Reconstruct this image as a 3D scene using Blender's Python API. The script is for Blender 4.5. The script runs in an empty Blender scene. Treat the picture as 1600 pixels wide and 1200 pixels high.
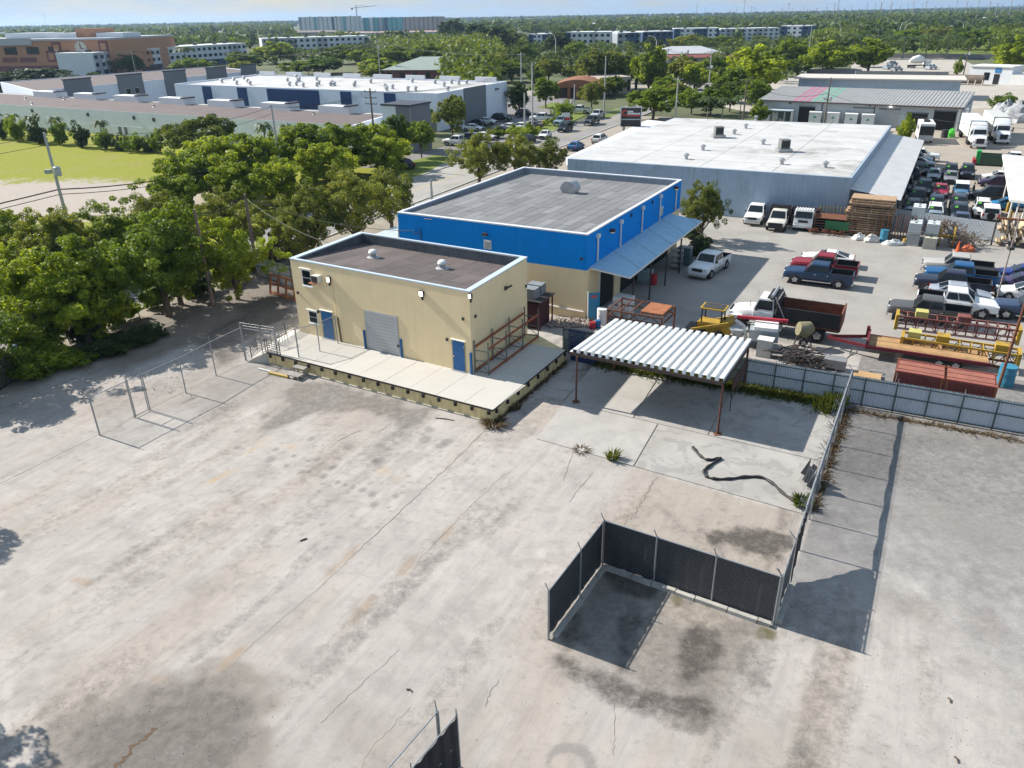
import bpy, bmesh, math, random
import numpy as np
from mathutils import Vector, Matrix

rnd = random.Random(7)
np.random.seed(7)
scene = bpy.context.scene
COL = scene.collection
R = math.radians

# ------------------------------------------------------------------ camera, sky, sun, exposure
CAM_H, FPX, HOR_L, HOR_R = 22.0, 1200.0, 39.0, 9.0
TILT = -math.atan2(HOR_R - HOR_L, 1600.0)
PITCH = math.atan2((600 - (HOR_L + HOR_R) / 2) * math.cos(TILT), FPX)
_r = Vector((1, 0, 0)); _u = Vector((0, math.sin(PITCH), math.cos(PITCH))); _f = Vector((0, math.cos(PITCH), -math.sin(PITCH)))
cx_ = _r * math.cos(TILT) - _u * math.sin(TILT)
cy_ = _r * math.sin(TILT) + _u * math.cos(TILT)
cam_data = bpy.data.cameras.new('camera'); cam = bpy.data.objects.new('camera', cam_data); COL.objects.link(cam)
cam.matrix_world = Matrix(((cx_.x, cy_.x, -_f.x, 0), (cx_.y, cy_.y, -_f.y, 0), (cx_.z, cy_.z, -_f.z, CAM_H), (0, 0, 0, 1)))
cam_data.sensor_width = 36; cam_data.lens = 36 * FPX / 1600
cam_data.clip_start = 0.5; cam_data.clip_end = 30000
scene.camera = cam

SUN_EL = R(36.5); SUN_DIR = Vector((-0.878, 0.478, 0)).normalized()
to_sun = Vector((SUN_DIR.x * math.cos(SUN_EL), SUN_DIR.y * math.cos(SUN_EL), math.sin(SUN_EL)))
world = bpy.data.worlds.new('World'); scene.world = world; world.use_nodes = True
wn = world.node_tree.nodes; wl = world.node_tree.links
for n in list(wn): wn.remove(n)
sky = wn.new('ShaderNodeTexSky'); sky.sky_type = 'NISHITA'; sky.sun_disc = False
sky.sun_elevation = SUN_EL; sky.sun_rotation = math.atan2(SUN_DIR.x, SUN_DIR.y)
sky.altitude = 20; sky.air_density = 1.3; sky.dust_density = 0.05; sky.ozone_density = 1.2
tc = wn.new('ShaderNodeTexCoord'); mp = wn.new('ShaderNodeMapping'); mp.inputs['Scale'].default_value = (2.2, 2.2, 9)
cn = wn.new('ShaderNodeTexNoise'); cn.inputs['Scale'].default_value = 2.4; cn.inputs['Detail'].default_value = 7; cn.inputs['Roughness'].default_value = 0.6
cr = wn.new('ShaderNodeValToRGB'); cr.color_ramp.elements[0].position = 0.3; cr.color_ramp.elements[1].position = 0.58
cm = wn.new('ShaderNodeMix'); cm.data_type = 'RGBA'; cm.inputs[7].default_value = (5.9, 7.9, 10.6, 1)
mf = wn.new('ShaderNodeMath'); mf.operation = 'MULTIPLY'; mf.inputs[1].default_value = 0.9
wl.new(tc.outputs['Generated'], mp.inputs[0]); wl.new(mp.outputs[0], cn.inputs[0]); wl.new(cn.outputs[0], cr.inputs[0])
wl.new(cr.outputs[0], mf.inputs[0]); wl.new(mf.outputs[0], cm.inputs[0]); wl.new(sky.outputs[0], cm.inputs[6])
bg = wn.new('ShaderNodeBackground'); bg.inputs[1].default_value = 0.05
wo = wn.new('ShaderNodeOutputWorld'); wl.new(cm.outputs[2], bg.inputs[0]); wl.new(bg.outputs[0], wo.inputs[0])

sd = bpy.data.lights.new('sun', 'SUN'); sd.energy = 5.0; sd.angle = R(0.53); sd.color = (1.0, 0.945, 0.86)
sun = bpy.data.objects.new('sun', sd); COL.objects.link(sun)
sun.rotation_euler = to_sun.to_track_quat('Z', 'Y').to_euler(); sun.location = to_sun * 200

vs = scene.view_settings
scene.display_settings.display_device = 'sRGB'
vs.view_transform = 'Standard'; vs.look = 'None'; vs.exposure = 0.72; vs.gamma = 1; vs.use_curve_mapping = False
scene.cycles.max_bounces = 6; scene.cycles.transparent_max_bounces = 16; scene.cycles.volume_bounces = 0
scene.cycles.use_adaptive_sampling = True; scene.cycles.use_denoising = True
scene.cycles.caustics_reflective = False; scene.cycles.caustics_refractive = False
scene.cycles.sample_clamp_indirect = 6

# ------------------------------------------------------------------ pixel <-> place
def ray(px, py):
    x, y = px - 800.0, 600.0 - py
    return (cx_ * x + cy_ * y + _f * FPX).normalized()
def G(px, py, z=0.0):
    d = ray(px, py); t = (z - CAM_H) / d.z
    return Vector((d.x * t, d.y * t, z))
def G2(px, py, z=0.0): return G(px, py, z).to_2d()
def row_of(p):
    v = Vector(p) - Vector((0, 0, CAM_H)); return 600 - FPX * v.dot(cy_) / v.dot(_f)
def top_z(p, py):                       # height at which the upright through p crosses picture row py
    lo, hi = -5.0, 120.0
    for _ in range(50):
        m = (lo + hi) / 2
        if row_of((p[0], p[1], m)) > py: lo = m
        else: hi = m
    return (lo + hi) / 2
ORI = G2(1211, 977)                     # corner post of the screened fence
YA = R(61.5)
E1 = Vector((math.sin(YA), -math.cos(YA))); E2 = Vector((math.cos(YA), math.sin(YA)))
def EP(a, b): return ORI + E1 * a + E2 * b
def to_e(p): d = Vector((p[0], p[1])) - ORI; return d.dot(E1), d.dot(E2)
BA = math.atan2(E1.y, E1.x)             # heading of E1

# ------------------------------------------------------------------ materials
MATS = {}
def newmat(name):
    m = bpy.data.materials.new(name); m.use_nodes = True; MATS[name] = m
    nt = m.node_tree; b = nt.nodes['Principled BSDF']
    return m, nt, b
def noise(nt, scale, detail=4, rough=0.55, vec=None, dist=0):
    n = nt.nodes.new('ShaderNodeTexNoise'); n.inputs['Scale'].default_value = scale; n.inputs['Detail'].default_value = detail
    n.inputs['Roughness'].default_value = rough; n.inputs['Distortion'].default_value = dist
    if vec: nt.links.new(vec, n.inputs['Vector'])
    return n.outputs['Fac']
def mth(nt, op, a, b=None):
    n = nt.nodes.new('ShaderNodeMath'); n.operation = op
    for i, v in enumerate((a, b)):
        if v is None: continue
        if isinstance(v, (int, float)): n.inputs[i].default_value = v
        else: nt.links.new(v, n.inputs[i])
    return n.outputs[0]
def mix(nt, fac, a, b, mode='MIX'):
    n = nt.nodes.new('ShaderNodeMix'); n.data_type = 'RGBA'; n.blend_type = mode
    for i, v in ((0, fac), (6, a), (7, b)):
        if isinstance(v, (int, float)): n.inputs[i].default_value = v
        elif isinstance(v, (tuple, list)): n.inputs[i].default_value = (*v[:3], 1)
        else: nt.links.new(v, n.inputs[i])
    return n.outputs[2]
def ramp(nt, fac, a, b):
    n = nt.nodes.new('ShaderNodeMapRange'); nt.links.new(fac, n.inputs[0]); n.inputs[1].default_value = a; n.inputs[2].default_value = b
    return n.outputs[0]
def ocoord(nt, which='Object'):
    return nt.nodes.new('ShaderNodeTexCoord').outputs[which]
def geo_pos(nt): return nt.nodes.new('ShaderNodeNewGeometry').outputs['Position']
def bumpit(nt, b, h, strength=0.3, dist=0.02):
    n = nt.nodes.new('ShaderNodeBump'); n.inputs['Strength'].default_value = strength; n.inputs['Distance'].default_value = dist
    nt.links.new(h, n.inputs['Height']); nt.links.new(n.outputs[0], b.inputs['Normal'])
def sc(c, k): return tuple(min(1, max(0, v * k)) for v in c)
def P(name, col, rough=0.7, metal=0.0, var=0.18, scale=2.0, dirt=None, dirt_amt=0.35, bump=0.0, rand=0.0, spec=0.4, streak=None):
    """plain procedural surface: two scales of tone, optional dirt colour, optional per-object tone"""
    if name in MATS: return MATS[name]
    m, nt, b = newmat(name)
    pos = geo_pos(nt)
    n1 = noise(nt, scale, 5, 0.6, pos); n2 = noise(nt, scale * 9, 3, 0.6, pos)
    f = mth(nt, 'ADD', mth(nt, 'MULTIPLY', n1, 0.7), mth(nt, 'MULTIPLY', n2, 0.3))
    c = mix(nt, ramp(nt, f, 0.3, 0.7), sc(col, 1 - var), sc(col, 1 + var))
    if dirt:
        n3 = noise(nt, scale * 0.6, 6, 0.7, pos, 0.6)
        c = mix(nt, mth(nt, 'MULTIPLY', ramp(nt, n3, 0.52, 0.72), dirt_amt), c, dirt)
    if streak:
        mp_ = nt.nodes.new('ShaderNodeMapping'); mp_.inputs['Scale'].default_value = (2.2, 2.2, .16); nt.links.new(pos, mp_.inputs[0])
        c = mix(nt, mth(nt, 'MULTIPLY', ramp(nt, noise(nt, 1.6, 6, .7, mp_.outputs[0]), .5, .72), streak[1]), c, streak[0])
    if rand:
        oi = nt.nodes.new('ShaderNodeObjectInfo')
        v = mth(nt, 'ADD', mth(nt, 'MULTIPLY', oi.outputs['Random'], 2 * rand), 1 - rand)
        cc = nt.nodes.new('ShaderNodeCombineColor')
        for i in range(3): nt.links.new(v, cc.inputs[i])
        c = mix(nt, 1.0, c, cc.outputs[0], 'MULTIPLY')
    nt.links.new(c, b.inputs['Base Color'])
    b.inputs['Roughness'].default_value = rough; b.inputs['Metallic'].default_value = metal; b.inputs['Specular IOR Level'].default_value = spec
    if bump: bumpit(nt, b, n2, bump, 0.02)
    return m
def tint_mat(name, rough=0.35, metal=0.0, coat=0.0, var=0.0):
    """surface whose colour is the object's own colour"""
    m, nt, b = newmat(name)
    oi = nt.nodes.new('ShaderNodeObjectInfo')
    c = oi.outputs['Color']
    pos = geo_pos(nt); n1 = noise(nt, 1.2, 4, 0.6, pos)
    c = mix(nt, mth(nt, 'MULTIPLY', ramp(nt, n1, 0.45, 0.75), var), c, (0.32, 0.29, 0.25))
    nt.links.new(c, b.inputs['Base Color'])
    b.inputs['Roughness'].default_value = rough; b.inputs['Metallic'].default_value = metal
    b.inputs['Specular IOR Level'].default_value = .42; b.inputs['Coat Weight'].default_value = coat; b.inputs['Coat Roughness'].default_value = 0.06
    return m
PAINT = tint_mat('car_paint', 0.4, 0.0, 0.2, 0.0)
WORN = tint_mat('worn_paint', 0.6, 0.0, 0.0, 0.45)
FLAT = tint_mat('flat_paint', 0.75, 0.0, 0.0, 0.12)
GLASS = P('dark_glass', (0.012, 0.017, 0.021), 0.12, 0, 0.1, 1.0, spec=0.4)
RUBBER = P('black_rubber', (0.02, 0.02, 0.021), 0.85, 0, 0.3)
BLACK = P('black_plastic', (0.025, 0.025, 0.027), 0.6, 0, 0.2)
CHROME = P('bright_metal', (0.62, 0.62, 0.62), 0.3, 0.85, 0.1)
GALV = P('galvanised_steel', (0.42, 0.43, 0.44), 0.45, 0.6, 0.2)
DSTEEL = P('dark_steel', (0.06, 0.055, 0.055), 0.6, 0.3, 0.3)
RUST = P('rusty_steel', (0.16, 0.065, 0.035), 0.85, 0.1, 0.4, 3, (0.05, 0.03, 0.025), 0.6)
ORUST = P('orange_rust', (0.31, 0.115, 0.05), 0.85, 0.0, 0.3, 3, (0.14, 0.06, 0.04), 0.5)
WHITE = P('white_paint', (0.72, 0.72, 0.70), 0.6, 0, 0.06, 1.0, (0.4, 0.38, 0.34), 0.3)
WOOD = P('weathered_timber', (0.30, 0.20, 0.125), 0.9, 0, 0.3, 2.5, (0.12, 0.09, 0.07), 0.6, 0.4, 0.35)
GWOOD = P('grey_timber', (0.33, 0.31, 0.28), 0.9, 0, 0.25, 2.5, (0.14, 0.13, 0.12), 0.5, 0.4, 0.2)
WIRE = P('cable_black', (0.03, 0.03, 0.03), 0.7)
LENS_R = P('red_lens', (0.5, 0.02, 0.02), 0.25)
LENS_W = P('clear_lens', (0.7, 0.7, 0.68), 0.15)
BARK = P('bark', (0.11, 0.085, 0.065), 0.95, 0, 0.35, 4, bump=0.6)
CONC = P('concrete', (0.46, 0.45, 0.42), 0.85, 0, 0.14, 0.9, (0.25, 0.235, 0.21), 0.45, 0.25)
STONE = P('concrete_curb', (0.40, 0.385, 0.35), 0.9, 0, 0.2, 2, (0.16, 0.15, 0.13), 0.5, 0.3)
def emit(name, col, s):
    m, nt, b = newmat(name); b.inputs['Base Color'].default_value = (*col, 1)
    b.inputs['Emission Color'].default_value = (*col, 1); b.inputs['Emission Strength'].default_value = s; return m
LAMP = emit('lit_lamp', (1.0, 0.93, 0.8), 4.0)

def leaf_mat(name, dark, light, trans=0.35, flower=None, low=0):
    m, nt, b = newmat(name)
    oi = nt.nodes.new('ShaderNodeObjectInfo'); pos = geo_pos(nt)
    n1 = noise(nt, 0.55, 3, 0.6, pos); n2 = noise(nt, 3.0, 2, 0.6, pos)
    at = nt.nodes.new('ShaderNodeAttribute'); at.attribute_name = 'leaf_tone'
    f = mth(nt, 'ADD', mth(nt, 'MULTIPLY', n1, 0.5), mth(nt, 'MULTIPLY', at.outputs['Fac'], 0.5))
    f = mth(nt, 'ADD', f, mth(nt, 'MULTIPLY', mth(nt, 'SUBTRACT', oi.outputs['Random'], 0.5), 0.35))
    c = mix(nt, ramp(nt, f, 0.25, 0.75), dark, light)
    if low: c = mix(nt, mth(nt, 'MULTIPLY', ramp(nt, noise(nt, low, 5, .7, pos), .42, .6), .55), c, sc(dark, .8))
    if flower: c = mix(nt, ramp(nt, n2, 0.66, 0.70), c, flower)
    nt.links.new(c, b.inputs['Base Color']); b.inputs['Roughness'].default_value = 0.55; b.inputs['Specular IOR Level'].default_value = 0.3
    tr = nt.nodes.new('ShaderNodeBsdfTranslucent'); nt.links.new(mix(nt, 1.0, c, (1.5, 1.35, 0.5), 'MULTIPLY'), tr.inputs[0])
    ms = nt.nodes.new('ShaderNodeMixShader'); ms.inputs[0].default_value = trans
    out = nt.nodes['Material Output']; nt.links.new(b.outputs[0], ms.inputs[1]); nt.links.new(tr.outputs[0], ms.inputs[2]); nt.links.new(ms.outputs[0], out.inputs[0])
    return m
LEAF_Y = leaf_mat('leaf_bright', (0.085, 0.145, 0.016), (0.31, 0.385, 0.035), 0.52)
LEAF_G = leaf_mat('leaf_green', (0.06, 0.115, 0.014), (0.19, 0.27, 0.028), 0.48)
LEAF_O = leaf_mat('leaf_olive', (0.09, 0.125, 0.028), (0.26, 0.29, 0.06), 0.48)
LEAF_W = leaf_mat('leaf_woods', (0.04, 0.075, 0.016), (0.17, 0.225, 0.036), 0.4, None, .018)
LEAF_D = leaf_mat('leaf_dark', (0.02, 0.042, 0.012), (0.07, 0.11, 0.024), 0.3)
LEAF_F = leaf_mat('leaf_flowering', (0.04, 0.08, 0.012), (0.15, 0.19, 0.022), 0.4, (0.35, 0.13, 0.02))
LEAF_P = leaf_mat('leaf_palm', (0.05, 0.085, 0.02), (0.14, 0.18, 0.035), 0.3)
WEED = leaf_mat('leaf_weed', (0.07, 0.09, 0.015), (0.22, 0.22, 0.04), 0.35)
DRY = leaf_mat('leaf_dry', (0.10, 0.065, 0.03), (0.2, 0.14, 0.06), 0.2)

# ------------------------------------------------------------------ mesh building
class MB:
    def __init__(s): s.v = []; s.f = []; s.uv = None
    def add(s, vs_, fs_):
        o = len(s.v); s.v += [tuple(v) for v in vs_]; s.f += [tuple(i + o for i in f) for f in fs_]; return s
    def obox(s, c, a, b, h):            # corner-free box: centre c, half vectors a, b, h
        c, a, b, h = Vector(c), Vector(a), Vector(b), Vector(h)
        if a.cross(b).dot(h) < 0: a = -a
        vs_ = [c + a * i + b * j + h * k for k in (-1, 1) for j in (-1, 1) for i in (-1, 1)]
        return s.add(vs_, [(0, 2, 3, 1), (4, 5, 7, 6), (0, 1, 5, 4), (2, 6, 7, 3), (0, 4, 6, 2), (1, 3, 7, 5)])
    def box(s, x0, x1, y0, y1, z0, z1):
        return s.obox(((x0 + x1) / 2, (y0 + y1) / 2, (z0 + z1) / 2), ((x1 - x0) / 2, 0, 0), (0, (y1 - y0) / 2, 0), (0, 0, (z1 - z0) / 2))
    def prism(s, poly, z0, z1):         # poly of 2-D points; z may be callables
        n = len(poly)
        ar = sum(poly[i][0] * poly[(i + 1) % n][1] - poly[(i + 1) % n][0] * poly[i][1] for i in range(n))
        if ar < 0: poly = list(poly)[::-1]
        zz = lambda z, p: z(p) if callable(z) else z
        vs_ = [(p[0], p[1], zz(z0, p)) for p in poly] + [(p[0], p[1], zz(z1, p)) for p in poly]
        fs_ = [tuple(range(n - 1, -1, -1)), tuple(range(n, 2 * n))] + [(i, (i + 1) % n, n + (i + 1) % n, n + i) for i in range(n)]
        return s.add(vs_, fs_)
    def bar(s, p, q, w, h=None, up=(0, 0, 1)):   # rectangular bar from p to q
        p, q = Vector(p), Vector(q); d = q - p; h = h or w
        u = Vector(up); side = d.cross(u)
        if side.length < 1e-6: side = d.cross(Vector((1, 0, 0)))
        side.normalize(); u2 = side.cross(d).normalized()
        return s.obox((p + q) / 2, d / 2, side * (w / 2), u2 * (h / 2))
    def tube(s, pts, r, n=8, cap=True):
        pts = [Vector(p) for p in pts]; rs = r if isinstance(r, (list, tuple)) else [r] * len(pts)
        o = len(s.v); prev = None
        for i, p in enumerate(pts):
            d = (pts[min(i + 1, len(pts) - 1)] - pts[max(i - 1, 0)]).normalized()
            if prev is None:
                a = d.cross(Vector((0, 0, 1)))
                if a.length < 1e-3: a = d.cross(Vector((1, 0, 0)))
            else: a = prev - d * prev.dot(d)
            a.normalize(); prev = a; b = d.cross(a)
            for k in range(n):
                t = 2 * math.pi * k / n; s.v.append(tuple(p + (a * math.cos(t) + b * math.sin(t)) * rs[i]))
        for i in range(len(pts) - 1):
            for k in range(n):
                k2 = (k + 1) % n; s.f.append((o + i * n + k, o + i * n + k2, o + (i + 1) * n + k2, o + (i + 1) * n + k))
        if cap:
            s.f.append(tuple(o + k for k in range(n - 1, -1, -1))); e = o + (len(pts) - 1) * n; s.f.append(tuple(e + k for k in range(n)))
        return s
    def quad(s, a, b, c, d): return s.add([a, b, c, d], [(0, 1, 2, 3)])
    def lathe(s, c, prof, n=16):        # prof: list of (r, z)
        o = len(s.v); c = Vector(c)
        for r_, z in prof:
            for k in range(n): t = 2 * math.pi * k / n; s.v.append((c.x + r_ * math.cos(t), c.y + r_ * math.sin(t), c.z + z))
        for i in range(len(prof) - 1):
            for k in range(n): k2 = (k + 1) % n; s.f.append((o + i * n + k, o + i * n + k2, o + (i + 1) * n + k2, o + (i + 1) * n + k))
        s.f.append(tuple(o + k for k in range(n - 1, -1, -1))); e = o + (len(prof) - 1) * n; s.f.append(tuple(e + k for k in range(n)))
        return s
    def build(s, name, mat, parent=None, smooth=None, color=None, at=None):
        me = bpy.data.meshes.new(name)
        off = Vector((0, 0, 0))
        if at is not None: off = Vector(at)
        elif parent is not None and parent.get('_w'): off = Vector(parent['_w'])
        vv = [(v[0] - off.x, v[1] - off.y, v[2] - off.z) for v in s.v]
        me.from_pydata(vv, [], s.f)
        if s.uv: 
            ul = me.uv_layers.new(name='UVMap')
            for lp in me.loops: ul.data[lp.index].uv = s.uv[lp.vertex_index]
        me.materials.append(mat)
        if smooth is not None:
            me.polygons.foreach_set('use_smooth', [True] * len(me.polygons)); me.set_sharp_from_angle(angle=R(smooth))
        o = bpy.data.objects.new(name, me); COL.objects.link(o)
        if at is not None: o.location = off
        if parent is not None:
            o.parent = parent
            if parent.get('_w'): o['_w'] = list(parent['_w'])
        if color: o.color = (*color, 1)
        return o
def tag(o, label, cat, group=None, kind=None):
    o['label'] = label; o['category'] = cat
    if group: o['group'] = group
    if kind: o['kind'] = kind
    return o
def thing(name, label, cat, loc=(0, 0, 0), group=None, rz=0.0, worldspace=True):
    o = bpy.data.objects.new(name, None); COL.objects.link(o); o.empty_display_size = 0.2
    loc = Vector((loc[0], loc[1], loc[2] if len(loc) > 2 else 0)); o.location = loc; o.rotation_euler = (0, 0, rz)
    if worldspace: o['_w'] = list(loc)
    return tag(o, label, cat, group)
KIDS = {}
def copy_tree(o, parent=None):
    c = o.copy(); COL.objects.link(c); c.parent = parent
    if o.name not in KIDS: KIDS[o.name] = [k for k in o.children]
    for ch in KIDS[o.name]: copy_tree(ch, c)
    return c
def struct(o): o['kind'] = 'structure'; return o
def sheet(name, poly, z, mat, kind='structure', parent=None):
    mb = MB(); n = len(poly)
    ar = sum(poly[i][0] * poly[(i + 1) % n][1] - poly[(i + 1) % n][0] * poly[i][1] for i in range(n))
    if ar < 0: poly = list(poly)[::-1]
    mb.add([(p[0], p[1], z) for p in poly], [tuple(range(n))])
    o = mb.build(name, mat, parent)
    if kind and parent is None: o['kind'] = kind
    return o

class Facade:
    """upright wall plane; a on the left and b on the right as seen from outside"""
    def __init__(s, a, b):
        s.a = Vector((a[0], a[1], 0)); s.b = Vector((b[0], b[1], 0)); s.d = (s.b - s.a); s.L = s.d.length; s.d.normalize(); s.n = Vector((s.d.y, -s.d.x, 0))
    def px(s, x, y):                    # picture point on this wall -> (along, up)
        d = ray(x, y); o = Vector((0, 0, CAM_H)); t = (s.a - o).dot(s.n) / d.dot(s.n); p = o + d * t
        return (p - s.a).dot(s.d), p.z
    def rect(s, *pts):
        q = [s.px(*p) for p in pts]
        ss = sorted(v[0] for v in q); zz = sorted(v[1] for v in q); h = len(q) // 2
        return sum(ss[:h]) / h, sum(ss[-h:]) / h, sum(zz[:h]) / h, sum(zz[-h:]) / h
    def pt(s, t, z, out=0.0): return s.a + s.d * t + s.n * out + Vector((0, 0, z))
    def box(s, mb, t0, t1, z0, z1, o0, o1):
        mb.obox(s.pt((t0 + t1) / 2, (z0 + z1) / 2, (o0 + o1) / 2), s.d * ((t1 - t0) / 2), s.n * ((o1 - o0) / 2), Vector((0, 0, (z1 - z0) / 2))); return mb
    def part(s, name, mat, parent, t0, t1, z0, z1, o0, o1, color=None):
        return s.box(MB(), t0, t1, z0, z1, o0, o1).build(name, mat, parent, color=color)

def window(F, parent, t0, t1, z0, z1, mull=1, frame=WHITE, out=0.0, pane=GLASS, sill=True):
    w = F.part('window', frame, parent, t0 - .05, t1 + .05, z0 - .05, z1 + .05, out - .05, out + .03)
    n = mull + 1
    for k in range(n):
        a = z0 + (z1 - z0) * k / n; b = z0 + (z1 - z0) * (k + 1) / n
        F.part('pane', pane, w, t0 + .02, t1 - .02, a + .025, b - .025, out, out + .04)
    if sill: F.part('sill', frame, w, t0 - .1, t1 + .1, z0 - .12, z0 - .05, out - .02, out + .1)
    return w

# ------------------------------------------------------------------ ground with worn tone (per-vertex wear, soil, stains and some painted tree shade)
def vnoise(shape, cell, seed, aniso=(1, 1)):
    rs = np.random.RandomState(seed); h, w = shape
    gh, gw = int(h / (cell * aniso[0])) + 4, int(w / (cell * aniso[1])) + 4
    g = rs.rand(gh, gw); y = np.arange(h) / (cell * aniso[0]); x = np.arange(w) / (cell * aniso[1])
    yi = y.astype(int); xi = x.astype(int); fy = y - yi; fx = x - xi; fy = fy * fy * (3 - 2 * fy); fx = fx * fx * (3 - 2 * fx)
    fy = fy[:, None]; fx = fx[None, :]
    a = g[yi][:, xi]; b = g[yi][:, xi + 1]; c = g[yi + 1][:, xi]; d = g[yi + 1][:, xi + 1]
    return (a * (1 - fx) + b * fx) * (1 - fy) + (c * (1 - fx) + d * fx) * fy
def fbm(shape, cell, seed, octv=4, aniso=(1, 1)):
    t = np.zeros(shape); amp = 1.0; tot = 0
    for k in range(octv):
        if cell < 1.5: break
        t += amp * vnoise(shape, cell, seed + k, aniso); tot += amp; amp *= 0.55; cell /= 2.1
    return t / tot
def wear_grid(parts, a0, a1, b0, b1, res, colour_fn, mat):
    """one worn surface laid out on a common grid, cut into the named pieces (name, from, to) across E1"""
    na, nb = int((a1 - a0) / res) + 1, int((b1 - b0) / res) + 1
    A, B = np.meshgrid(np.linspace(a0, a1, na), np.linspace(b0, b1, nb)); colr, grime_shade, grav = colour_fn(A, B); out = []
    for name, lo, hi in parts:
        c = np.where((A[0] >= lo - res * .51) & (A[0] <= hi + res * .51))[0]; sl = (slice(None), slice(c[0], c[-1] + 1)); a, b = A[sl], B[sl]; nr, nc = a.shape; nv = nr * nc; nf = (nr - 1) * (nc - 1)
        me = bpy.data.meshes.new(name); me.vertices.add(nv); co = np.stack([ORI.x + E1.x * a + E2.x * b, ORI.y + E1.y * a + E2.y * b, np.zeros_like(a)], -1).astype(np.float32); me.vertices.foreach_set('co', co.ravel())
        idx = np.arange(nv).reshape(nr, nc); q = np.stack([idx[:-1, :-1], idx[:-1, 1:], idx[1:, 1:], idx[1:, :-1]], -1).reshape(-1, 4)
        me.loops.add(nf * 4); me.loops.foreach_set('vertex_index', q.ravel().astype(np.int32)); me.polygons.add(nf); me.polygons.foreach_set('loop_start', np.arange(0, nf * 4, 4, dtype=np.int32)); me.update(calc_edges=True)
        ca = me.color_attributes.new('wear', 'FLOAT_COLOR', 'POINT'); rgba = np.ones((nv, 4), np.float32); rgba[:, :3] = colr[sl].reshape(-1, 3); ca.data.foreach_set('color', rgba.ravel())
        for nm, arr in (('grime_shade', grime_shade), ('gravel', grav)): at = me.attributes.new(nm, 'FLOAT', 'POINT'); at.data.foreach_set('value', arr[sl].astype(np.float32).ravel())
        me.materials.append(mat); o = bpy.data.objects.new(name, me); COL.objects.link(o); o['kind'] = 'structure'; out.append(o)
    return out
def wear_mat(name, speck=0.1, grit=60, bump=0.25, rough=0.9, streak=.45, patch=.35):
    m, nt, b = newmat(name); at = nt.nodes.new('ShaderNodeAttribute'); at.attribute_name = 'wear'; pos = geo_pos(nt)
    n1 = noise(nt, grit, 3, 0.7, pos); n2 = noise(nt, 4.0, 6, 0.65, pos); n3 = noise(nt, 14.0, 4, 0.6, pos)
    f = mth(nt, 'ADD', mth(nt, 'ADD', mth(nt, 'MULTIPLY', n1, 0.4), mth(nt, 'MULTIPLY', n2, 0.3)), mth(nt, 'MULTIPLY', n3, 0.3))
    gat = nt.nodes.new('ShaderNodeAttribute'); gat.attribute_name = 'gravel'; gv = gat.outputs['Fac']; dat = nt.nodes.new('ShaderNodeAttribute'); dat.attribute_name = 'grime_shade'
    amp = mth(nt, 'ADD', mth(nt, 'MULTIPLY', gv, .26), speck); v = mth(nt, 'ADD', mth(nt, 'MULTIPLY', mth(nt, 'SUBTRACT', ramp(nt, f, 0.3, 0.7), .5), mth(nt, 'MULTIPLY', amp, 2)), 1.0)
    cc = nt.nodes.new('ShaderNodeCombineColor')
    for i in range(3): nt.links.new(v, cc.inputs[i])
    c = mix(nt, 1.0, at.outputs['Color'], cc.outputs[0], 'MULTIPLY')
    mp_ = nt.nodes.new('ShaderNodeMapping'); mp_.inputs['Rotation'].default_value = (0, 0, -YA); nt.links.new(pos, mp_.inputs[0]); m2 = nt.nodes.new('ShaderNodeMapping'); m2.inputs['Scale'].default_value = (.16, 1.5, 1); nt.links.new(mp_.outputs[0], m2.inputs[0])
    c = mix(nt, mth(nt, 'MULTIPLY', ramp(nt, noise(nt, 1.3, 9, .72, m2.outputs[0]), .48, .68), mth(nt, 'MULTIPLY', mth(nt, 'SUBTRACT', 1.0, gv), streak)), c, (.19, .175, .165))
    c = mix(nt, mth(nt, 'MULTIPLY', ramp(nt, noise(nt, .55, 11, .74, pos, .4), .5, .64), patch), c, (.2, .185, .17)); c = mix(nt, mth(nt, 'MULTIPLY', ramp(nt, noise(nt, 1.1, 10, .7, pos), .56, .7), patch * .9), c, (.5, .48, .46))
    c = mix(nt, mth(nt, 'MULTIPLY', ramp(nt, noise(nt, 9.0, 6, .8, pos), .62, .7), .4), c, (.13, .12, .11))
    gn = mth(nt, 'ADD', mth(nt, 'MULTIPLY', noise(nt, 2.2, 12, .78, pos, .3), 1.1), mth(nt, 'MULTIPLY', noise(nt, 14, 8, .8, pos), .5))
    c = mix(nt, mth(nt, 'MULTIPLY', ramp(nt, mth(nt, 'ADD', dat.outputs['Fac'], mth(nt, 'MULTIPLY', mth(nt, 'SUBTRACT', gn, .8), 1.7)), .25, 1.05), .92), c, (.065, .058, .05))
    nt.links.new(c, b.inputs['Base Color']); b.inputs['Roughness'].default_value = rough; b.inputs['Specular IOR Level'].default_value = 0.25
    bumpit(nt, b, mth(nt, 'ADD', n1, n3), bump, 0.02); return m
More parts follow.
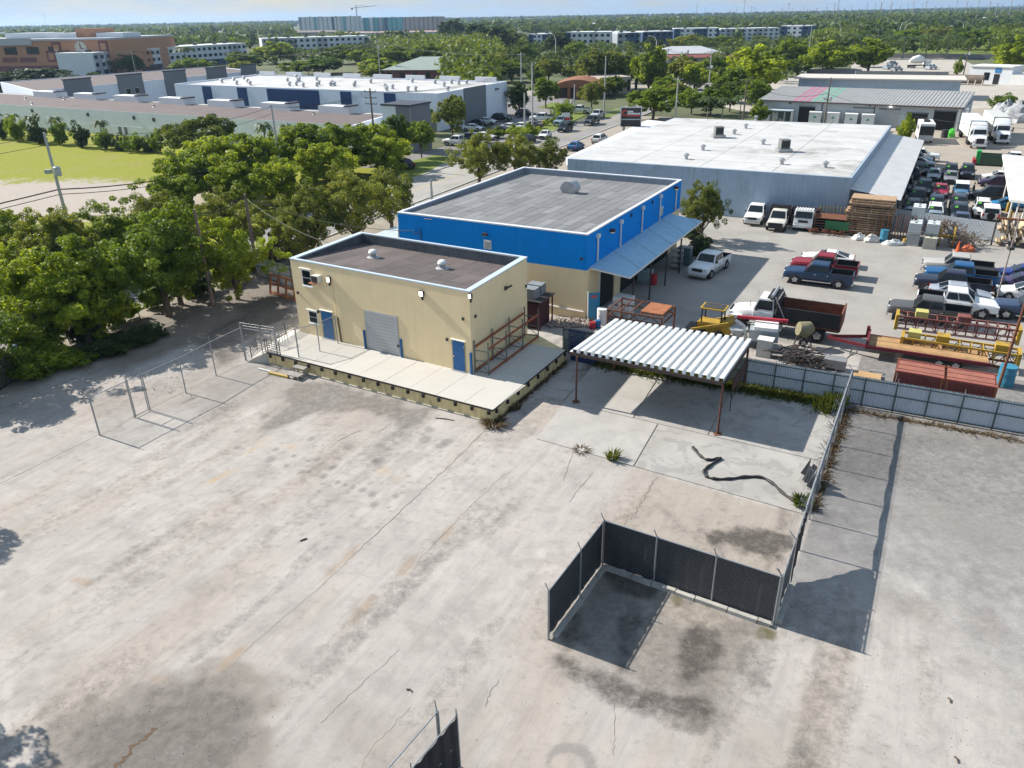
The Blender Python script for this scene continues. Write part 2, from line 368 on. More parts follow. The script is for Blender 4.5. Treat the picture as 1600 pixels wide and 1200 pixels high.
# ================================================================== ground
def pxe(px, py): return to_e(G2(px, py))
def poly_mask(A, B, pts, soft, wob=None):
    q = [pxe(*p) for p in pts]; n = len(q); ins = np.zeros(A.shape, bool); dmin = np.full(A.shape, 1e9)
    for i in range(n):
        (x0, y0), (x1, y1) = q[i], q[(i + 1) % n]
        c = ((y0 > B) != (y1 > B)) & (A < (x1 - x0) * (B - y0) / (y1 - y0 + 1e-12) + x0); ins ^= c
        dx, dy = x1 - x0, y1 - y0; t = np.clip(((A - x0) * dx + (B - y0) * dy) / (dx * dx + dy * dy + 1e-12), 0, 1)
        dmin = np.minimum(dmin, np.hypot(A - x0 - t * dx, B - y0 - t * dy))
    sdv = np.where(ins, dmin, -dmin)
    if wob is not None: sdv = sdv + wob
    return np.clip(sdv / soft + 0.5, 0, 1)
def ell(A, B, px, py, ra, rb, rot=0, wob=None, soft=0.4):
    a, b = pxe(px, py); ca, sa = math.cos(rot), math.sin(rot); u = (A - a) * ca + (B - b) * sa; v = -(A - a) * sa + (B - b) * ca
    d = 1 - np.hypot(u / ra, v / rb)
    if wob is not None: d = d + wob
    return np.clip(d / soft, 0, 1)
def lay(col, m, c, k=1.0):
    m = (m * k)[..., None]; return col * (1 - m) + np.array(c) * m

def yard_colour(A, B):
    sh = A.shape
    big = fbm(sh, 60, 1, 5); mid = fbm(sh, 18, 11, 4); fine = fbm(sh, 5, 21, 3); st = fbm(sh, 16, 31, 4, (5, 0.8)); st2 = fbm(sh, 30, 41, 4, (4, 0.7))
    w1 = (mid - 0.5) * 2; w2 = (fine - 0.5) * 2
    base = np.array((0.46, 0.438, 0.42)); col = np.ones(sh + (3,)) * base
    col *= (0.88 + 0.26 * big)[..., None] * (0.88 + 0.24 * mid)[..., None] * (0.93 + 0.14 * fine)[..., None] * (0.92 + 0.16 * st)[..., None]
    s = np.clip((st - 0.52) / 0.2, 0, 1) * np.clip((big - 0.35) * 3, 0, 1)
    col = lay(col, s, (0.34, 0.31, 0.285), 0.34)
    s = np.clip((st2 - 0.55) / 0.16, 0, 1); col = lay(col, s, (0.41, 0.345, 0.285), 0.4)
    d = np.clip((fbm(sh, 9, 51, 4) - 0.62) / 0.1, 0, 1); col = lay(col, d, (0.27, 0.25, 0.235), 0.28)
    gm = .14 + .36 * np.clip((st2 - .5) * 3, 0, 1) * np.clip((big - .4) * 3, 0, 1) + .3 * np.clip((st - .55) * 4, 0, 1)
    # low corner where silt and asphalt show
    m = poly_mask(A, B, [(40, 1260), (95, 1120), (150, 1085), (225, 1050), (300, 1070), (372, 1032), (470, 1062), (470, 1100), (440, 1125), (462, 1180), (450, 1260)], 0.9, w2 * 0.6 + w1 * 0.9)
    col = lay(col, m, (0.29, 0.262, 0.235), 0.8)
    m2 = poly_mask(A, B, [(60, 1260), (130, 1125), (210, 1085), (330, 1062), (420, 1080), (415, 1180), (400, 1260)], 1.8, w1 * 1.2 + w2 * 0.7)
    col = lay(col, m2, (0.17, 0.158, 0.148), 0.6); gm = np.maximum(gm, m2 * .42)
    m = poly_mask(A, B, [(640, 1130), (700, 1075), (760, 1100), (745, 1180), (660, 1260), (560, 1260), (520, 1150), (470, 1110), (560, 1085)], 0.9, w1 * 0.9)
    col = lay(col, m, (0.30, 0.275, 0.25), 0.42)
    # silt streak along the joint
    for (x, y, ra, rb) in ((352, 1036, .22, .9), (378, 1015, .2, .7), (545, 868, .22, .9), (520, 890, .2, .8), (245, 1060, .6, .25), (130, 910, .9, .25), (560, 960, .35, 1.6), (640, 880, .3, 1.2), (700, 830, .3, 1.3)):
        col = lay(col, ell(A, B, x, y, ra, rb, 0.1, w2 * 0.5, 0.6), (0.37, 0.29, 0.215), 0.6)
    # dark band beside the dock
    m = poly_mask(A, B, [(455, 600), (500, 592), (600, 620), (660, 640), (630, 662), (560, 640), (470, 650), (400, 690), (420, 640)], 1.0, w1 * 0.9 + (st - .5) * 3)
    col = lay(col, m, (0.22, 0.205, 0.19), 0.6); gm = np.maximum(gm, m * .42)
    m = poly_mask(A, B, [(390, 560), (470, 590), (470, 625), (380, 640), (300, 660), (310, 610)], 1.0, w1 + (st - .5) * 3)
    col = lay(col, m, (0.30, 0.275, 0.25), 0.5)
    # ochre spill
    for (x, y, ra, rb, k) in ((350, 742, .35, 1.5, .8), (400, 700, .3, 1.4, .6), (412, 687, .22, .55, 1.0), (455, 700, .5, .6, .7), (330, 750, .4, .8, .5), (600, 737, .5, .5, .5), (620, 750, .3, .7, .4)):
        col = lay(col, ell(A, B, x, y, ra, rb, -0.15, w2 * 0.5 + w1 * .5, 0.7), (0.52, 0.33, 0.12), 0.55 * k)
    # oil drips
    rs = np.random.RandomState(5)
    spots = [(430, 703, .25), (445, 706, .16), (459, 712, .2), (422, 718, .35), (447, 728, .15), (472, 737, .18), (482, 738, .2), (493, 743, .22), (505, 745, .26), (528, 754, .2), (540, 757, .2), (551, 762, .16), (566, 766, .22), (582, 771, .28), (585, 788, .22), (618, 775, .18), (607, 793, .1), (670, 672, .5), (664, 686, .4), (697, 690, .4), (688, 696, .4), (545, 698, .35), (519, 731, .3), (482, 720, .16), (502, 725, .14), (519, 731, .2), (590, 722, .4), (415, 650, .3), (408, 645, .2), (487, 686, .35), (355, 637, .35), (370, 700, .25)]
    for x, y, r in spots:
        col = lay(col, ell(A, B, x, y, r, r * 1.2, 0.3, w2 * 0.5, 0.5), (0.20, 0.19, 0.185), 0.62)
    for _ in range(260):
        x, y = rs.uniform(60, 760), rs.uniform(640, 860); r = rs.uniform(.05, .14)
        a, b = pxe(x, y); i = np.searchsorted(A[0], a); j = np.searchsorted(B[:, 0], b); n = 3
        sl = (slice(max(0, j - n), j + n), slice(max(0, i - n), i + n))
        if A[sl].size: col[sl] = lay(col[sl], np.clip(1.3 - np.hypot(A[sl] - a, B[sl] - b) / r, 0, 1), (0.22, 0.2, 0.19), 0.6)
    # tan settled patch behind the screened pen
    m = poly_mask(A, B, [(1024, 744), (1130, 772), (1255, 803), (1240, 860), (1215, 905), (1090, 870), (950, 822), (990, 790)], 0.3, w2 * 0.2)
    col = lay(col, m, (0.375, 0.33, 0.285), 0.7)
    m = poly_mask(A, B, [(1075, 818), (1110, 832), (1150, 820), (1225, 838), (1240, 850), (1215, 868), (1150, 862), (1110, 845)], 0.7, w1 * 0.9 + w2 * .3)
    gm = np.maximum(gm, m * .85)
    m = poly_mask(A, B, [(1030, 790), (1060, 800), (1100, 850), (1040, 830)], 0.8, w1 * 0.8); gm = np.maximum(gm, m * .5)
    # soot and soil in and before the pen
    m = poly_mask(A, B, [(862, 1002), (945, 885), (1205, 972), (1170, 1010), (1130, 1085), (1100, 1130), (1030, 1085), (930, 1045)], 0.9, w1 * 0.8)
    col = lay(col, m, (0.27, 0.245, 0.22), 0.75); gm = np.maximum(gm, m * .38)
    for pts, k in (([(1075, 982), (1120, 985), (1122, 1010), (1095, 1060), (1060, 1075), (1055, 1040)], .8), ([(865, 1025), (930, 1045), (1000, 1075), (1110, 1100), (1110, 1125), (1060, 1120), (1000, 1105), (940, 1080), (890, 1050)], .75), ([(1000, 960), (990, 1010), (970, 1050), (962, 1000), (975, 970)], .7), ([(1160, 1010), (1190, 1000), (1200, 1060), (1175, 1085), (1150, 1050)], .5), ([(945, 885), (1040, 915), (1000, 930), (950, 910)], .8), ([(870, 995), (900, 960), (910, 1000), (880, 1010)], .7)):
        gm = np.maximum(gm, poly_mask(A, B, pts, .8, .25 + w1 * 0.5 + w2 * .3) * k)
    m = poly_mask(A, B, [(1000, 925), (1100, 945), (1140, 960), (1120, 985), (1070, 975), (1020, 965)], 0.6, w1 * 0.6); col = lay(col, m, (0.47, 0.43, 0.38), 0.6)
    for x, y in ((1190, 990), (1205, 992), (1060, 935)): col = lay(col, ell(A, B, x, y, .35, .5, 0, w2 * .6, .5), (0.10, 0.095, 0.03), 0.7)
    # black repair loop near the lower edge
    o_ = ell(A, B, 893, 1192, .85, .8, 0, w2 * .1, .1); i_ = ell(A, B, 887, 1200, .6, .62, 0, w2 * .15, .15)
    col = lay(col, np.clip(o_ - i_, 0, 1), (0.2, 0.2, 0.2), 0.6)
    m = poly_mask(A, B, [(1130, 1260), (1100, 1180), (1170, 1100), (1290, 1130), (1280, 1260)], 1.2, w1); col = lay(col, m, (0.33, 0.31, 0.285), 0.35)
    # leaf litter and soil under the street trees, plus painted tree shade
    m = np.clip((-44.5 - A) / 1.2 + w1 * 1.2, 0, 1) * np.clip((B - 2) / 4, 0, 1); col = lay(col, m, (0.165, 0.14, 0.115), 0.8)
    m = poly_mask(A, B, [(300, 545), (380, 480), (450, 440), (470, 470), (460, 500), (400, 520), (350, 570)], 1.5, w1 * 1.6); col = lay(col, m, (0.17, 0.145, 0.125), 0.75); gm = np.maximum(gm, m * .6)  # litter tint; the mask boost paints in shade of the left trees
    m = poly_mask(A, B, [(0, 560), (110, 600), (250, 600), (340, 560), (380, 570), (300, 640), (60, 660), (-100, 640)], 1.5, w1); col = lay(col, m, (0.37, 0.33, 0.30), 0.45)
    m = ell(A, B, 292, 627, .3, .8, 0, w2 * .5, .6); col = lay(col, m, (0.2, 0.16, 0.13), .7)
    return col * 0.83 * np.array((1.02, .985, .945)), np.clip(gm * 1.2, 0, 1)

def gravel_colour(A, B):
    sh = A.shape; big = fbm(sh, 60, 101, 5); mid = fbm(sh, 14, 111, 4); fine = fbm(sh, 4, 121, 2); w1 = (mid - .5) * 2; w2 = (fine - .5) * 2
    col = np.ones(sh + (3,)) * np.array((0.375, 0.352, 0.332)); col *= (0.76 + 0.5 * big)[..., None] * (0.78 + 0.44 * mid)[..., None] * (0.78 + 0.44 * fine)[..., None]
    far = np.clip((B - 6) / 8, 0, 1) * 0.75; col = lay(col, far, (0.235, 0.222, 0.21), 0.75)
    rs = np.random.RandomState(9)
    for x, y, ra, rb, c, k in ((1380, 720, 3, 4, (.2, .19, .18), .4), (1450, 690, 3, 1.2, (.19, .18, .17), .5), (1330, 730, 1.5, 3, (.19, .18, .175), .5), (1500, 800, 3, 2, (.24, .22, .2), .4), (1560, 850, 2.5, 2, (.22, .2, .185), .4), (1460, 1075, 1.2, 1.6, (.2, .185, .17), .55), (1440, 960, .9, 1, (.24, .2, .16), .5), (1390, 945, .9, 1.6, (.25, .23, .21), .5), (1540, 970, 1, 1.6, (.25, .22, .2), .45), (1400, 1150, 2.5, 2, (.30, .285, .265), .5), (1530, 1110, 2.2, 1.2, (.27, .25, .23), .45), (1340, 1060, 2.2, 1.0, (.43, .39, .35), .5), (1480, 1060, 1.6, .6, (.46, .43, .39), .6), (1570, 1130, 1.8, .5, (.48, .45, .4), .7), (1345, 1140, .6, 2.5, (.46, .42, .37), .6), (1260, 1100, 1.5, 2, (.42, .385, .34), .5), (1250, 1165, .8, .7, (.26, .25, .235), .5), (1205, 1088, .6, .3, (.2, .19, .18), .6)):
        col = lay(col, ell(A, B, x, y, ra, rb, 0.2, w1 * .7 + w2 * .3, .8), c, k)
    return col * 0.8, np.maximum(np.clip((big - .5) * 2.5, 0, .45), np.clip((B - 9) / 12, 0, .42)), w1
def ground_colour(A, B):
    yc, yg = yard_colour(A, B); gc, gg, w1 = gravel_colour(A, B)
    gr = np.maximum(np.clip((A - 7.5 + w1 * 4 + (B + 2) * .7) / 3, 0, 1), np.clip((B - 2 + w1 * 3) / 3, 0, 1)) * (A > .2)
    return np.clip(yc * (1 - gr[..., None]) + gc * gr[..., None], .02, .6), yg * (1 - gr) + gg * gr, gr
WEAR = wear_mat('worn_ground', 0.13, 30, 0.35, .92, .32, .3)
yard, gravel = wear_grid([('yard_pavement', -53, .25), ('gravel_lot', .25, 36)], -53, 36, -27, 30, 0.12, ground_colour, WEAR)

LAND = P('land_soil', (0.10, 0.11, 0.05), 0.95, 0, 0.35, 0.02)
sheet('ground', [(-9000, -300), (9000, -300), (9000, 14000), (-9000, 14000)], -0.12, LAND)
ASPH_L = P('storage_yard_asphalt', (0.31, 0.29, 0.265), 0.92, 0, 0.16, 0.25, (0.20, 0.185, 0.17), 0.55, 0.3)
sheet('storage_yard', [EP(-37, 22.6), EP(46, 22.4), EP(60, 76), EP(-37, 76)], -0.02, ASPH_L)
LOT = P('sales_lot_asphalt', (0.33, 0.285, 0.235), 0.92, 0, 0.15, 0.3, (0.2, 0.18, 0.155), 0.5, 0.3)
sheet('sales_lot', [G2(1290, 345), G2(1560, 362), G2(1900, 372), G2(1900, 150), G2(1420, 175)], -0.012, LOT)
PALE = P('pale_concrete', (0.40, 0.365, 0.315), 0.92, 0, 0.12, 0.2, (0.28, 0.26, 0.23), 0.4)
sheet('depot_concrete', [G2(1300, 205, 0), G2(1900, 205), G2(1900, 112), G2(1500, 112), G2(1170, 122), G2(1100, 160)], -0.03, PALE)
sheet('truck_yard', [G2(1330, 112), G2(1540, 112), G2(1500, 90), G2(1330, 90)], -0.02, PALE)
# street and its apron
ROAD = P('street_asphalt', (0.25, 0.235, 0.22), 0.92, 0, 0.14, 0.3, (0.17, 0.16, 0.15), 0.5, 0.3)
RA, RB = Vector((-78, -22)), Vector((70, 280)); RD = (RB - RA).normalized(); RN = Vector((RD.y, -RD.x))
def RP(t, o): return RA + RD * t + RN * o
sheet('street', [RP(0, -4.6), RP(0, 4.6), RP(337, 4.6), RP(337, -4.6)], -0.02, ROAD)
SAND = P('sandy_verge', (0.29, 0.255, 0.205), 0.95, 0, 0.25, 0.5, (0.10, 0.12, 0.04), 0.7, 0.4)
sheet('sandy_verge', [RP(20, 4.75), RP(20, 10.5), RP(150, 10.5), RP(150, 4.75)], -0.03, SAND)
sheet('forecourt', [RP(150, 4.75), RP(150, 16), RP(240, 16), RP(240, 4.75)], -0.03, LOT)
mb = MB()
for o in (-4.75, 4.75): mb.obox((*RP(168, o), 0.02), (*(RD * 168), 0), (*(RN * .14), 0), (0, 0, .08))
struct(mb.build('street_kerb', STONE))
mb = MB(); mb.obox((*RP(168, 0), -0.012), (*(RD * 168), 0), (*(RN * .07), 0), (0, 0, .004))
struct(mb.build('street_centre_line', P('yellow_line', (0.55, 0.42, 0.1), 0.8, 0, .2, 2)))
sheet('parking_lot', [G2(560, 262), G2(760, 212), G2(800, 148), G2(900, 150), G2(885, 172), G2(830, 206), G2(740, 240), G2(680, 262)], -0.024, P('parking_asphalt', (0.2, 0.19, 0.185), 0.92, 0, .15, .3))
sheet('side_street', [G2(580, 340), G2(625, 268), G2(705, 246), G2(770, 250), G2(730, 300), G2(660, 340)], -0.016, P('side_asphalt', (0.33, 0.31, 0.285), 0.92, 0, .15, .3, (0.2, 0.19, 0.18), .5))
sheet('crossroad', [G2(840, 172), G2(860, 148), G2(1010, 140), G2(1200, 150), G2(1200, 140), G2(1010, 126), G2(830, 140), G2(780, 150)], -0.028, LOT)
# field, verges
def field_mat():
    m, nt, b = newmat('field_grass'); pos = geo_pos(nt)
    n1 = noise(nt, 0.12, 6, 0.65, pos); n2 = noise(nt, 1.2, 5, 0.7, pos); n3 = noise(nt, 6, 3, .7, pos)
    c = mix(nt, ramp(nt, n2, .3, .7), (0.16, 0.18, 0.022), (0.29, 0.295, 0.055)); c = mix(nt, ramp(nt, n3, .3, .8), c, (0.25, 0.26, 0.025)); c = mix(nt, mth(nt, 'MULTIPLY', ramp(nt, n1, .5, .68), .55), c, (0.26, 0.235, 0.09))
    ctr = G(30, 312); sub = nt.nodes.new('ShaderNodeVectorMath'); sub.operation = 'SUBTRACT'; nt.links.new(pos, sub.inputs[0]); sub.inputs[1].default_value = ctr
    mpn = nt.nodes.new('ShaderNodeMapping'); mpn.inputs['Rotation'].default_value = (0, 0, 0.12); mpn.inputs['Scale'].default_value = (1 / 34, 1 / 15, 0); nt.links.new(sub.outputs[0], mpn.inputs[0])
    ln = nt.nodes.new('ShaderNodeVectorMath'); ln.operation = 'LENGTH'; nt.links.new(mpn.outputs[0], ln.inputs[0])
    d = mth(nt, 'ADD', mth(nt, 'ADD', ln.outputs['Value'], mth(nt, 'MULTIPLY', mth(nt, 'SUBTRACT', n1, .5), 1.2)), mth(nt, 'MULTIPLY', mth(nt, 'SUBTRACT', n2, .5), 1.3))
    c = mix(nt, ramp(nt, d, 1.05, .85), c, mix(nt, n2, (0.33, 0.28, 0.24), (0.46, 0.41, 0.36)))
    nt.links.new(c, b.inputs['Base Color']); b.inputs['Roughness'].default_value = .95; b.inputs['Specular IOR Level'].default_value = .1; bumpit(nt, b, n3, .6, .1); return m
FIELD = field_mat()
sheet('grass_field', [RP(30, -4.9), RP(176, -4.9), G2(618, 226), G2(230, 206), G2(-500, 180), G2(-700, 330)], -0.03, FIELD)
LAWN = P('lawn', (0.13, 0.17, 0.02), 0.95, 0, 0.3, 0.8, (0.2, 0.2, 0.06), 0.5, 0.4)
SHLAWN = LAWN
sheet('lawn', [G2(600, 262), G2(680, 242), G2(712, 246), G2(640, 282)], -0.008, LAWN)
for k, pts in enumerate(([(850, 212), (880, 196), (915, 180), (935, 170), (905, 172), (870, 185), (835, 205)], [(940, 182), (958, 170), (970, 168), (968, 176), (950, 184)], [(1330, 90), (1560, 92), (1600, 80), (1600, 60), (1400, 66), (1330, 76)], [(840, 168), (862, 160), (905, 166), (880, 173)], [(995, 130), (1100, 128), (1180, 132), (1240, 118), (1130, 112), (1000, 118)])):
    sheet('lawn', [G2(*p) for p in pts], -0.006 + 0.001 * k, LAWN)
sheet('lawn', [G2(1400, 52), G2(1650, 52), G2(1650, 44), G2(1400, 45)], -0.01, LAWN)

# ---------------- cracks and joints in the yard
CRACK = P('crack_soil', (0.17, 0.15, 0.13), 0.95, 0, .3, 2)
TAN = P('joint_sand', (0.30, 0.265, 0.225), 0.95, 0, .25, 2)
def strip(name, pts, w, z=0.006, mat=CRACK, wob=0.05, n=10, parent=yard, seed=0):
    rr = random.Random(seed); q = [G2(*p) for p in pts]; path = []
    for i in range(len(q) - 1):
        for k in range(n): path.append(q[i].lerp(q[i + 1], k / n))
    path.append(q[-1]); mb = MB(); vs_ = []
    for i, p in enumerate(path):
        d = (path[min(i + 1, len(path) - 1)] - path[max(0, i - 1)]).normalized(); nrm = Vector((-d.y, d.x)); p = p + nrm * rr.uniform(-wob, wob); ww = w * rr.uniform(.45, 1.2)
        vs_ += [(*(p + nrm * ww / 2), z), (*(p - nrm * ww / 2), z)]
    mb.add(vs_, [(2 * i, 2 * i + 1, 2 * i + 3, 2 * i + 2) for i in range(len(path) - 1)]); return mb.build(name, mat, parent)
strip('joint', [(762, 668), (700, 730), (640, 785), (552, 868)], .045, seed=1); strip('joint', [(552, 868), (480, 935), (400, 1000), (360, 1040)], .05, mat=TAN, seed=2)
strip('joint', [(790, 740), (735, 790), (650, 880)], .016, wob=.06, seed=3); strip('crack', [(625, 1015), (545, 1087), (500, 1130)], .018, seed=4)
strip('crack', [(640, 1105), (575, 1175), (560, 1210)], .05, mat=TAN, seed=5); strip('crack', [(1026, 746), (1005, 780), (993, 800), (975, 822)], .045, wob=.1, seed=6)
strip('crack', [(780, 1062), (756, 1105)], .03, wob=.08, seed=7); strip('crack', [(958, 1092), (962, 1120), (958, 1180)], .015, wob=.04, seed=8)
strip('joint', [(0, 758), (155, 681)], .06, mat=P('joint_light', (0.55, 0.5, 0.45), .9), wob=.01, seed=9); strip('joint', [(0, 756.5), (155, 679.5)], .05, wob=.01, seed=10)
strip('crack', [(180, 1200), (215, 1160), (246, 1138)], .16, mat=P('leaf_crack', (0.11, 0.075, 0.05), .95), wob=.1, seed=11)
strip('crack', [(880, 1005), (895, 990), (935, 1025)], .04, seed=13)
strip('scratch', [(898, 700), (880, 752)], .03, seed=14); strip('scratch', [(925, 738), (888, 785)], .035, seed=15); strip('scratch', [(564, 672), (525, 690)], .06, seed=16); strip('scratch', [(613, 660), (592, 675)], .04, seed=17)
strip('joint', [(155, 681), (250, 630), (374, 570)], .25, mat=TAN, wob=.1, seed=18)

# ---------------- slabs under the carport
SLABM = P('slab_concrete', (0.37, 0.35, 0.325), 0.88, 0, 0.13, 0.7, (0.21, 0.2, 0.19), 0.5, 0.2)
def slab_mat():
    m, nt, b = newmat('stained_slab'); pos = geo_pos(nt)
    n1 = noise(nt, .35, 6, .6, pos); n2 = noise(nt, .9, 6, .65, pos, 1.0); n3 = noise(nt, 9, 4, .6, pos); n4 = noise(nt, 40, 2, .6, pos)
    c = mix(nt, ramp(nt, n1, .3, .7), (0.31, 0.29, 0.265), (0.41, 0.39, 0.365)); c = mix(nt, mth(nt, 'MULTIPLY', ramp(nt, n2, .53, .57), .55), c, (0.24, 0.23, 0.22))
    c = mix(nt, mth(nt, 'MULTIPLY', ramp(nt, n3, .58, .75), .35), c, (0.2, 0.185, 0.17)); c = mix(nt, mth(nt, 'MULTIPLY', n4, .15), c, (0.15, 0.14, 0.13))
    nt.links.new(c, b.inputs['Base Color']); b.inputs['Roughness'].default_value = .88; bumpit(nt, b, n4, .15, .02); return m
STAIN = slab_mat()
slab = struct(bpy.data.objects.new('slab', None)); COL.objects.link(slab)
def lrp(a, b, t): return (a[0] + (b[0] - a[0]) * t, a[1] + (b[1] - a[1]) * t)
FLc, FRc, BRc, BLc = (837, 686), (1262, 806), (1318, 640), (925, 572)
S = lambda u, v: G2(*lrp(lrp(FLc, FRc, u), lrp(BLc, BRc, u), v))
for (u0, u1, v0, v1, mt) in ((0, .36, 0, .5, SLABM), (.36, 1, 0, .5, STAIN), (0, .265, .5, 1, SLABM), (.265, .55, .5, 1, STAIN), (.55, 1, .5, 1, STAIN)):
    e = 0.0022
    MB().prism([S(u0 + e, v0 + e), S(u1 - e, v0 + e), S(u1 - e, v1 - e), S(u0 + e, v1 - e)], -0.05, 0.045 + rnd.uniform(-.004, .004)).build('slab_panel', mt, slab)
for pts in ([(860, 607), (893, 612), (906, 600), (875, 594)], [(845, 618), (880, 626), (892, 613), (859, 608)]):
    MB().prism([G2(*p) for p in pts], -0.05, 0.03).build('slab_panel', SLABM, slab)
# ================================================================== yellow warehouse on its dock
def mid2(a, b, t): return Vector(a).lerp(Vector(b), t)
STUCCO_Y = P('cream_stucco', (0.83, 0.665, 0.405), 0.88, 0, 0.05, 0.8, (0.75, 0.58, 0.33), 0.3, 0.1, streak=((.58, .48, .28), .22))
BLUE_W = P('blue_stucco', (0.002, 0.24, 0.72), 0.8, 0, 0.05, 0.6, (0.004, 0.24, 0.66), 0.3, 0.1, spec=.12, streak=((.004, .13, .4), .3))
BLUEP = P('blue_door_paint', (0.015, 0.115, 0.30), 0.5, 0, 0.1, 2)
ROLLUP = P('grey_shutter', (0.42, 0.43, 0.44), 0.5, 0.1, 0.06, 1)
TRIM = P('pale_blue_flashing', (0.55, 0.64, 0.72), 0.5, 0.2, 0.08, 1)
def roof_mat(name, a, b, lines):
    m, nt, bs = newmat(name); pos = geo_pos(nt)
    n1 = noise(nt, .35, 6, .65, pos); n2 = noise(nt, 2.5, 5, .7, pos, .8); n3 = noise(nt, 30, 2, .6, pos)
    c = mix(nt, ramp(nt, n1, .3, .7), a, b); c = mix(nt, mth(nt, 'MULTIPLY', ramp(nt, n2, .55, .7), .35), c, lines); c = mix(nt, mth(nt, 'MULTIPLY', n3, .25), c, sc(a, .5))
    oi = nt.nodes.new('ShaderNodeObjectInfo'); v = mth(nt, 'ADD', mth(nt, 'MULTIPLY', oi.outputs['Random'], .4), .8); cc = nt.nodes.new('ShaderNodeCombineColor')
    for i in range(3): nt.links.new(v, cc.inputs[i])
    c = mix(nt, 1.0, c, cc.outputs[0], 'MULTIPLY'); nt.links.new(c, bs.inputs['Base Color']); bs.inputs['Roughness'].default_value = .9; bumpit(nt, bs, n3, .3, .02); return m
ROOF_BR = roof_mat('brown_roofing', (0.085, 0.068, 0.066), (0.135, 0.108, 0.10), (0.21, 0.175, 0.16))
ROOF_GR = roof_mat('grey_roofing', (0.165, 0.168, 0.175), (0.225, 0.225, 0.225), (0.13, 0.13, 0.135))

def parapet_building(t, poly, z1, wall_mats, roof_mat_, cap_mat, drop=(0.15, 0.6), th=0.28, strips=0, segs=1, cap_h=0.1, seam=None, lining=None):
    """poly: four plan corners front-left, front-right, back-right, back-left; wall_mats: list of (z0, z1, material)"""
    c = sum(poly, Vector((0, 0))) / 4
    inn = [p + (c - p).normalized() * th * 1.45 for p in poly]
    for (a, b, mt) in wall_mats:
        for i in range(4):
            j = (i + 1) % 4; MB().prism([poly[i], poly[j], inn[j], inn[i]], a, b).build('wall', mt, t)
    out = [p + (p - c).normalized() * .06 for p in poly]; inc = [p + (c - p).normalized() * (th * 1.45 + .05) for p in poly]
    for i in range(4):
        j = (i + 1) % 4; MB().prism([out[i], out[j], inc[j], inc[i]], z1 + .002, z1 + cap_h).build('parapet_cap', cap_mat, t)
    zf, zb = z1 - drop[0], z1 - drop[1]
    deck = MB(); deck.add([(*inn[0], zf - .02), (*inn[1], zf - .02), (*inn[2], zb - .02), (*inn[3], zb - .02)], [(0, 1, 2, 3)])
    ro = deck.build('roof', seam, t)
    for i in range(4):
        j = (i + 1) % 4; e_ = (c - (inn[i] + inn[j]) / 2).normalized() * .02; MB().prism([inn[i], inn[j], inn[j] + e_, inn[i] + e_], zb - .1, z1 - .03).build('parapet_lining', lining, t)
    def rp(u, v):
        p = inn[0].lerp(inn[1], u).lerp(inn[3].lerp(inn[2], u), v); return p, zf + (zb - zf) * v
    n = strips
    for k in range(n):
        v0 = 0.0; off = (k % 3) / 3 * .25
        cuts = [0.0] + [min(.97, (q + 1) / segs - .18 + off + rnd.uniform(-.04, .04)) for q in range(segs - 1)] + [1.0]
        for q in range(len(cuts) - 1):
            u0, u1 = k / n + .0015, (k + 1) / n - .0015; mb = MB(); jz = rnd.uniform(0, .006)
            u1 = min(u1, 1.0)
            vs_ = []
            for (u, v, dz) in ((u0, cuts[q] + .0012, .012), (u1, cuts[q] + .0012, .002), (u1, cuts[q + 1] - .0012, .002), (u0, cuts[q + 1] - .0012, .012)):
                p, z = rp(u, v); vs_.append((p.x, p.y, z + dz + jz))
            lo = [(x, y, z - .012) for x, y, z in vs_]
            mb.add(vs_ + lo, [(0, 1, 2, 3), (4, 5, 1, 0), (5, 6, 2, 1), (6, 7, 3, 2), (7, 4, 0, 3)]); mb.build('roofing_sheet', roof_mat_, ro)
    return rp, ro

YZ = 6.5; DK = 0.92
YF = [G2(453, 405, YZ), G2(733, 457, YZ), G2(823, 403, YZ), G2(563, 364, YZ)]
yel = thing('warehouse', 'cream stucco warehouse with brown flat roof and grey roll-up door on a loading dock', 'building', (*((YF[0] + YF[1]) / 2), 0))
rpY, yroof = parapet_building(yel, YF, YZ, [(0, YZ, STUCCO_Y)], ROOF_BR, TRIM, (0.12, 0.75), .26, 12, 3, .09, P('seam_light', (.20, .165, .15), .9, 0, .2, 1), P('mouldy_shade_lining', (.10, .11, .125), .9, 0, .5, .6, (.03, .03, .03), .7))  # lining colour holds black mould plus painted-in blue-grey parapet shade
F = Facade(YF[0], YF[1]); FS = Facade(YF[1], YF[2])
a, b, c, d = F.rect((472, 421), (485, 424), (474, 444), (487, 447)); window(F, yel, a, b, c, d)
F.part('window_hood', WHITE, yel, a - .2, b + .1, d + .08, d + .15, 0, .12)
a, b, c, d = F.rect((483, 486), (495, 488), (485, 503), (497, 505)); window(F, yel, a, b, c, d)
F.part('window_hood', WHITE, yel, a - .2, b + .2, d + .08, d + .15, 0, .12)
def pdoor(F, t, a, b, c, d, mat=BLUEP):
    fr = F.part('door', P('door_frame_tan', (0.45, 0.37, 0.22), .7), t, a - .08, b + .08, c, d + .08, -.03, .03)
    F.part('threshold', GALV, fr, a - .1, b + .1, c + .004, c + .03, .03, .2); F.part('drip_cap', WHITE, fr, a - .12, b + .12, d + .08, d + .11, 0, .14)
    F.part('door_leaf', mat, fr, a, b, c + .01, d, .0, .05); F.part('handle', CHROME, fr, a + .06, a + .16, c + .98, c + 1.06, .05, .12); F.part('hinge', CHROME, fr, b - .04, b - .01, c + 1.7, c + 1.85, .05, .065)
    return fr
a, b, c, d = F.rect((503, 490), (519, 494), (507, 528), (524, 532)); pdoor(F, yel, a, b, DK, DK + 2.1)
a, b, c, d = F.rect((707, 534), (725, 537), (710, 576), (728, 580)); pdoor(F, yel, a, b, DK, DK + 2.1)
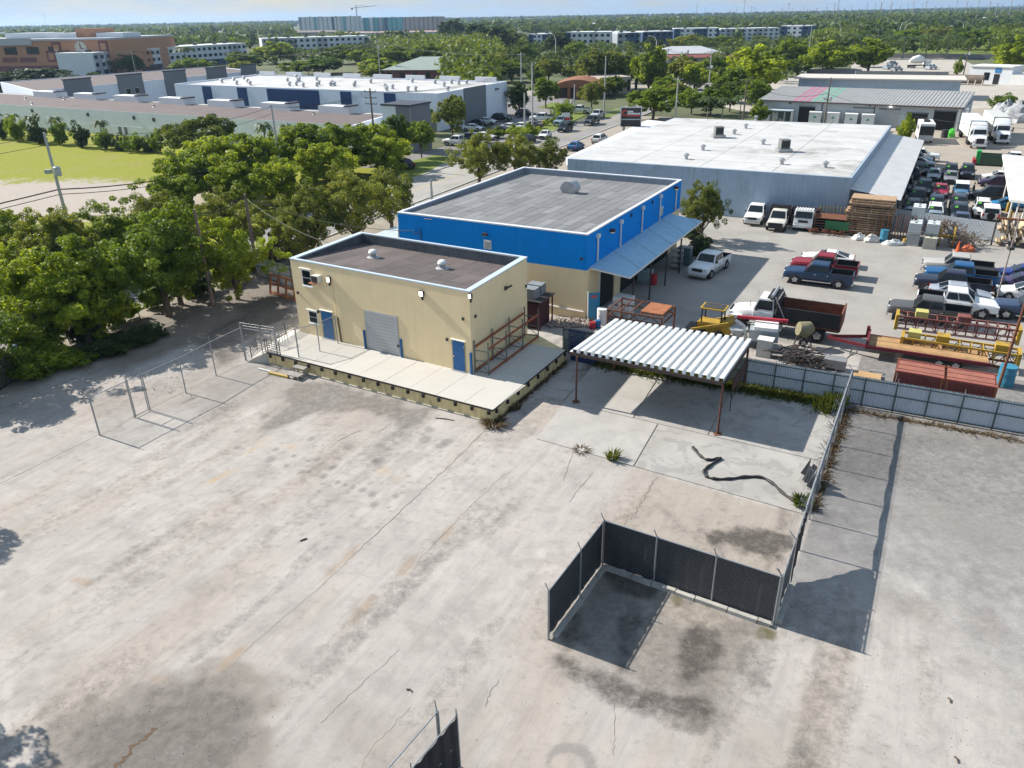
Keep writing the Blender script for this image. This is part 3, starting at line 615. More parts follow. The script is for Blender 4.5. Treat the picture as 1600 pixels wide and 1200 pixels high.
a, b, c, d = F.rect((569, 485), (619, 494), (576, 543), (627, 556))
rd = F.part('roller_door', P('door_jamb', (0.5, 0.44, 0.3), .7), yel, a - .07, b + .07, DK, d + .07, -.03, .02)
n = 12
for k in range(n):
    z0 = DK + .02 + (d - DK) * k / n; z1 = DK + .02 + (d - DK) * (k + 1) / n
    F.box(F.box(MB(), a, b, z0, z1 - .02, 0, .045), a, b, z1 - .02, z1, 0, .03).build('door_slat', ROLLUP, rd)
for s in (a - .22, b + .16): F.part('steel_guard', BLUEP, yel, s, s + .1, DK, DK + 1.35, .0, .16)
F.part('steel_guard', BLUEP, yel, F.L - .09, F.L + .04, DK, DK + 1.5, .002, .14)
# wall details
tt, z = F.px(498, 434); ac = F.part('air_conditioner', P('ac_case', (0.55, .54, .5), .6), yel, tt - .32, tt + .32, z - .25, z + .25, 0, .45)
F.part('grille', DSTEEL, ac, tt - .28, tt + .28, z - .21, z + .21, .45, .47); F.part('bracket', ORUST, ac, tt - .5, tt + .1, z - .34, z - .28, 0, .6)
def flood(F, t, x, y, w=.34, h=.42):
    s, z = F.px(x, y); l = F.part('wall_light', DSTEEL, t, s - w / 2 - .04, s + w / 2 + .04, z - h / 2 - .04, z + h / 2 + .04, .0, .16)
    F.part('lens', LAMP, l, s - w / 2, s + w / 2, z - h / 2, z + h / 2, .16, .2); F.part('bracket', DSTEEL, l, s - .04, s + .06, z - h / 2 - .3, z - h / 2 - .04, .0, .12)
flood(F, yel, 515, 436, .2, .32); flood(F, yel, 660, 458, .24, .28); flood(F, yel, 736, 462, .15, .24)
for x, y in ((466, 457), (699, 530), (724, 498), (623, 540)): s, z = F.px(x, y); F.part('wall_fitting', DSTEEL, yel, s - .07, s + .07, z - .09, z + .09, 0, .1)
s, z = F.px(498, 486); F.part('wall_fitting', DSTEEL, yel, s - .05, s + .09, z - .1, z + .08, 0, .16)
s, z = F.px(521, 490); MB().tube([F.pt(s + .35, DK, .05), F.pt(s + .3, z + .1, .05), F.pt(s + .28, 5.6, .05)], .028, 6).build('conduit', STUCCO_Y, yel)
MB().tube([F.pt(s + .5, DK, .06), F.pt(s + .42, z - .2, .06)], .04, 6).build('conduit', DSTEEL, yel)
s, z = FS.px(789, 450); o = FS.part('wall_light', DSTEEL, yel, s - .12, s + .12, z - .12, z + .12, 0, .14); MB().tube([FS.pt(s, z, .1), FS.pt(s + .35, z + .12, .35)], .07, 8).build('lamp_head', DSTEEL, o)
for x, y in ((742, 494), (821, 447)): s, z = FS.px(x, y); FS.part('wall_fitting', DSTEEL, yel, s - .07, s + .07, z - .09, z + .09, 0, .1)
def turbine(t, p, z, s=1.0, mat=GALV):
    v = MB().lathe((p.x, p.y, z), [(.62 * s, 0), (.5 * s, .08 * s), (.3 * s, .1 * s), (.27 * s, .3 * s), (.27 * s, .34 * s)], 14).build('roof_vent', mat, t, 35)
    MB().lathe((p.x, p.y, z + .34 * s), [(.26 * s, 0), (.38 * s, .04 * s), (.40 * s, .16 * s), (.33 * s, .24 * s), (.36 * s, .28 * s), (.25 * s, .38 * s), (.08 * s, .42 * s)], 14).build('vent_cap', WHITE, v, 35); return v
for x, y in ((583, 401), (691, 418)): p = G2(x, y, YZ - .4); turbine(yel, p, YZ - .46, .82)
MB().tube([(*mid2(YF[3], YF[2], .5), YZ - .9), (*mid2(YF[3], YF[2], .5), YZ - .4)], .05).build('pipe', GALV, yel)

# ---------------- loading dock
DOCKC = P('dock_slab', (0.48, 0.455, 0.41), 0.85, 0, 0.05, 0.7, (0.42, 0.39, 0.33), 0.3, 0.1)
DOCKW = P('dock_wall', (0.70, 0.57, 0.30), 0.9, 0, 0.12, 1.2, (0.17, 0.15, 0.09), 0.6, 0.2, streak=((.26, .2, .11), .7))
D0, D1, D2, D3, D4 = G2(417, 550, DK), G2(770, 640.5, DK), G2(884, 547, DK), G2(838, 521, DK), G2(474, 513, DK)
dock = thing('loading_dock', 'long concrete loading dock with yellow stained face and black rubber bumpers', 'dock', (*((D0 + D1) / 2), 0))
DF = Facade(D0, D1); DS = Facade(D1, D2)
MB().prism([D0, D1, D2, D3, D4], 0, DK - .05).build('dock_wall', DOCKW, dock)
I1 = D1 + (D2 - D1).normalized() * 0
cor = YF[1]                       # building corner
def dslab(q): MB().prism(q, DK - .048, DK + rnd.uniform(-.003, .003)).build('floor_slab', DOCKC, dock)
L0, L1 = D0, D1 + (D2 - D1) * 0.0
# front strip: between the dock edge and the front wall, cut across
wl0, wl1 = D4 + (YF[0] - D4) * 0.0, YF[1] + (YF[1] - YF[0]).normalized() * 0.0
fr_b = [D0.lerp(D1, k / 9) for k in range(10)]
wd = (YF[1] - YF[0]).normalized(); wn_ = Vector((wd.y, -wd.x))
def back_of(p):                   # foot of p on the wall line
    return YF[0] + wd * (p - YF[0]).dot(wd) + wn_ * (-.2)
g_ = .012
for k in range(9):
    p, q = fr_b[k], fr_b[k + 1]; dd = (q - p).normalized() * g_
    dslab([p + dd, q - dd, back_of(q) - dd, back_of(p) + dd])
side = [D1.lerp(D2, k / 4) for k in range(5)]
sw = (YF[2] - YF[1]).normalized()
for k in range(4):
    p, q = side[k], side[k + 1]; dd = (q - p).normalized() * g_
    ip = lambda P_: YF[1] + sw * (P_ - YF[1]).dot(sw) + Vector((-sw.y, sw.x)) * .2
    a_, b_ = p + dd, q - dd
    if k == 0: a_ = D1 + dd; dslab([a_ + (back_of(D1) - D1).normalized() * 0, b_, ip(b_), back_of(D1) + (back_of(D1) - D1).normalized() * .03])
    else: dslab([a_, b_, ip(b_), ip(a_)])
dslab([D0 + (D0 - D1).normalized() * .0, back_of(D0), D4, D0.lerp(D4, .5)])
for FF, nm in ((DF, 16), (DS, 8)):
    FF.part('edge_angle', DSTEEL, dock, 0, FF.L, DK - .1, DK + .012, .0, .03)
    for k in range(nm):
        s = .35 + (FF.L - .6) * k / (nm - 1); FF.part('bumper', RUBBER, dock, s - .085, s + .085, DK - .34, DK - .1, .002, .12)
DF.part('plinth', STONE, dock, 0, DF.L, 0, .09, .0, .08)
# ramp at the end of the dock
rp0, rp1 = G2(385, 566), G2(452, 516); ramp_ = MB(); 
e0, e1 = D0, D0 + (D4 - D0) * .9
ramp_.add([(*e0, DK - .01), (*e1, DK - .01), (*rp1, 0.02), (*rp0, 0.02), (*e0, 0), (*e1, 0)], [(0, 3, 2, 1), (0, 4, 3), (1, 2, 5)]); ramp_.build('ramp', DOCKC, dock)
def railing(name, label, pts, h, bars, parent=None, mat=P('rail_paint', (0.13, 0.12, 0.125), .6, .3), grp=None):
    t = thing(name, label, 'railing', pts[0], grp)
    for p in pts: MB().tube([p, (p[0], p[1], p[2] + h)], .035, 6).build('post', mat, t)
    for k in range(bars):
        z = h * (k + 1) / bars - .02
        MB().tube([(p[0], p[1], p[2] + z) for p in pts], .024, 6).build('rail', mat, t)
    return t
V3 = lambda p, z: (p[0], p[1], z)
railing('handrail', 'five-bar dark steel railing climbing the ramp beside the dock end', [V3(G2(394, 562), .1), V3(G2(404, 556), .45), V3(D0 + (D0 - D1).normalized() * .08, DK)], 1.0, 5)
railing('handrail', 'dark steel bar railing along the rear edge of the dock end', [V3(G2(424, 536, DK), DK), V3(G2(447, 524, DK), DK), V3(G2(470, 511, DK), DK)], 1.05, 6)
railing('handrail', 'short barred railing panel standing across the dock near the ramp', [V3(D0 + wn_ * -.1, DK), V3(D0.lerp(D1, .065) + wn_ * -.1, DK)], 1.05, 6)
t = thing('bicycle_rack', 'looped steel rack frame standing on the dock beside the railing', 'rack', (*G2(432, 541, DK), DK))
for k in range(5):
    p = G2(421 + 4.2 * k, 544 - 1.2 * k, DK); MB().tube([(p.x, p.y, DK), (p.x, p.y, DK + .9), (p.x + .25, p.y + .25, DK + 1.0), (p.x + .45, p.y + .5, DK + .8), (p.x + .45, p.y + .5, DK)], .022, 6).build('hoop', GALV, t)
# steps, wheel stop
st = thing('steps', 'two weathered step platforms against the dock face', 'steps', (*G2(473, 590), 0))
s0 = DF.px(476, 583)[0]
for k, (h, o0, o1) in enumerate(((.62, .1, .55), (.3, .56, 1.15))):
    DF.part('tread', GWOOD, st, s0 - .5, s0 + .5, h - .06, h, o0, o1)
    for ss in (-.45, .45):
        for oo in (o0 + .06, o1 - .06): DF.part('leg', GWOOD, st, s0 + ss - .04, s0 + ss + .04, 0, h - .062, oo - .04, oo + .04)
ws = thing('wheel_stop', 'faded yellow concrete wheel stop below the dock ramp', 'wheel stop', (*G2(436, 588), 0))
p, q = G(421, 584), G(451, 591); MB().bar(p + Vector((0, 0, .08)), q + Vector((0, 0, .08)), .2, .15).build('body', P('yellow_stop', (0.45, 0.32, 0.09), .8, 0, .2, 3, (0.4, .38, .35), .6), ws)
p, q = G(405, 577), G(424, 582); tag(MB().tube([p + Vector((0, 0, .06)), q + Vector((0, 0, .06))], .06, 8).build('pipe', WHITE), 'white plastic pipe lying beside the yellow wheel stop', 'pipe')
# pallet rack
RB_ = P('rack_beam', (0.30, 0.085, 0.035), .75, 0, .3, 3, (0.12, .05, .03), .5); RU_ = P('rack_upright', (0.12, 0.14, 0.135), .6, .2, .2)
rk = thing('pallet_rack', 'empty pallet rack with orange-brown beams and green-grey uprights beside the warehouse wall', 'rack', (*G2(764, 585, DK), DK))
f0, f1 = G2(764, 586, DK), G2(841, 528, DK); b0, b1 = G2(743, 582, DK), G2(820, 525, DK)
rh = top_z((f0.x, f0.y), 536) - DK
for k in range(4):
    f_, b_ = f0.lerp(f1, k / 3), b0.lerp(b1, k / 3)
    for p in (f_, b_): MB().bar((p.x, p.y, DK), (p.x, p.y, DK + rh), .09, .09, (1, 0, 0)).build('upright', RU_, rk)
    for z in (.15, .9, 1.6): MB().bar((f_.x, f_.y, DK + z), (b_.x, b_.y, DK + z), .05).build('brace', RU_, rk)
    MB().bar((f_.x, f_.y, DK + .2), (b_.x, b_.y, DK + .88), .035).build('brace', RU_, rk)
for k in range(3):
    for (u, v) in ((f0, f1), (b0, b1)):
        for z in (.14, rh - .45): MB().bar((*u.lerp(v, k / 3), DK + z), (*u.lerp(v, (k + 1) / 3), DK + z), .07, .13).build('beam', RB_, rk)

# ================================================================== blue and cream workshop
BZ = 6.84
BF = [G2(621, 333, BZ), G2(918, 368, BZ), G2(1065, 282, BZ), G2(818, 262, BZ)]
blu = thing('workshop', 'bright blue over cream workshop with grey felt roof and metal awning', 'building', (*((BF[0] + BF[1]) / 2), 0))
SPL = top_z(BF[1], 423)
BF2 = [p + (p - sum(BF, Vector((0, 0))) / 4).normalized() * -.012 for p in BF]
rpB, broof = parapet_building(blu, BF, BZ, [(SPL, BZ, BLUE_W), (0, SPL - .002, STUCCO_Y)], ROOF_GR, P('cap_white', (0.68, .70, .72), .5, .1, .06, 1), (0.18, 0.55), .24, 20, 5, .1, P('seam_dark', (.06, .06, .062), .9), P('grey_lining', (.24, .27, .31), .9, 0, .15, 1))
F = Facade(BF[0], BF[1]); FS = Facade(BF[1], BF[2])
def louvre(F, t, x, y, w=.6, h=.6):
    s, z = F.px(x, y); v = F.part('louvre', WHITE, t, s - w / 2, s + w / 2, z - h / 2, z + h / 2, 0, .05)
    for k in range(6): F.part('blade', P('louvre_blade', (.4, .42, .42), .6), v, s - w / 2 + .06, s + w / 2 - .06, z - h / 2 + .06 + k * (h - .12) / 6, z - h / 2 + .06 + (k + .6) * (h - .12) / 6, .05, .08)
louvre(F, blu, 762, 382, .7, .75); s, z = F.px(759, 366); l = F.part('wall_light', DSTEEL, blu, s - .2, s + .2, z - .06, z + .12, 0, .3); F.part('lens', GALV, l, s - .16, s + .16, z - .1, z - .06, .04, .28)
s, z = F.px(658, 365); mst = MB().tube([F.pt(s, z - 1.0, .1), F.pt(s, z + .3, .1), F.pt(s - .2, z + .4, .1)], .07, 8).build('service_mast', BLUEP, blu); MB().tube([F.pt(s - .1, z, .1), F.pt(s - .6, z + .05, .3)], .04).build('insulator', DSTEEL, mst)
s, z = F.px(909, 404); F.part('wall_fitting', DSTEEL, blu, s - .1, s + .1, z - .1, z + .1, 0, .12)
for x0, y0, y1 in ((933, 371, 407), (969, 349, 384), (1003, 327, 361), (1031, 309, 342), (1056, 296, 327)):
    s, z1 = FS.px(x0, y0); _, z0 = FS.px(x0, y1); dsp = MB().tube([FS.pt(s, z0, .09), FS.pt(s, z1, .09)], .075, 8).build('downspout', WHITE, blu); FS.part('rain_head', WHITE, dsp, s - .17, s + .17, z1, z1 + .3, .0, .24)
louvre(FS, blu, 1033, 330, .9, .8)
for x, y in ((954, 360), (1054, 293)):
    s, z = FS.px(x, y); l = FS.part('wall_light', DSTEEL, blu, s - .22, s + .12, z - .1, z + .14, 0, .4); FS.part('lens', emit('warm_lens', (1, .75, .3), .6) if 'warm_lens' not in MATS else MATS['warm_lens'], l, s - .16, s + .06, z - .14, z - .1, .1, .36)
for x, y in ((986, 336), (1019, 316)): s, z = FS.px(x, y); FS.part('wall_fitting', DSTEEL, blu, s - .1, s + .1, z - .14, z + .14, 0, .1)
# half-round hood vent
p = G2(891, 300, BZ - .35); hv = MB(); nn = 12
for k in range(nn):
    a0_, a1_ = math.pi * k / nn, math.pi * (k + 1) / nn
    ax = Vector((*E2, 0)); sd_ = Vector((*E1, 0)); r_ = .85
    c0 = Vector((p.x, p.y, BZ - .1)); q0 = c0 + (sd_ * math.cos(a0_)) * r_ + Vector((0, 0, math.sin(a0_) * r_)); q1 = c0 + (sd_ * math.cos(a1_)) * r_ + Vector((0, 0, math.sin(a1_) * r_))
    hv.quad(q0 - ax * .55, q0 + ax * .55, q1 + ax * .55, q1 - ax * .55); hv.add([c0 - ax * .55, q0 - ax * .55, q1 - ax * .55], [(0, 1, 2)]); hv.add([c0 + ax * .55, q1 + ax * .55, q0 + ax * .55], [(0, 1, 2)])
hvo = hv.build('hood_vent', GALV, blu, 40); MB().obox((p.x, p.y, BZ - .32), (*(E1 * .7), 0), (*(E2 * .45), 0), (0, 0, .22)).build('curb', GALV, hvo)
# awning
AW = P('awning_steel', (0.30, 0.50, 0.64), .5, .1, .12, 1.5, (.25, .3, .33), .4)
s0, zi0 = FS.px(921, 418); s1, zi1 = FS.px(1046, 333); zi = (zi0 + zi1) / 2; zo = zi - .55
q0, q1 = G2(984, 433, zo), G2(1097, 345, zo)
aw = thing('awning', 'long blue-grey ribbed steel awning along the side of the blue workshop', 'awning', (*q0, 0))
i0, i1 = FS.pt(s0, 0, .02).to_2d(), FS.pt(s1, 0, .02).to_2d(); npan = 16
for k in range(npan):
    mb = MB(); m_ = 6
    for j in range(m_ + 1):
        for (e_, zz) in ((0, zi), (1, zo)):
            u = (k + j / m_) / npan; p = i0.lerp(i1, u).lerp(q0.lerp(q1, u), e_); mb.v.append((p.x, p.y, zz + (.035 if j % 2 else 0) + rnd.uniform(-.004, .004)))
    mb.f = [(2 * j, 2 * j + 1, 2 * j + 3, 2 * j + 2) for j in range(m_)]; mb.build('roof_sheet', AW, aw)
MB().bar((*q0, zo - .07), (*q1, zo - .07), .08, .14).build('fascia', WHITE, aw)
MB().bar((*i0, zi - .09), (*q0, zo - .07), .06, .12).build('end_trim', WHITE, aw); MB().bar((*i1, zi - .09), (*q1, zo - .07), .06, .12).build('end_trim', WHITE, aw)
for k in range(5):
    p = i0.lerp(i1, .08 + k * .21).lerp(q0.lerp(q1, .08 + k * .21), .93); MB().bar((p.x, p.y, 0), (p.x, p.y, zo - .14), .12, .12, (1, 0, 0)).build('post', DSTEEL, aw)
    g0 = i0.lerp(i1, .12 + k * .2); g1 = q0.lerp(q1, .12 + k * .2); MB().tube([(g0.x, g0.y, BZ - 1.3), (g1.x, g1.y, zo + .05)], .012, 5).build('stay', DSTEEL, aw)
# bay opening and open door under the awning
op0 = FS.px(934, 470)[0]; DARK = P('dark_interior', (0.02, 0.02, 0.022), .9)
FS.part('bay_door', DARK, blu, op0 + .2, op0 + 3.2, .02, SPL - .4, -.02, .03); FS.part('bay_frame', WHITE, blu, op0 - .0, op0 + .18, 0, SPL - .2, 0, .1); FS.part('bay_frame', STUCCO_Y, blu, op0 + 3.22, op0 + 3.9, 0, SPL - .2, 0, .12)
FS.part('bay_door', DARK, blu, op0 + 5, FS.L - 3, .02, 2.9, -.02, .025)
dp = G2(919, 501); dq = G2(936, 500); od = thing('open_door', 'open blue steel door with a small red decal at the corner of the cream wall', 'door', (*dp, 0))
DT = P('teal_door', (0.02, 0.2, 0.36), .5, 0, .08, 2); DFc = Facade(dp, dq); DFc.part('leaf', DT, od, 0, DFc.L, .05, 2.3, -.03, .03); DFc.part('frame', WHITE, od, -.1, -.01, 0, 2.4, -.05, .05)
def marks(F, parent, s0, s1, z, h, n, mat, out=.03):     # row of lettering too small to read
    w = (s1 - s0) / n
    for k in range(n): F.part('letter', mat, parent, s0 + w * (k + .12), s0 + w * (k + .85), z - h / 2, z + h / 2 * (1 if k % 3 else .8), out - .01, out + .012)
RED = P('red_letter', (0.55, 0.05, 0.04), .6); marks(DFc, od, DFc.L * .2, DFc.L * .75, 2.0, .24, 3, RED, .04)
s0, z0 = F.px(855, 475); s1, z1 = F.px(912, 487)
MB().tube([F.pt(s0, z0, .08), F.pt((s0 + s1) / 2, z1 + .05, .1), F.pt(s1, z1, .08)], .06, 8).build('wall_pipe', WHITE, blu)
# lean-to roof between workshop and street trees
lt = thing('lean_to', 'pale low lean-to roof at the corner of the blue workshop', 'lean-to', (*G2(600, 372), 0))
qq = [G2(585, 366, 3.2), G2(622, 352, 3.2), G2(622, 372, 3.2), G2(600, 380, 3.2)]; MB().prism(qq, 3.1, 3.2).build('roof', P('lean_roof', (.45, .5, .5), .6), lt)
for p in qq: MB().bar((*p, 0), (*p, 3.1), .1, .1, (1, 0, 0)).build('post', GALV, lt)

# ================================================================== carport
CZ = 3.35
CP = [G2(890, 549, CZ), G2(1130, 597, CZ), G2(1174, 534, CZ), G2(957, 501, CZ)]
car = thing('carport', 'open carport with white ribbed metal roof on rusty brown posts', 'carport', (*((CP[0] + CP[1]) / 2), 0))
PAN = P('white_deck', (0.66, 0.68, 0.69), .5, .1, .05, 1.0, (.5, .5, .5), .2)
npan = 20
for k in range(npan):
    mb = MB(); prof = [(0, 0), (.42, 0), (.44, .2), (.98, .2), (1.0, 0)]
    for (u_, h_) in prof:
        u = (k + u_) / npan
        for p in (CP[0].lerp(CP[1], u), CP[3].lerp(CP[2], u)): mb.v.append((p.x, p.y, CZ + h_))
    m_ = len(prof); mb.f = [(2 * j, 2 * j + 2, 2 * j + 3, 2 * j + 1) for j in range(m_ - 1)]; mb.build('roof_panel', PAN, car)
for (u, v) in ((0, 1), (1, 2), (3, 2), (0, 3)): MB().bar((*CP[u], CZ - .12), (*CP[v], CZ - .12), .1, .2).build('beam', P('brown_beam', (.07, .05, .045), .7, .2), car)
for u in (.35, .68): MB().bar((*CP[0].lerp(CP[3], u), CZ - .12), (*CP[1].lerp(CP[2], u), CZ - .12), .08, .18).build('beam', MATS['brown_beam'], car)
for x, y in ((900, 629), (1121, 679), (1161, 610)):
    p = G2(x, y); MB().bar((p.x, p.y, 0), (p.x, p.y, CZ - .2), .11, .11, (1, 0, 0)).build('post', P('post_brown', (.10, .045, .035), .8, .1, .3, 3), car); MB().box(p.x - .22, p.x + .22, p.y - .22, p.y + .22, .04, .07).build('base_plate', RUST, car)
p = CP[3] + (CP[0] - CP[3]) * .12 + (CP[2] - CP[3]) * .06; MB().bar((p.x, p.y, 0), (p.x, p.y, CZ - .2), .15, .15, (1, 0, 0)).build('post', RUST, car)
a_, b_ = G2(1161, 610), G2(1161, 610) + (CP[1] - CP[2]) * .5
MB().obox((*(a_.lerp(b_, .5)), 1.75), (*((b_ - a_) / 2), 0), (*(E1 * .04), 0), (0, 0, .42)).build('side_panel', P('brown_panel', (.08, .04, .035), .8), car)
MB().tube([(*a_, .9), (*b_, .9)], .03).build('rail', DSTEEL, car); MB().tube([(*b_, 0), (*b_, 1.4)], .03).build('rail_post', DSTEEL, car)
# ================================================================== fences
def link_mat(nm, wd):
    m, nt, b = newmat(nm); uv = nt.nodes.new('ShaderNodeUVMap'); sp = nt.nodes.new('ShaderNodeSeparateXYZ'); nt.links.new(uv.outputs[0], sp.inputs[0])
    a = mth(nt, 'FRACT', mth(nt, 'MULTIPLY', mth(nt, 'ADD', sp.outputs[0], sp.outputs[1]), 11.0)); c = mth(nt, 'FRACT', mth(nt, 'MULTIPLY', mth(nt, 'SUBTRACT', sp.outputs[0], sp.outputs[1]), 11.0))
    l = mth(nt, 'MAXIMUM', mth(nt, 'LESS_THAN', a, wd), mth(nt, 'LESS_THAN', c, wd))
    nt.links.new(l, b.inputs['Alpha']); b.inputs['Base Color'].default_value = (.34, .36, .38, 1); b.inputs['Metallic'].default_value = .5; b.inputs['Roughness'].default_value = .5; return m
LINK = link_mat('chain_link', .085); LINK2 = link_mat('chain_link_heavy', .17)
SCREEN = P('black_screen', (0.016, 0.018, 0.024), .75, 0, .25, 1.5, (.04, .04, .045), .5)
POSTM = P('fence_post_grey', (0.30, 0.32, 0.34), .5, .5, .15)
def uvquad(a, b, z0, z1, u0=0):
    mb = MB(); L = (Vector(b) - Vector(a)).length; mb.quad((*a, z0), (*b, z0), (*b, z1), (*a, z1)); mb.uv = [(u0, z0), (u0 + L, z0), (u0 + L, z1), (u0, z1)]; return mb
def chain_fence(label, posts, h, screen=(), link=(), arms=None, wires=3, rail=True, pr=.038, arm_dir=None, name='chain_link_fence', curb=None, mid=False, extra=.35, group=None, bottom_gap=.04, lm=None):
    t = thing(name, label, 'fence', (*posts[0], 0), group); n = len(posts)
    for i, p in enumerate(posts):
        MB().tube([(*p, 0), (*p, h + .05)], pr * (1.25 if i in (0, n - 1) else 1), 8).build('post', POSTM, t)
        if arms:
            ad = Vector(arm_dir) if arm_dir else Vector((0, 0)); MB().tube([(*p, h), (p[0] + ad.x * .3, p[1] + ad.y * .3, h + extra)], .022, 5).build('barb_arm', POSTM, t)
    u = 0
    for i in range(n - 1):
        a, b = Vector(posts[i]), Vector(posts[i + 1]); L = (b - a).length
        if rail: MB().tube([(*a, h), (*b, h)], .026, 6).build('top_rail', POSTM, t)
        if mid: MB().tube([(*a, h * .5), (*b, h * .5)], .022, 6).build('middle_rail', POSTM, t)
        if i in link: uvquad(a, b, bottom_gap, h, u).build('mesh_panel', lm or LINK, t)
        if i in screen:
            nrm = Vector((-(b - a).y, (b - a).x)).normalized() * .03; mb = MB(); m_ = 12
            for j in range(m_ + 1):
                q = a.lerp(b, j / m_) + nrm * (1 + .8 * math.sin(j * 2.1 + i)); mb.v += [(*q, .1 + .03 * math.sin(j * 1.7)), (*q, h - .03 + .02 * math.sin(j * 2.9 + i))]
            mb.f = [(2 * j, 2 * j + 2, 2 * j + 3, 2 * j + 1) for j in range(m_)]; mb.build('screen', SCREEN, t)
        if arms:
            ad = Vector(arm_dir) if arm_dir else Vector((0, 0))
            for w in range(wires): f_ = (w + 1) / wires; MB().tube([(a.x + ad.x * .3 * f_, a.y + ad.y * .3 * f_, h + extra * f_), (b.x + ad.x * .3 * f_, b.y + ad.y * .3 * f_, h + extra * f_)], .005, 3, False).build('barbed_wire', GALV, t)
        u += L
    return t
# run dividing yard and gravel lot
C0, CEND = G2(1211, 977), G2(1322, 634)
posts = [C0.lerp(CEND, k / 8) for k in range(9)]
rf = chain_fence('tall chain-link fence with barbed-wire arms dividing the concrete yard from the gravel lot', posts, 2.4, screen=(0,), link=range(8), arms=True, arm_dir=-E1, wires=3, lm=LINK2)
# screen torn loose in the second bay, rolled up along the rest
a, b = posts[1], posts[2]; mb = MB(); m_ = 14
for j in range(m_ + 1):
    f_ = j / m_; q = a.lerp(b, f_ * .98) + E1 * (.06 + .05 * math.sin(j * 2)); lo = .12 + 2.2 * (max(0, (f_ - .12) / .88) ** .8) * .8
    mb.v += [(*q, min(lo, 2.2)), (*q, 2.36 - .5 * max(0, f_ - .75))]
mb.f = [(2 * j, 2 * j + 2, 2 * j + 3, 2 * j + 1) for j in range(m_)]; mb.build('torn_screen', SCREEN, rf)
for k in range(2, 8): MB().tube([(*posts[k], 2.33), (*(posts[k].lerp(posts[k + 1], .5)), 2.27), (*posts[k + 1], 2.33)], .07, 6).build('rolled_screen', P('grey_roll', (.16, .17, .19), .8), rf)
q = [posts[0] + E2 * 0.1 + E1 * .1, posts[0].lerp(posts[1], .95) + E1 * .12]; MB().bar((*q[0], .11), (*q[1], .11), .22, .22).build('curb', STONE, rf)
# screened pen
PL, PC = G2(857, 999), G2(941, 883)
pen = chain_fence('black screened chain-link pen with posts and barb arms in the concrete yard', [PL, PL.lerp(PC, .55), PC, PC.lerp(C0, .32), PC.lerp(C0, .655), C0 + E1 * -.07], 2.4, screen=range(5), link=range(5), arms=True, arm_dir=(E2 * .0 - E1 * .5), wires=0)
for (a, b) in ((PL, PC), (PC, C0)):
    d = (b - a).normalized(); nrm = Vector((d.y, -d.x)); k = 0; L = (b - a).length; s = .2
    while s < L - .15:
        l = rnd.uniform(.8, 1.6); e_ = min(s + l, L - .1); MB().bar((*(a + d * s + nrm * .18), .08 + rnd.uniform(-.02, .03)), (*(a + d * (e_ - .04) + nrm * (.18 + rnd.uniform(-.03, .03))), .08), .2, .2).build('curb_block', STONE, pen); s = e_
# open chain-link run beside the street yard
LP = [G2(156, 680), G2(211, 653), G2(235, 641), G2(291, 614), G2(338, 587), G2(384, 563)]
lf = chain_fence('see-through galvanised chain-link fence with a narrow gap between the yard and the tree line', LP, 2.5, link=(0, 2, 3, 4), arms=True, arm_dir=(0, 0), wires=2, extra=.4)
g0, g1 = LP[1].lerp(LP[2], .08), LP[1].lerp(LP[2], .9)
gt = thing('pedestrian_gate', 'narrow steel gate frame standing in the gap of the see-through fence', 'gate', (*g0, 0))
for p in (g0, g1): MB().tube([(*p, .05), (*p, 2.9)], .03, 6).build('stile', POSTM, gt)
for z in (.12, 1.7): MB().tube([(*g0, z), (*g1, z)], .025, 6).build('rail', POSTM, gt)
K2 = G2(470, 577); K3 = G2(500, 549, DK); K4 = G2(528, 536, DK)
chain_fence('galvanised chain-link fence with barb wires running in front of the dock ramp', [LP[5] + Vector((.05, 0)), LP[5].lerp(K2, .35), LP[5].lerp(K2, .62)], 2.5, link=(0, 1), arms=True, arm_dir=(0, 0), wires=2, extra=.4)
t = chain_fence('chain-link fence across the dock ending at the warehouse wall by the blue door', [K2, K3, K4], 3.0, link=(0, 1), wires=0)
# gate near the lower edge
p0, p1 = G2(713, 1118, 2.35), G2(560, 1300, 2.35)
gate = chain_fence('black screened gate leaf on a grey post standing alone in the concrete yard', [p0, p0.lerp(p1, .5), p1], 2.35, screen=(0, 1), link=(0, 1), arms=True, arm_dir=(0, 0), wires=0, mid=True, name='gate', extra=.3)
p0b, p1b = p0 + Vector((-.62, .18)), p1 + Vector((-.62, .18))
chain_fence('thin pipe gate frame parallel to the black screened gate', [p0b, p1b], 2.3, wires=0, arms=True, arm_dir=(-.15, .1), name='gate', pr=.05, extra=.5)
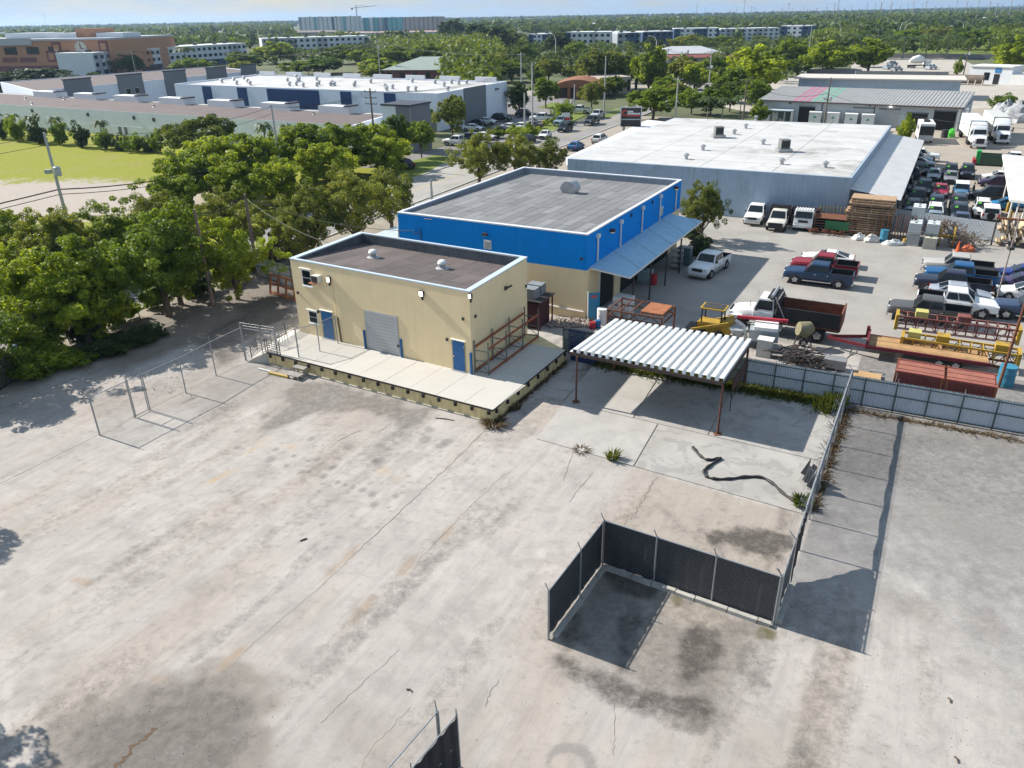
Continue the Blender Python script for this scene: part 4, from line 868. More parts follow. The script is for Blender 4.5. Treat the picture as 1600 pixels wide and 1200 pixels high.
# white sheet-metal fence
WS = P('white_sheet', (0.52, 0.57, 0.63), .5, .2, .06, 1.0, (.35, .33, .3), .25); GS = P('grey_sheet', (0.25, 0.28, 0.27), .7, .1, .25, 1.2, (.12, .16, .13), .6)
FRAME = P('fence_frame_green', (0.06, 0.085, 0.085), .6, .3, .2)
def sheet_fence(label, a, b, h, n, side, mats, frame=True, top=True, group=None):
    t = thing('sheet_metal_fence', label, 'fence', (*a, 0), group); d = (b - a).normalized(); nrm = Vector((d.y, -d.x)) * side
    for k in range(n):
        q0, q1 = a.lerp(b, k / n), a.lerp(b, (k + 1) / n); mb = MB(); m_ = 24
        for j in range(m_ + 1):
            q = q0.lerp(q1, j / m_) + nrm * (.02 if j % 2 else -.02); mb.v += [(*q, .06), (*q, h + (rnd.uniform(-.015, .015)))]
        mb.f = [(2 * j, 2 * j + 2, 2 * j + 3, 2 * j + 1) for j in range(m_)]; mb.build('sheet', mats(k), t)
        if frame:
            MB().tube([(*(q0 + nrm * .07), 0), (*(q0 + nrm * .07), h + .02)], .032, 6).build('post', FRAME, t)
            for z in (.15, h * .55, h - .12): MB().bar((*(q0 + nrm * .06), z), (*(q1 + nrm * .06), z), .04, .05).build('rail', FRAME, t)
            if top: MB().tube([(*(q0 + nrm * .09), h - .02), (*(q0 + nrm * .09 + Vector((0, 0))), h + .32)], .015, 5).build('barb_arm', POSTM, t) if k % 2 else None
    if top:
        mb = MB(); L = (b - a).length; m_ = int(L / .11)
        for k in range(m_):
            q = a.lerp(b, (k + .5) / m_); z = h + .03; mb.add([(*(q - d * .045), z - .05), (*(q + d * .045), z - .05), (*(q + nrm * .05), z + .06), (*(q - nrm * .05), z + .02)], [(0, 1, 2), (1, 0, 3)])
        o = mb.build('barbed_coil', GALV, t); o['kind'] = 'stuff'
    return t
fa, fb, fm = G2(880, 551), G2(1720, 702), G2(1164, 603)
sheet_fence('weathered grey sheet-metal fence with green frame rails behind the dock and carport', fa, fm, 1.95, 5, 1, lambda k: GS)
sheet_fence('white corrugated sheet-metal fence with dark frame and barbed top along the gravel lot', fm, fb, 1.95, 11, 1, lambda k: WS)
sheet_fence('grey sheet-metal fence standing left of the cream warehouse below the trees', G2(402, 432), G2(478, 456), 2.0, 4, 1, lambda k: P('old_sheet', (.34, .37, .38), .6, .1, .12, 1), top=False)
sheet_fence('pale corrugated fence dividing the storage yard from the car sales lot', G2(1380, 352), G2(1572, 381), 2.0, 8, 1, lambda k: P('pale_sheet', (.52, .56, .60), .55, .15, .05, 1), frame=False, top=False)
sheet_fence('grey sheet wall behind the parked stake trucks', G2(1150, 333), G2(1330, 351), 1.9, 8, 1, lambda k: P('wall_sheet', (.30, .33, .36), .6, .1, .1, 1), frame=False, top=False)
# steel picket gate at the street edge
t = thing('picket_gate', 'tall dark steel picket gate beside the clipped hedge at the yard edge', 'gate', (*G2(20, 600), 0)); a, b = G2(-60, 645), G2(31, 590)
PK = P('picket_paint', (.09, .11, .12), .5, .3)
for z in (.25, 1.75): MB().bar((*a, z), (*b, z), .05, .06).build('rail', PK, t)
for k in range(28): q = a.lerp(b, k / 27); MB().bar((*q, .08), (*q, 2.0), .03, .03, (1, 0, 0)).build('picket', PK, t)
MB().bar((*(b + Vector((.2, .1))), 0), (*(b + Vector((.2, .1))), 2.4), .3, .3, (1, 0, 0)).build('gate_post', P('gate_post_blue', (.14, .22, .28), .6), t)
MB().bar((*(a + Vector((0, -.2))), .06), (*(b + Vector((0, -.2))), .06), .14, .1).build('track', DSTEEL, t)
# leaning posts of an old fence by the street
for k, (x, y, xt, yt) in enumerate(((110, 538, 97, 502), (145, 530, 135, 490), (220, 500, 214, 475), (252, 488, 245, 463), (97, 486, 97, 470))):
    if k == 4: continue
    p = G2(x, y); h = 1.9; d = E1 * -.25; o = MB().tube([(*p, 0), (p.x + d.x, p.y + d.y, h)] + ([(p.x + d.x * 2.2, p.y + d.y * 2.2, h + .25)] if k == 0 else []), .045, 6).build('fence_post', P('old_post', (.10, .095, .09), .8)); tag(o, 'leaning dark fence post on the sandy verge below the street trees' if k else 'leaning dark fence post with a bent arm on the sandy verge', 'post', 'leaning posts on the sandy verge')

# ================================================================== small things in the yard
def tuft(name, label, cat, p, r, h, n, mat, z=0, seed=0, group=None, parent=None, broad=.05):
    rs = random.Random(seed); mb = MB()
    for k in range(n):
        a = rs.uniform(0, 2 * math.pi); rr = r * math.sqrt(rs.random()) * .55; q = Vector((p[0] + rr * math.cos(a), p[1] + rr * math.sin(a), z)); b = rs.uniform(0, 2 * math.pi); hh = h * rs.uniform(.45, 1.1); w = broad * rs.uniform(.6, 1.3)
        out = Vector((math.cos(a), math.sin(a), 0)) * r * rs.uniform(.25, .8); sd_ = Vector((math.cos(b), math.sin(b), 0)) * w
        m_ = q + out * .45 + Vector((0, 0, hh * .7)); e_ = q + out * 1.1 + Vector((0, 0, hh * rs.uniform(.7, 1.05))); mb.add([q - sd_ * .5, q + sd_ * .5, m_ + sd_, m_ - sd_, e_], [(0, 1, 2, 3), (3, 2, 4)])
    o = mb.build(name, mat)
    if label: tag(o, label, cat, group)
    return o
p = G2(957, 718); tuft('weed_clump', 'bright green leafy weed growing from the slab joint', 'weed', p, .5, .65, 70, WEED, 0, 1, broad=.04)
tuft('weed_clump', 'brown dried weed in the slab joint beside the green weed', 'weed', G2(908, 705), .6, .18, 70, DRY, 0, 2, broad=.03)
tuft('weed_clump', 'dry grass at the corner of the dock', 'weed', G2(772, 665), .9, .45, 160, DRY, 0, 3, broad=.035)
tuft('weed_clump', 'green weed at the foot of the chain-link fence beside the black hose', 'weed', G2(1252, 790), .6, .55, 120, WEED, 0, 4, broad=.05)
tuft('weed_clump', 'dark weed tuft against the dock side wall in the shade', 'weed', G2(805, 640), .5, .4, 90, DRY, 0, 5, broad=.03)
# strip of long grass along the sheet fence
def grass_strip(name, a, b, w, n, h, mat, seed, label, cat='grass'):
    rs = random.Random(seed); mb = MB(); d = (b - a); nn = Vector((-d.y, d.x)).normalized()
    for k in range(n):
        q = a + d * rs.random() + nn * (rs.gauss(0, .35) * w); bb = rs.uniform(0, 6.28); hh = h * rs.uniform(.4, 1.2); s_ = Vector((math.cos(bb), math.sin(bb))) * .04; o = Vector((rs.gauss(0, .15), rs.gauss(0, .15)))
        mb.add([(*(q - s_), 0), (*(q + s_), 0), (*(q + o + s_ * .6), hh * .7), (*(q + o * 1.8), hh)], [(0, 1, 2, 3)])
    o = mb.build(name, mat); o['kind'] = 'stuff'; return tag(o, label, cat)
grass_strip('long_grass', G2(930, 566), G2(1300, 632), 1.4, 5200, .4, WEED, 1, 'unmown yellow-green grass along the foot of the sheet-metal fence')
grass_strip('long_grass', G2(1290, 632), G2(1312, 640), 1.6, 900, .8, WEED, 2, 'tall yellow grass in the corner where the two fences meet')
grass_strip('dry_weeds', G2(1322, 640), G2(1268, 800), .45, 900, .2, DRY, 3, 'rusty dry weeds along the gravel side of the chain-link fence', 'weeds')
grass_strip('dry_weeds', D1, D2, .35, 700, .25, DRY, 4, 'dark weeds along the shaded foot of the dock', 'weeds')
grass_strip('dry_weeds', G2(1330, 642), G2(1600, 690), .3, 500, .14, DRY, 5, 'sparse dry weeds along the foot of the white fence', 'weeds')
# black hose
hp = [(1082, 698), (1092, 710), (1104, 718), (1118, 717), (1126, 716), (1108, 728), (1100, 736), (1104, 744), (1116, 748), (1140, 748), (1165, 745), (1190, 746), (1208, 756), (1225, 772), (1242, 783)]
def smooth_path(pts, z, k=5):
    q = [G(x, y, z) for x, y in pts]; out = []
    for i in range(len(q) - 1):
        a, b, c, d = q[max(0, i - 1)], q[i], q[i + 1], q[min(len(q) - 1, i + 2)]
        for j in range(k):
            t = j / k; out.append(.5 * ((2 * b) + (c - a) * t + (2 * a - 5 * b + 4 * c - d) * t * t + (3 * b - a - 3 * c + d) * t ** 3))
    out.append(q[-1]); return out
hz = smooth_path(hp, .1); rr_ = random.Random(3); tag(MB().tube(hz, [.065 + .022 * math.sin(i * 1.3) + .02 * rr_.random() for i in range(len(hz))], 8).build('hose', P('black_sheeting', (.018, .018, .02), .55, 0, .4, 4), None, 50), 'long crumpled black hose of sheeting snaking across the stained slab', 'hose')
mb = MB(); q = G(1268, 760); 
for k in range(9): a = k / 8; mb.v += [(q.x - .25 + .15 * math.sin(k * 2), q.y - .6 + 1.5 * a, .05 + .2 * math.sin(k)), (q.x + .15 + .1 * math.cos(k * 3), q.y - .6 + 1.5 * a + .1, .9 + .25 * math.sin(k * 1.7))]
mb.f = [(2 * j, 2 * j + 2, 2 * j + 3, 2 * j + 1) for j in range(8)]; tag(mb.build('crumpled_sheet', SCREEN), 'crumpled black sheet slumped against the chain-link fence by the hose end', 'sheet')
# rubble and litter
def pebble(mb, p, r, rs):
    v = [(p[0] + r * rs.uniform(.6, 1.2) * dx, p[1] + r * rs.uniform(.6, 1.2) * dy, max(.004, r * .6 + r * rs.uniform(.4, .8) * dz)) for dx, dy, dz in ((1, 0, 0), (0, 1, 0), (-1, 0, 0), (0, -1, 0), (0, 0, 1), (0, 0, -1))]
    mb.add(v, [(0, 1, 4), (1, 2, 4), (2, 3, 4), (3, 0, 4), (1, 0, 5), (2, 1, 5), (3, 2, 5), (0, 3, 5)])
def litter(name, boxes, mat, label, seed, rng):
    rs = random.Random(seed); mb = MB()
    for (x0, x1, y0, y1, n) in boxes:
        for _ in range(n): pebble(mb, G2(rs.uniform(x0, x1), rs.uniform(y0, y1)), rs.uniform(*rng), rs)
    o = mb.build(name, mat); o['kind'] = 'stuff'; return tag(o, label, 'stones')
litter('loose_stones', [(1330, 1600, 690, 900, 500), (1330, 1600, 655, 700, 700), (1300, 1600, 900, 1200, 260), (1335, 1420, 640, 760, 400)], P('pale_stone', (.42, .39, .35), .9, 0, .3, 6), 'scattered pale stones on the gravel lot', 1, (.008, .028))
litter('loose_stones', [(40, 460, 1060, 1200, 150), (860, 1120, 960, 1120, 160), (1000, 1200, 850, 960, 60), (0, 900, 640, 1180, 160)], P('dark_stone', (.2, .17, .14), .9, 0, .5, 6), 'small dark stones and leaf bits strewn on the concrete yard', 2, (.008, .022))
litter('leaf_litter', [(300, 470, 440, 560, 900), (20, 300, 540, 620, 500)], P('leaf_bits', (.10, .065, .04), .95, 0, .4, 6), 'fallen leaves under the street trees', 3, (.02, .05))
for k, (x, y, x2, y2, lab) in enumerate(((680, 653, 710, 657, 'brown stick lying on the concrete near the dock corner'), (469, 845, 480, 841, 'short dark stick alone in the middle of the concrete yard'), (635, 1077, 643, 1081, 'short dark stick on the concrete near the lone gate'), (1481, 1090, 1485, 1098, 'small bent twig on the gravel beyond the long fence shadow'), (1491, 1182, 1497, 1192, 'thick short twig on the grey gravel patch'))):
    a, b = G(x, y, .03), G(x2, y2, .03); tag(MB().tube([a, a.lerp(b, .5) + Vector((.05, .04, .01)), b], [.03, .035, .02], 5).build('stick', BARK), lab, 'stick')
# ================================================================== vehicles (x forward, z up)
def loft(mb, secs):
    n = len(secs[0]); o = len(mb.v)
    for s in secs: mb.v += [tuple(p) for p in s]
    for i in range(len(secs) - 1):
        for k in range(n - 1): mb.f.append((o + i * n + k, o + (i + 1) * n + k, o + (i + 1) * n + k + 1, o + i * n + k + 1))
    mb.f.append(tuple(o + k for k in range(n))); e = o + (len(secs) - 1) * n; mb.f.append(tuple(e + k for k in range(n - 1, -1, -1)))
def body_sec(x, w, zb, zt, round_=.93):
    half = [(w * .88, zb), (w, zb + .2), (w * .995, max(zb + .22, zt - .2)), (w * round_, zt - .05), (w * .62, zt), (0, zt + .02)]
    return [(x, -y, z) for y, z in half] + [(x, y, z) for y, z in half[-2::-1]]
def bil(q, u, v): return q[0].lerp(q[1], u).lerp(q[3].lerp(q[2], u), v)
def pane(q, u0, u1, v0, v1, off=.012):
    q = [Vector(p) for p in q]; n = (q[1] - q[0]).cross(q[3] - q[0]).normalized() * off; mb = MB()
    f = [bil(q, u0, v0), bil(q, u1, v0), bil(q, u1, v1), bil(q, u0, v1)]
    mb.add([p + n for p in f] + [p - n * .5 for p in f], [(0, 1, 2, 3), (0, 4, 5, 1), (1, 5, 6, 2), (2, 6, 7, 3), (3, 7, 4, 0)]); return mb
RIM = P('alloy_rim', (.45, .45, .46), .35, .7, .1)
def wheel_mesh(r, w):
    t = MB(); prof = [(r * .62, -w / 2), (r * .93, -w / 2), (r, -w * .36), (r, w * .36), (r * .93, w / 2), (r * .62, w / 2)]; n = 18
    for rr, y in prof:
        for k in range(n): a = 2 * math.pi * k / n; t.v.append((rr * math.cos(a), y, rr * math.sin(a)))
    for i in range(5):
        for k in range(n): k2 = (k + 1) % n; t.f.append((i * n + k, (i + 1) * n + k, (i + 1) * n + k2, i * n + k2))
    m = MB(); 
    for s in (-1, 1):
        y = s * w * .38; o = len(m.v); m.v.append((0, s * w * .44, 0))
        for k in range(20):
            a = 2 * math.pi * k / 20; rr = r * (.62 if (k // 2) % 2 == 0 else .48); m.v.append((rr * math.cos(a), y, rr * math.sin(a)))
        for k in range(20): f = (o, o + 1 + k, o + 1 + (k + 1) % 20); m.f.append(f if s > 0 else f[::-1])
    d = MB().tube([(0, -w * .34, 0), (0, w * .34, 0)], r * .63, 14)
    return t, m, d
def add_wheel(root, x, y, r, w):
    t, m, d = WHEELS.setdefault((r, w), None) or WHEELS.__setitem__((r, w), mk_wheel(r, w)) or WHEELS[(r, w)]
    h = bpy.data.objects.new('wheel', t); COL.objects.link(h); h.parent = root; h.location = (x, y, r)
    for nm, me in (('rim', m), ('hub', d)): o = bpy.data.objects.new(nm, me); COL.objects.link(o); o.parent = h
def mk_wheel(r, w):
    out = []
    for mb, mt in zip(wheel_mesh(r, w), (RUBBER, RIM, BLACK)):
        me = bpy.data.meshes.new('wheel'); me.from_pydata(mb.v, [], mb.f); me.materials.append(mt); out.append(me)
    return out
WHEELS = {}
def light_car(root, L, W, r, wb, zh, pickup=False):
    for s in (-1, 1):
        MB().box(L / 2 - .16, L / 2 - .02, s * W * .36 - .16, s * W * .36 + .16, zh - .16, zh + .02).build('headlight', LENS_W, root); MB().box(-L / 2 + .0, -L / 2 + .1, s * W * .42 - .1, s * W * .42 + .1, zh - .1, zh + .2).build('tail_light', LENS_R, root)
        for x in (wb / 2, -wb / 2):
            MB().tube([(x, s * (W / 2 - .14), r * 1.02), (x, s * (W / 2 - .012), r * 1.02)], r * 1.2, 18).build('wheel_arch', BLACK, root); add_wheel(root, x, s * (W / 2 - .075), r, .24)
    for s in (-1, 1):
        sm = MB(); hd = MB()
        for x in (wb * .27, -.02, -wb * .27): sm.box(x - .009, x + .009, s * W / 2 - .012, s * W / 2 + .006, .5, zh + .06)
        for x in (.12, -wb * .25): hd.box(x, x + .16, s * W / 2 - .01, s * W / 2 + .03, zh - .02, zh + .02)
        sm.build('door_seam', BLACK, root); hd.build('door_handle', CHROME if pickup else BLACK, root)
    MB().box(L / 2 - .06, L / 2 + .02, -W * .24, W * .24, zh - .26, zh - .02).build('grille', BLACK, root); MB().box(L / 2 - .1, L / 2 + .05, -W * .44, W * .44, .32, .5).build('front_bumper', CHROME if pickup else BLACK, root)
    MB().box(-L / 2 - .06, -L / 2 + .06, -W * .44, W * .44, .38, .54).build('rear_bumper', CHROME if pickup else BLACK, root)
def cabin(root, xb0, xr0, xr1, xb1, wb_, wr, z0, z1, splits=(.5,), roofmat=PAINT, vsd=(.1, .86)):
    B = [Vector((xb0, -wb_, z0)), Vector((xb0, wb_, z0)), Vector((xb1, wb_, z0)), Vector((xb1, -wb_, z0))]; T = [Vector((xr0, -wr, z1 - .04)), Vector((xr0, wr, z1 - .04)), Vector((xr1, wr, z1 - .04)), Vector((xr1, -wr, z1 - .04))]
    mb = MB(); mb.add(B + T, [(0, 1, 5, 4), (1, 2, 6, 5), (2, 3, 7, 6), (3, 0, 4, 7)]); mb.build('cabin', PAINT, root)
    rf = MB(); k = .93; xm = (xr0 + xr1) / 2; T2 = [Vector((xm + (t.x - xm) * k, t.y * .85, z1)) for t in T]; rf.add(T + T2, [(0, 1, 5, 4), (1, 2, 6, 5), (2, 3, 7, 6), (3, 0, 4, 7), (4, 5, 6, 7)]); rf.build('roof', roofmat, root, 30)
    ws = [B[0], B[1], T[1], T[0]]; pane(ws, .06, .94, .08, .95).build('windshield', GLASS, root); pane([B[2], B[3], T[3], T[2]], .08, .92, .12, .9).build('rear_window', GLASS, root)
    for q in ([B[1], B[2], T[2], T[1]], [B[3], B[0], T[0], T[3]]):
        e = [.04] + list(splits) + [.96]; rev = q[0].x < q[1].x
        if rev: e = [1 - v for v in e[::-1]]
        for i in range(len(e) - 1): pane(q, e[i] + .018, e[i + 1] - .018, vsd[0], vsd[1]).build('side_window', GLASS, root)
    for s in (-1, 1): MB().box(xb0 - .35, xb0 - .2, s * (wb_ + .02), s * (wb_ + .2), z0 + .0, z0 + .17).build('mirror', BLACK, root)
    return ws
SPEC = {}
def veh_root(kind):
    o = bpy.data.objects.new(kind, None); COL.objects.link(o); return o
def make_car(kind):
    if kind == 'pickup_truck':
        L, W, r, wb = 5.8, 2.0, .42, 3.65; root = veh_root(kind); mb = MB()
        loft(mb, [body_sec(x, w, .5, z) for x, w, z in ((-1.02, .98, 1.24), (-.9, 1.0, 1.27), (.95, 1.0, 1.25), (1.3, 1.0, 1.24), (2.5, .98, 1.17), (2.8, .94, 1.08), (2.88, .88, .8))]); mb.build('body', PAINT, root, 38)
        b = MB(); 
        for s in (-1, 1): b.box(-2.86, -1.0, s * .985 if s < 0 else .90, -.90 if s < 0 else .985, .5, 1.27)
        b.box(-2.9, -2.82, -.9, .9, .52, 1.25); b.build('bed', PAINT, root); MB().box(-2.81, -1.03, -.9, .9, .62, .78).build('bed_liner', BLACK, root); MB().box(-1.05, -1.0, -.9, .9, .78, 1.24).build('bed_front', BLACK, root); MB().box(-2.81, -1.05, -.9, -.87, .78, 1.26).box(-2.81, -1.05, .87, .9, .78, 1.26).box(-2.82, -2.79, -.87, .87, .78, 1.23).build('bed_lining', BLACK, root)
        for s in (-1, 1): MB().box(-2.86, -1.0, s * .94 - .055, s * .94 + .055, 1.27, 1.295).build('bed_rail', BLACK, root)
        cabin(root, 1.2, .6, -.8, -.98, .93, .78, 1.23, 1.93, (.52,)); light_car(root, L, W, r, wb, 1.05, True)
        for s in (-1, 1): MB().box(-1.2, 1.2, s * 1.0 - .06, s * 1.0 + .06, .42, .49).build('running_board', CHROME, root)
        SPEC[kind] = (1.93, -.1, 2.0); stk = None
    elif kind == 'sedan':
        L, W, r, wb = 4.7, 1.82, .33, 2.75; root = veh_root(kind); mb = MB()
        loft(mb, [body_sec(x, w, .26, z) for x, w, z in ((-2.35, .76, .7), (-2.28, .84, .94), (-1.6, .9, 1.0), (-.2, .91, .98), (.9, .91, .96), (1.7, .88, .84), (2.2, .82, .72), (2.34, .74, .5))]); mb.build('body', PAINT, root, 40)
        cabin(root, 1.1, .35, -.95, -1.75, .82, .62, .96, 1.43, (.5,)); light_car(root, L, W, r, wb, .72); SPEC[kind] = (1.43, -.3, 1.82); stk = [Vector((1.1, -.82, .96)), Vector((1.1, .82, .96)), Vector((.35, .62, 1.39)), Vector((.35, -.62, 1.39))]
    elif kind == 'sport_utility':
        L, W, r, wb = 4.75, 1.92, .37, 2.8; root = veh_root(kind); mb = MB()
        loft(mb, [body_sec(x, w, .32, z) for x, w, z in ((-2.36, .84, .8), (-2.3, .92, 1.06), (-1.0, .96, 1.1), (.95, .96, 1.08), (1.8, .93, .98), (2.25, .88, .86), (2.38, .8, .6))]); mb.build('body', PAINT, root, 40)
        cabin(root, 1.2, .55, -1.75, -2.2, .88, .7, 1.07, 1.72, (.36, .68)); light_car(root, L, W, r, wb, .86); SPEC[kind] = (1.72, -.6, 1.92); stk = [Vector((1.2, -.88, 1.07)), Vector((1.2, .88, 1.07)), Vector((.55, .7, 1.68)), Vector((.55, -.7, 1.68))]
        for s in (-1, 1): MB().box(-1.6, .4, s * .6 - .025, s * .6 + .025, 1.72, 1.77).build('roof_rail', BLACK, root)
    elif kind == 'coupe':
        L, W, r, wb = 4.75, 1.9, .34, 2.72; root = veh_root(kind); mb = MB()
        loft(mb, [body_sec(x, w, .24, z) for x, w, z in ((-2.37, .8, .7), (-2.3, .88, .98), (-1.7, .95, 1.0), (-.2, .95, .95), (.8, .94, .94), (1.8, .92, .84), (2.25, .84, .72), (2.37, .76, .5))]); mb.build('body', PAINT, root, 40)
        cabin(root, .9, .1, -.75, -2.05, .82, .6, .94, 1.36, (.6,)); light_car(root, L, W, r, wb, .72); SPEC[kind] = (1.36, -.35, 1.9); stk = None
    elif kind == 'off_roader':
        L, W, r, wb = 4.3, 1.85, .40, 2.6; root = veh_root(kind); mb = MB()
        loft(mb, [body_sec(x, w, .5, z, .98) for x, w, z in ((-2.1, .9, 1.12), (-2.05, .92, 1.16), (.7, .92, 1.15), (.75, .75, 1.13), (2.0, .7, 1.06), (2.08, .68, .9))]); mb.build('body', PAINT, root, 30)
        for s in (-1, 1): MB().box(1.0, 2.05, s * .72 if s > 0 else -.93, .93 if s > 0 else -.72, .78, .9).build('fender', BLACK, root)
        cabin(root, .75, .5, -1.95, -2.1, .88, .78, 1.15, 1.82, (.36, .68), WHITE); light_car(root, L, W, r, wb, .98); MB().tube([(-2.12, 0, .95), (-2.34, 0, .95)], .4, 16).build('spare_wheel', RUBBER, root)
        SPEC[kind] = (1.82, -.7, 1.85); stk = None
    elif kind == 'cargo_pickup':
        L, W, r, wb = 6.0, 2.05, .41, 3.7; root = veh_root(kind); mb = MB()
        loft(mb, [body_sec(x, w, .5, z) for x, w, z in ((-2.98, .96, 1.1), (-2.9, 1.0, 1.2), (1.0, 1.02, 1.2), (1.4, 1.02, 1.19), (2.6, 1.0, 1.12), (2.9, .94, 1.0), (2.98, .86, .7))]); mb.build('body', PAINT, root, 38)
        cabin(root, 1.35, .7, -.6, -.8, .95, .78, 1.18, 1.95, (.52,)); light_car(root, L, W, r, wb, 1.0, True); mb = MB()
        loft(mb, [body_sec(x, .93, 1.2, 2.02, .9) for x in (-2.95, -.85)]); mb.build('canopy', PAINT, root, 38)
        for s in (-1, 1): MB().box(-2.6, -1.2, s * .935 - .01, s * .935 + .01, 1.45, 1.8).build('side_window', GLASS, root)
        SPEC[kind] = (1.95, -.0, 2.05); stk = None
    root['_stk'] = 1 if stk else 0
    if stk:
        me = pane(stk, .12, .34, .58, .88, .022)
        m2 = bpy.data.meshes.new('price_sticker'); m2.from_pydata([tuple(v) for v in me.v], [], me.f); m2.materials.append(STICK); STK[kind] = m2
    return root
STICK = P('neon_sticker', (.1, .36, .05), .6, 0, .1); STK = {}
PROTO = {}
def all_kids(o): return [o] + [x for c in o.children for x in all_kids(c)]
def spawn(kind, loc, ang, colour, label, cat, group=None, sticker=False, maker=None):
    if kind not in PROTO:
        PROTO[kind] = (maker or make_car)(kind); o = PROTO[kind]
    else: o = copy_tree(PROTO[kind])
    o.location = (loc[0], loc[1], loc[2] if len(loc) > 2 else 0); o.rotation_euler = (0, 0, ang)
    kids = KIDS_OF(o)
    for k in kids:
        if k.type == 'MESH' and k.data.materials and k.data.materials[0] in (PAINT, WORN, FLAT): k.color = (*colour, 1)
    tag(o, label, cat, group)
    if sticker and kind in STK: s = bpy.data.objects.new('price_sticker', STK[kind]); COL.objects.link(s); STKQ.append((s, o))
    return o
STKQ = []
def KIDS_OF(o):
    out = [o]; st_ = [o]
    while st_:
        c = st_.pop()
        for k in c.children: out.append(k); st_.append(k)
    return out
HE1 = math.atan2(E1.y, E1.x); HW1 = HE1 + math.pi; HE2 = math.atan2(E2.y, E2.x); HS2 = HE2 + math.pi
def head(p, q): a, b = G2(*p), G2(*q); return math.atan2(b.y - a.y, b.x - a.x)
def drive(kind, rx, ry, ang, colour, label, cat=None, group=None, sticker=False, dz=0):
    if kind not in PROTO: SPEC.setdefault(kind, None)
    if kind not in PROTO: PROTO['_tmp'] = None
    zr, off, _ = SPEC[kind] if SPEC.get(kind) else {'pickup_truck': (1.88, -.12, 2), 'sedan': (1.43, -.3, 1.8), 'sport_utility': (1.72, -.6, 1.9), 'coupe': (1.36, -.35, 1.9), 'off_roader': (1.82, -.7, 1.85), 'cargo_pickup': (1.95, 0, 2.05)}[kind]
    p = G2(rx, ry, zr) - Vector((math.cos(ang), math.sin(ang))) * off
    return spawn(kind, (p.x, p.y, dz), ang, colour, label, cat or {'pickup_truck': 'pickup', 'sedan': 'car', 'sport_utility': 'car', 'coupe': 'car', 'off_roader': 'car', 'cargo_pickup': 'pickup'}[kind], group, sticker)
P_, S_, U_, C_, J_ = 'pickup_truck', 'sedan', 'sport_utility', 'coupe', 'off_roader'
drive(P_, 1284, 411, HW1 + .02, (.010, .035, .085), 'dark blue four-door pickup beside the red pickup in the storage yard')
drive(P_, 1293, 396.5, HW1, (.22, .012, .022), 'red four-door pickup between the dark blue pickup and the white coupe')
drive(C_, 1301, 391.5, HW1 + .03, (.75, .75, .74), 'white coupe parked behind the red pickup in the storage yard')
drive(P_, 1503, 397.5, HW1, (.40, .38, .35), 'silver-beige pickup, farthest back of the row beside the metal pole')
drive(P_, 1508, 411, HW1, (.006, .075, .2), 'bright blue pickup between the beige and the navy pickups')
drive(P_, 1495, 423, HW1, (.012, .016, .035), 'navy pickup with black bed cover beside the bright blue pickup')
drive(S_, 1498, 442, HE1 + .05, (.32, .35, .40), 'silver hatchback squeezed between the navy pickup and the white pickup')
drive(P_, 1498, 451, HE1, (.74, .74, .73), 'white four-door work pickup next to the grey pickup')
drive(P_, 1459, 464.5, HW1, (.075, .07, .068), 'dark grey extended-cab pickup beside the red and yellow trusses')
drive(S_, 1611, 415, HW1, (.012, .03, .17), 'deep blue saloon with its nose beside the tall metal pole')
drive(S_, 1611, 428, HW1, (.05, .035, .10), 'purple saloon in front of the deep blue saloon')
drive(S_, 1618, 443, HW1, (.74, .74, .74), 'white saloon behind the navy blue truck at the tall pole')
drive(P_, 1625, 462, HW1, (.03, .05, .10), 'blue-grey pickup nose with chrome grille beside the tall pole')
drive(P_, 1111, 393, head((1135, 400), (1097, 424)), (.74, .75, .76), 'white four-door pickup parked in the workshop shadow')
drive('cargo_pickup', 1184, 318, HS2 + .05, (.74, .74, .73), 'white pickup with a closed canopy beside the white-roofed warehouse')
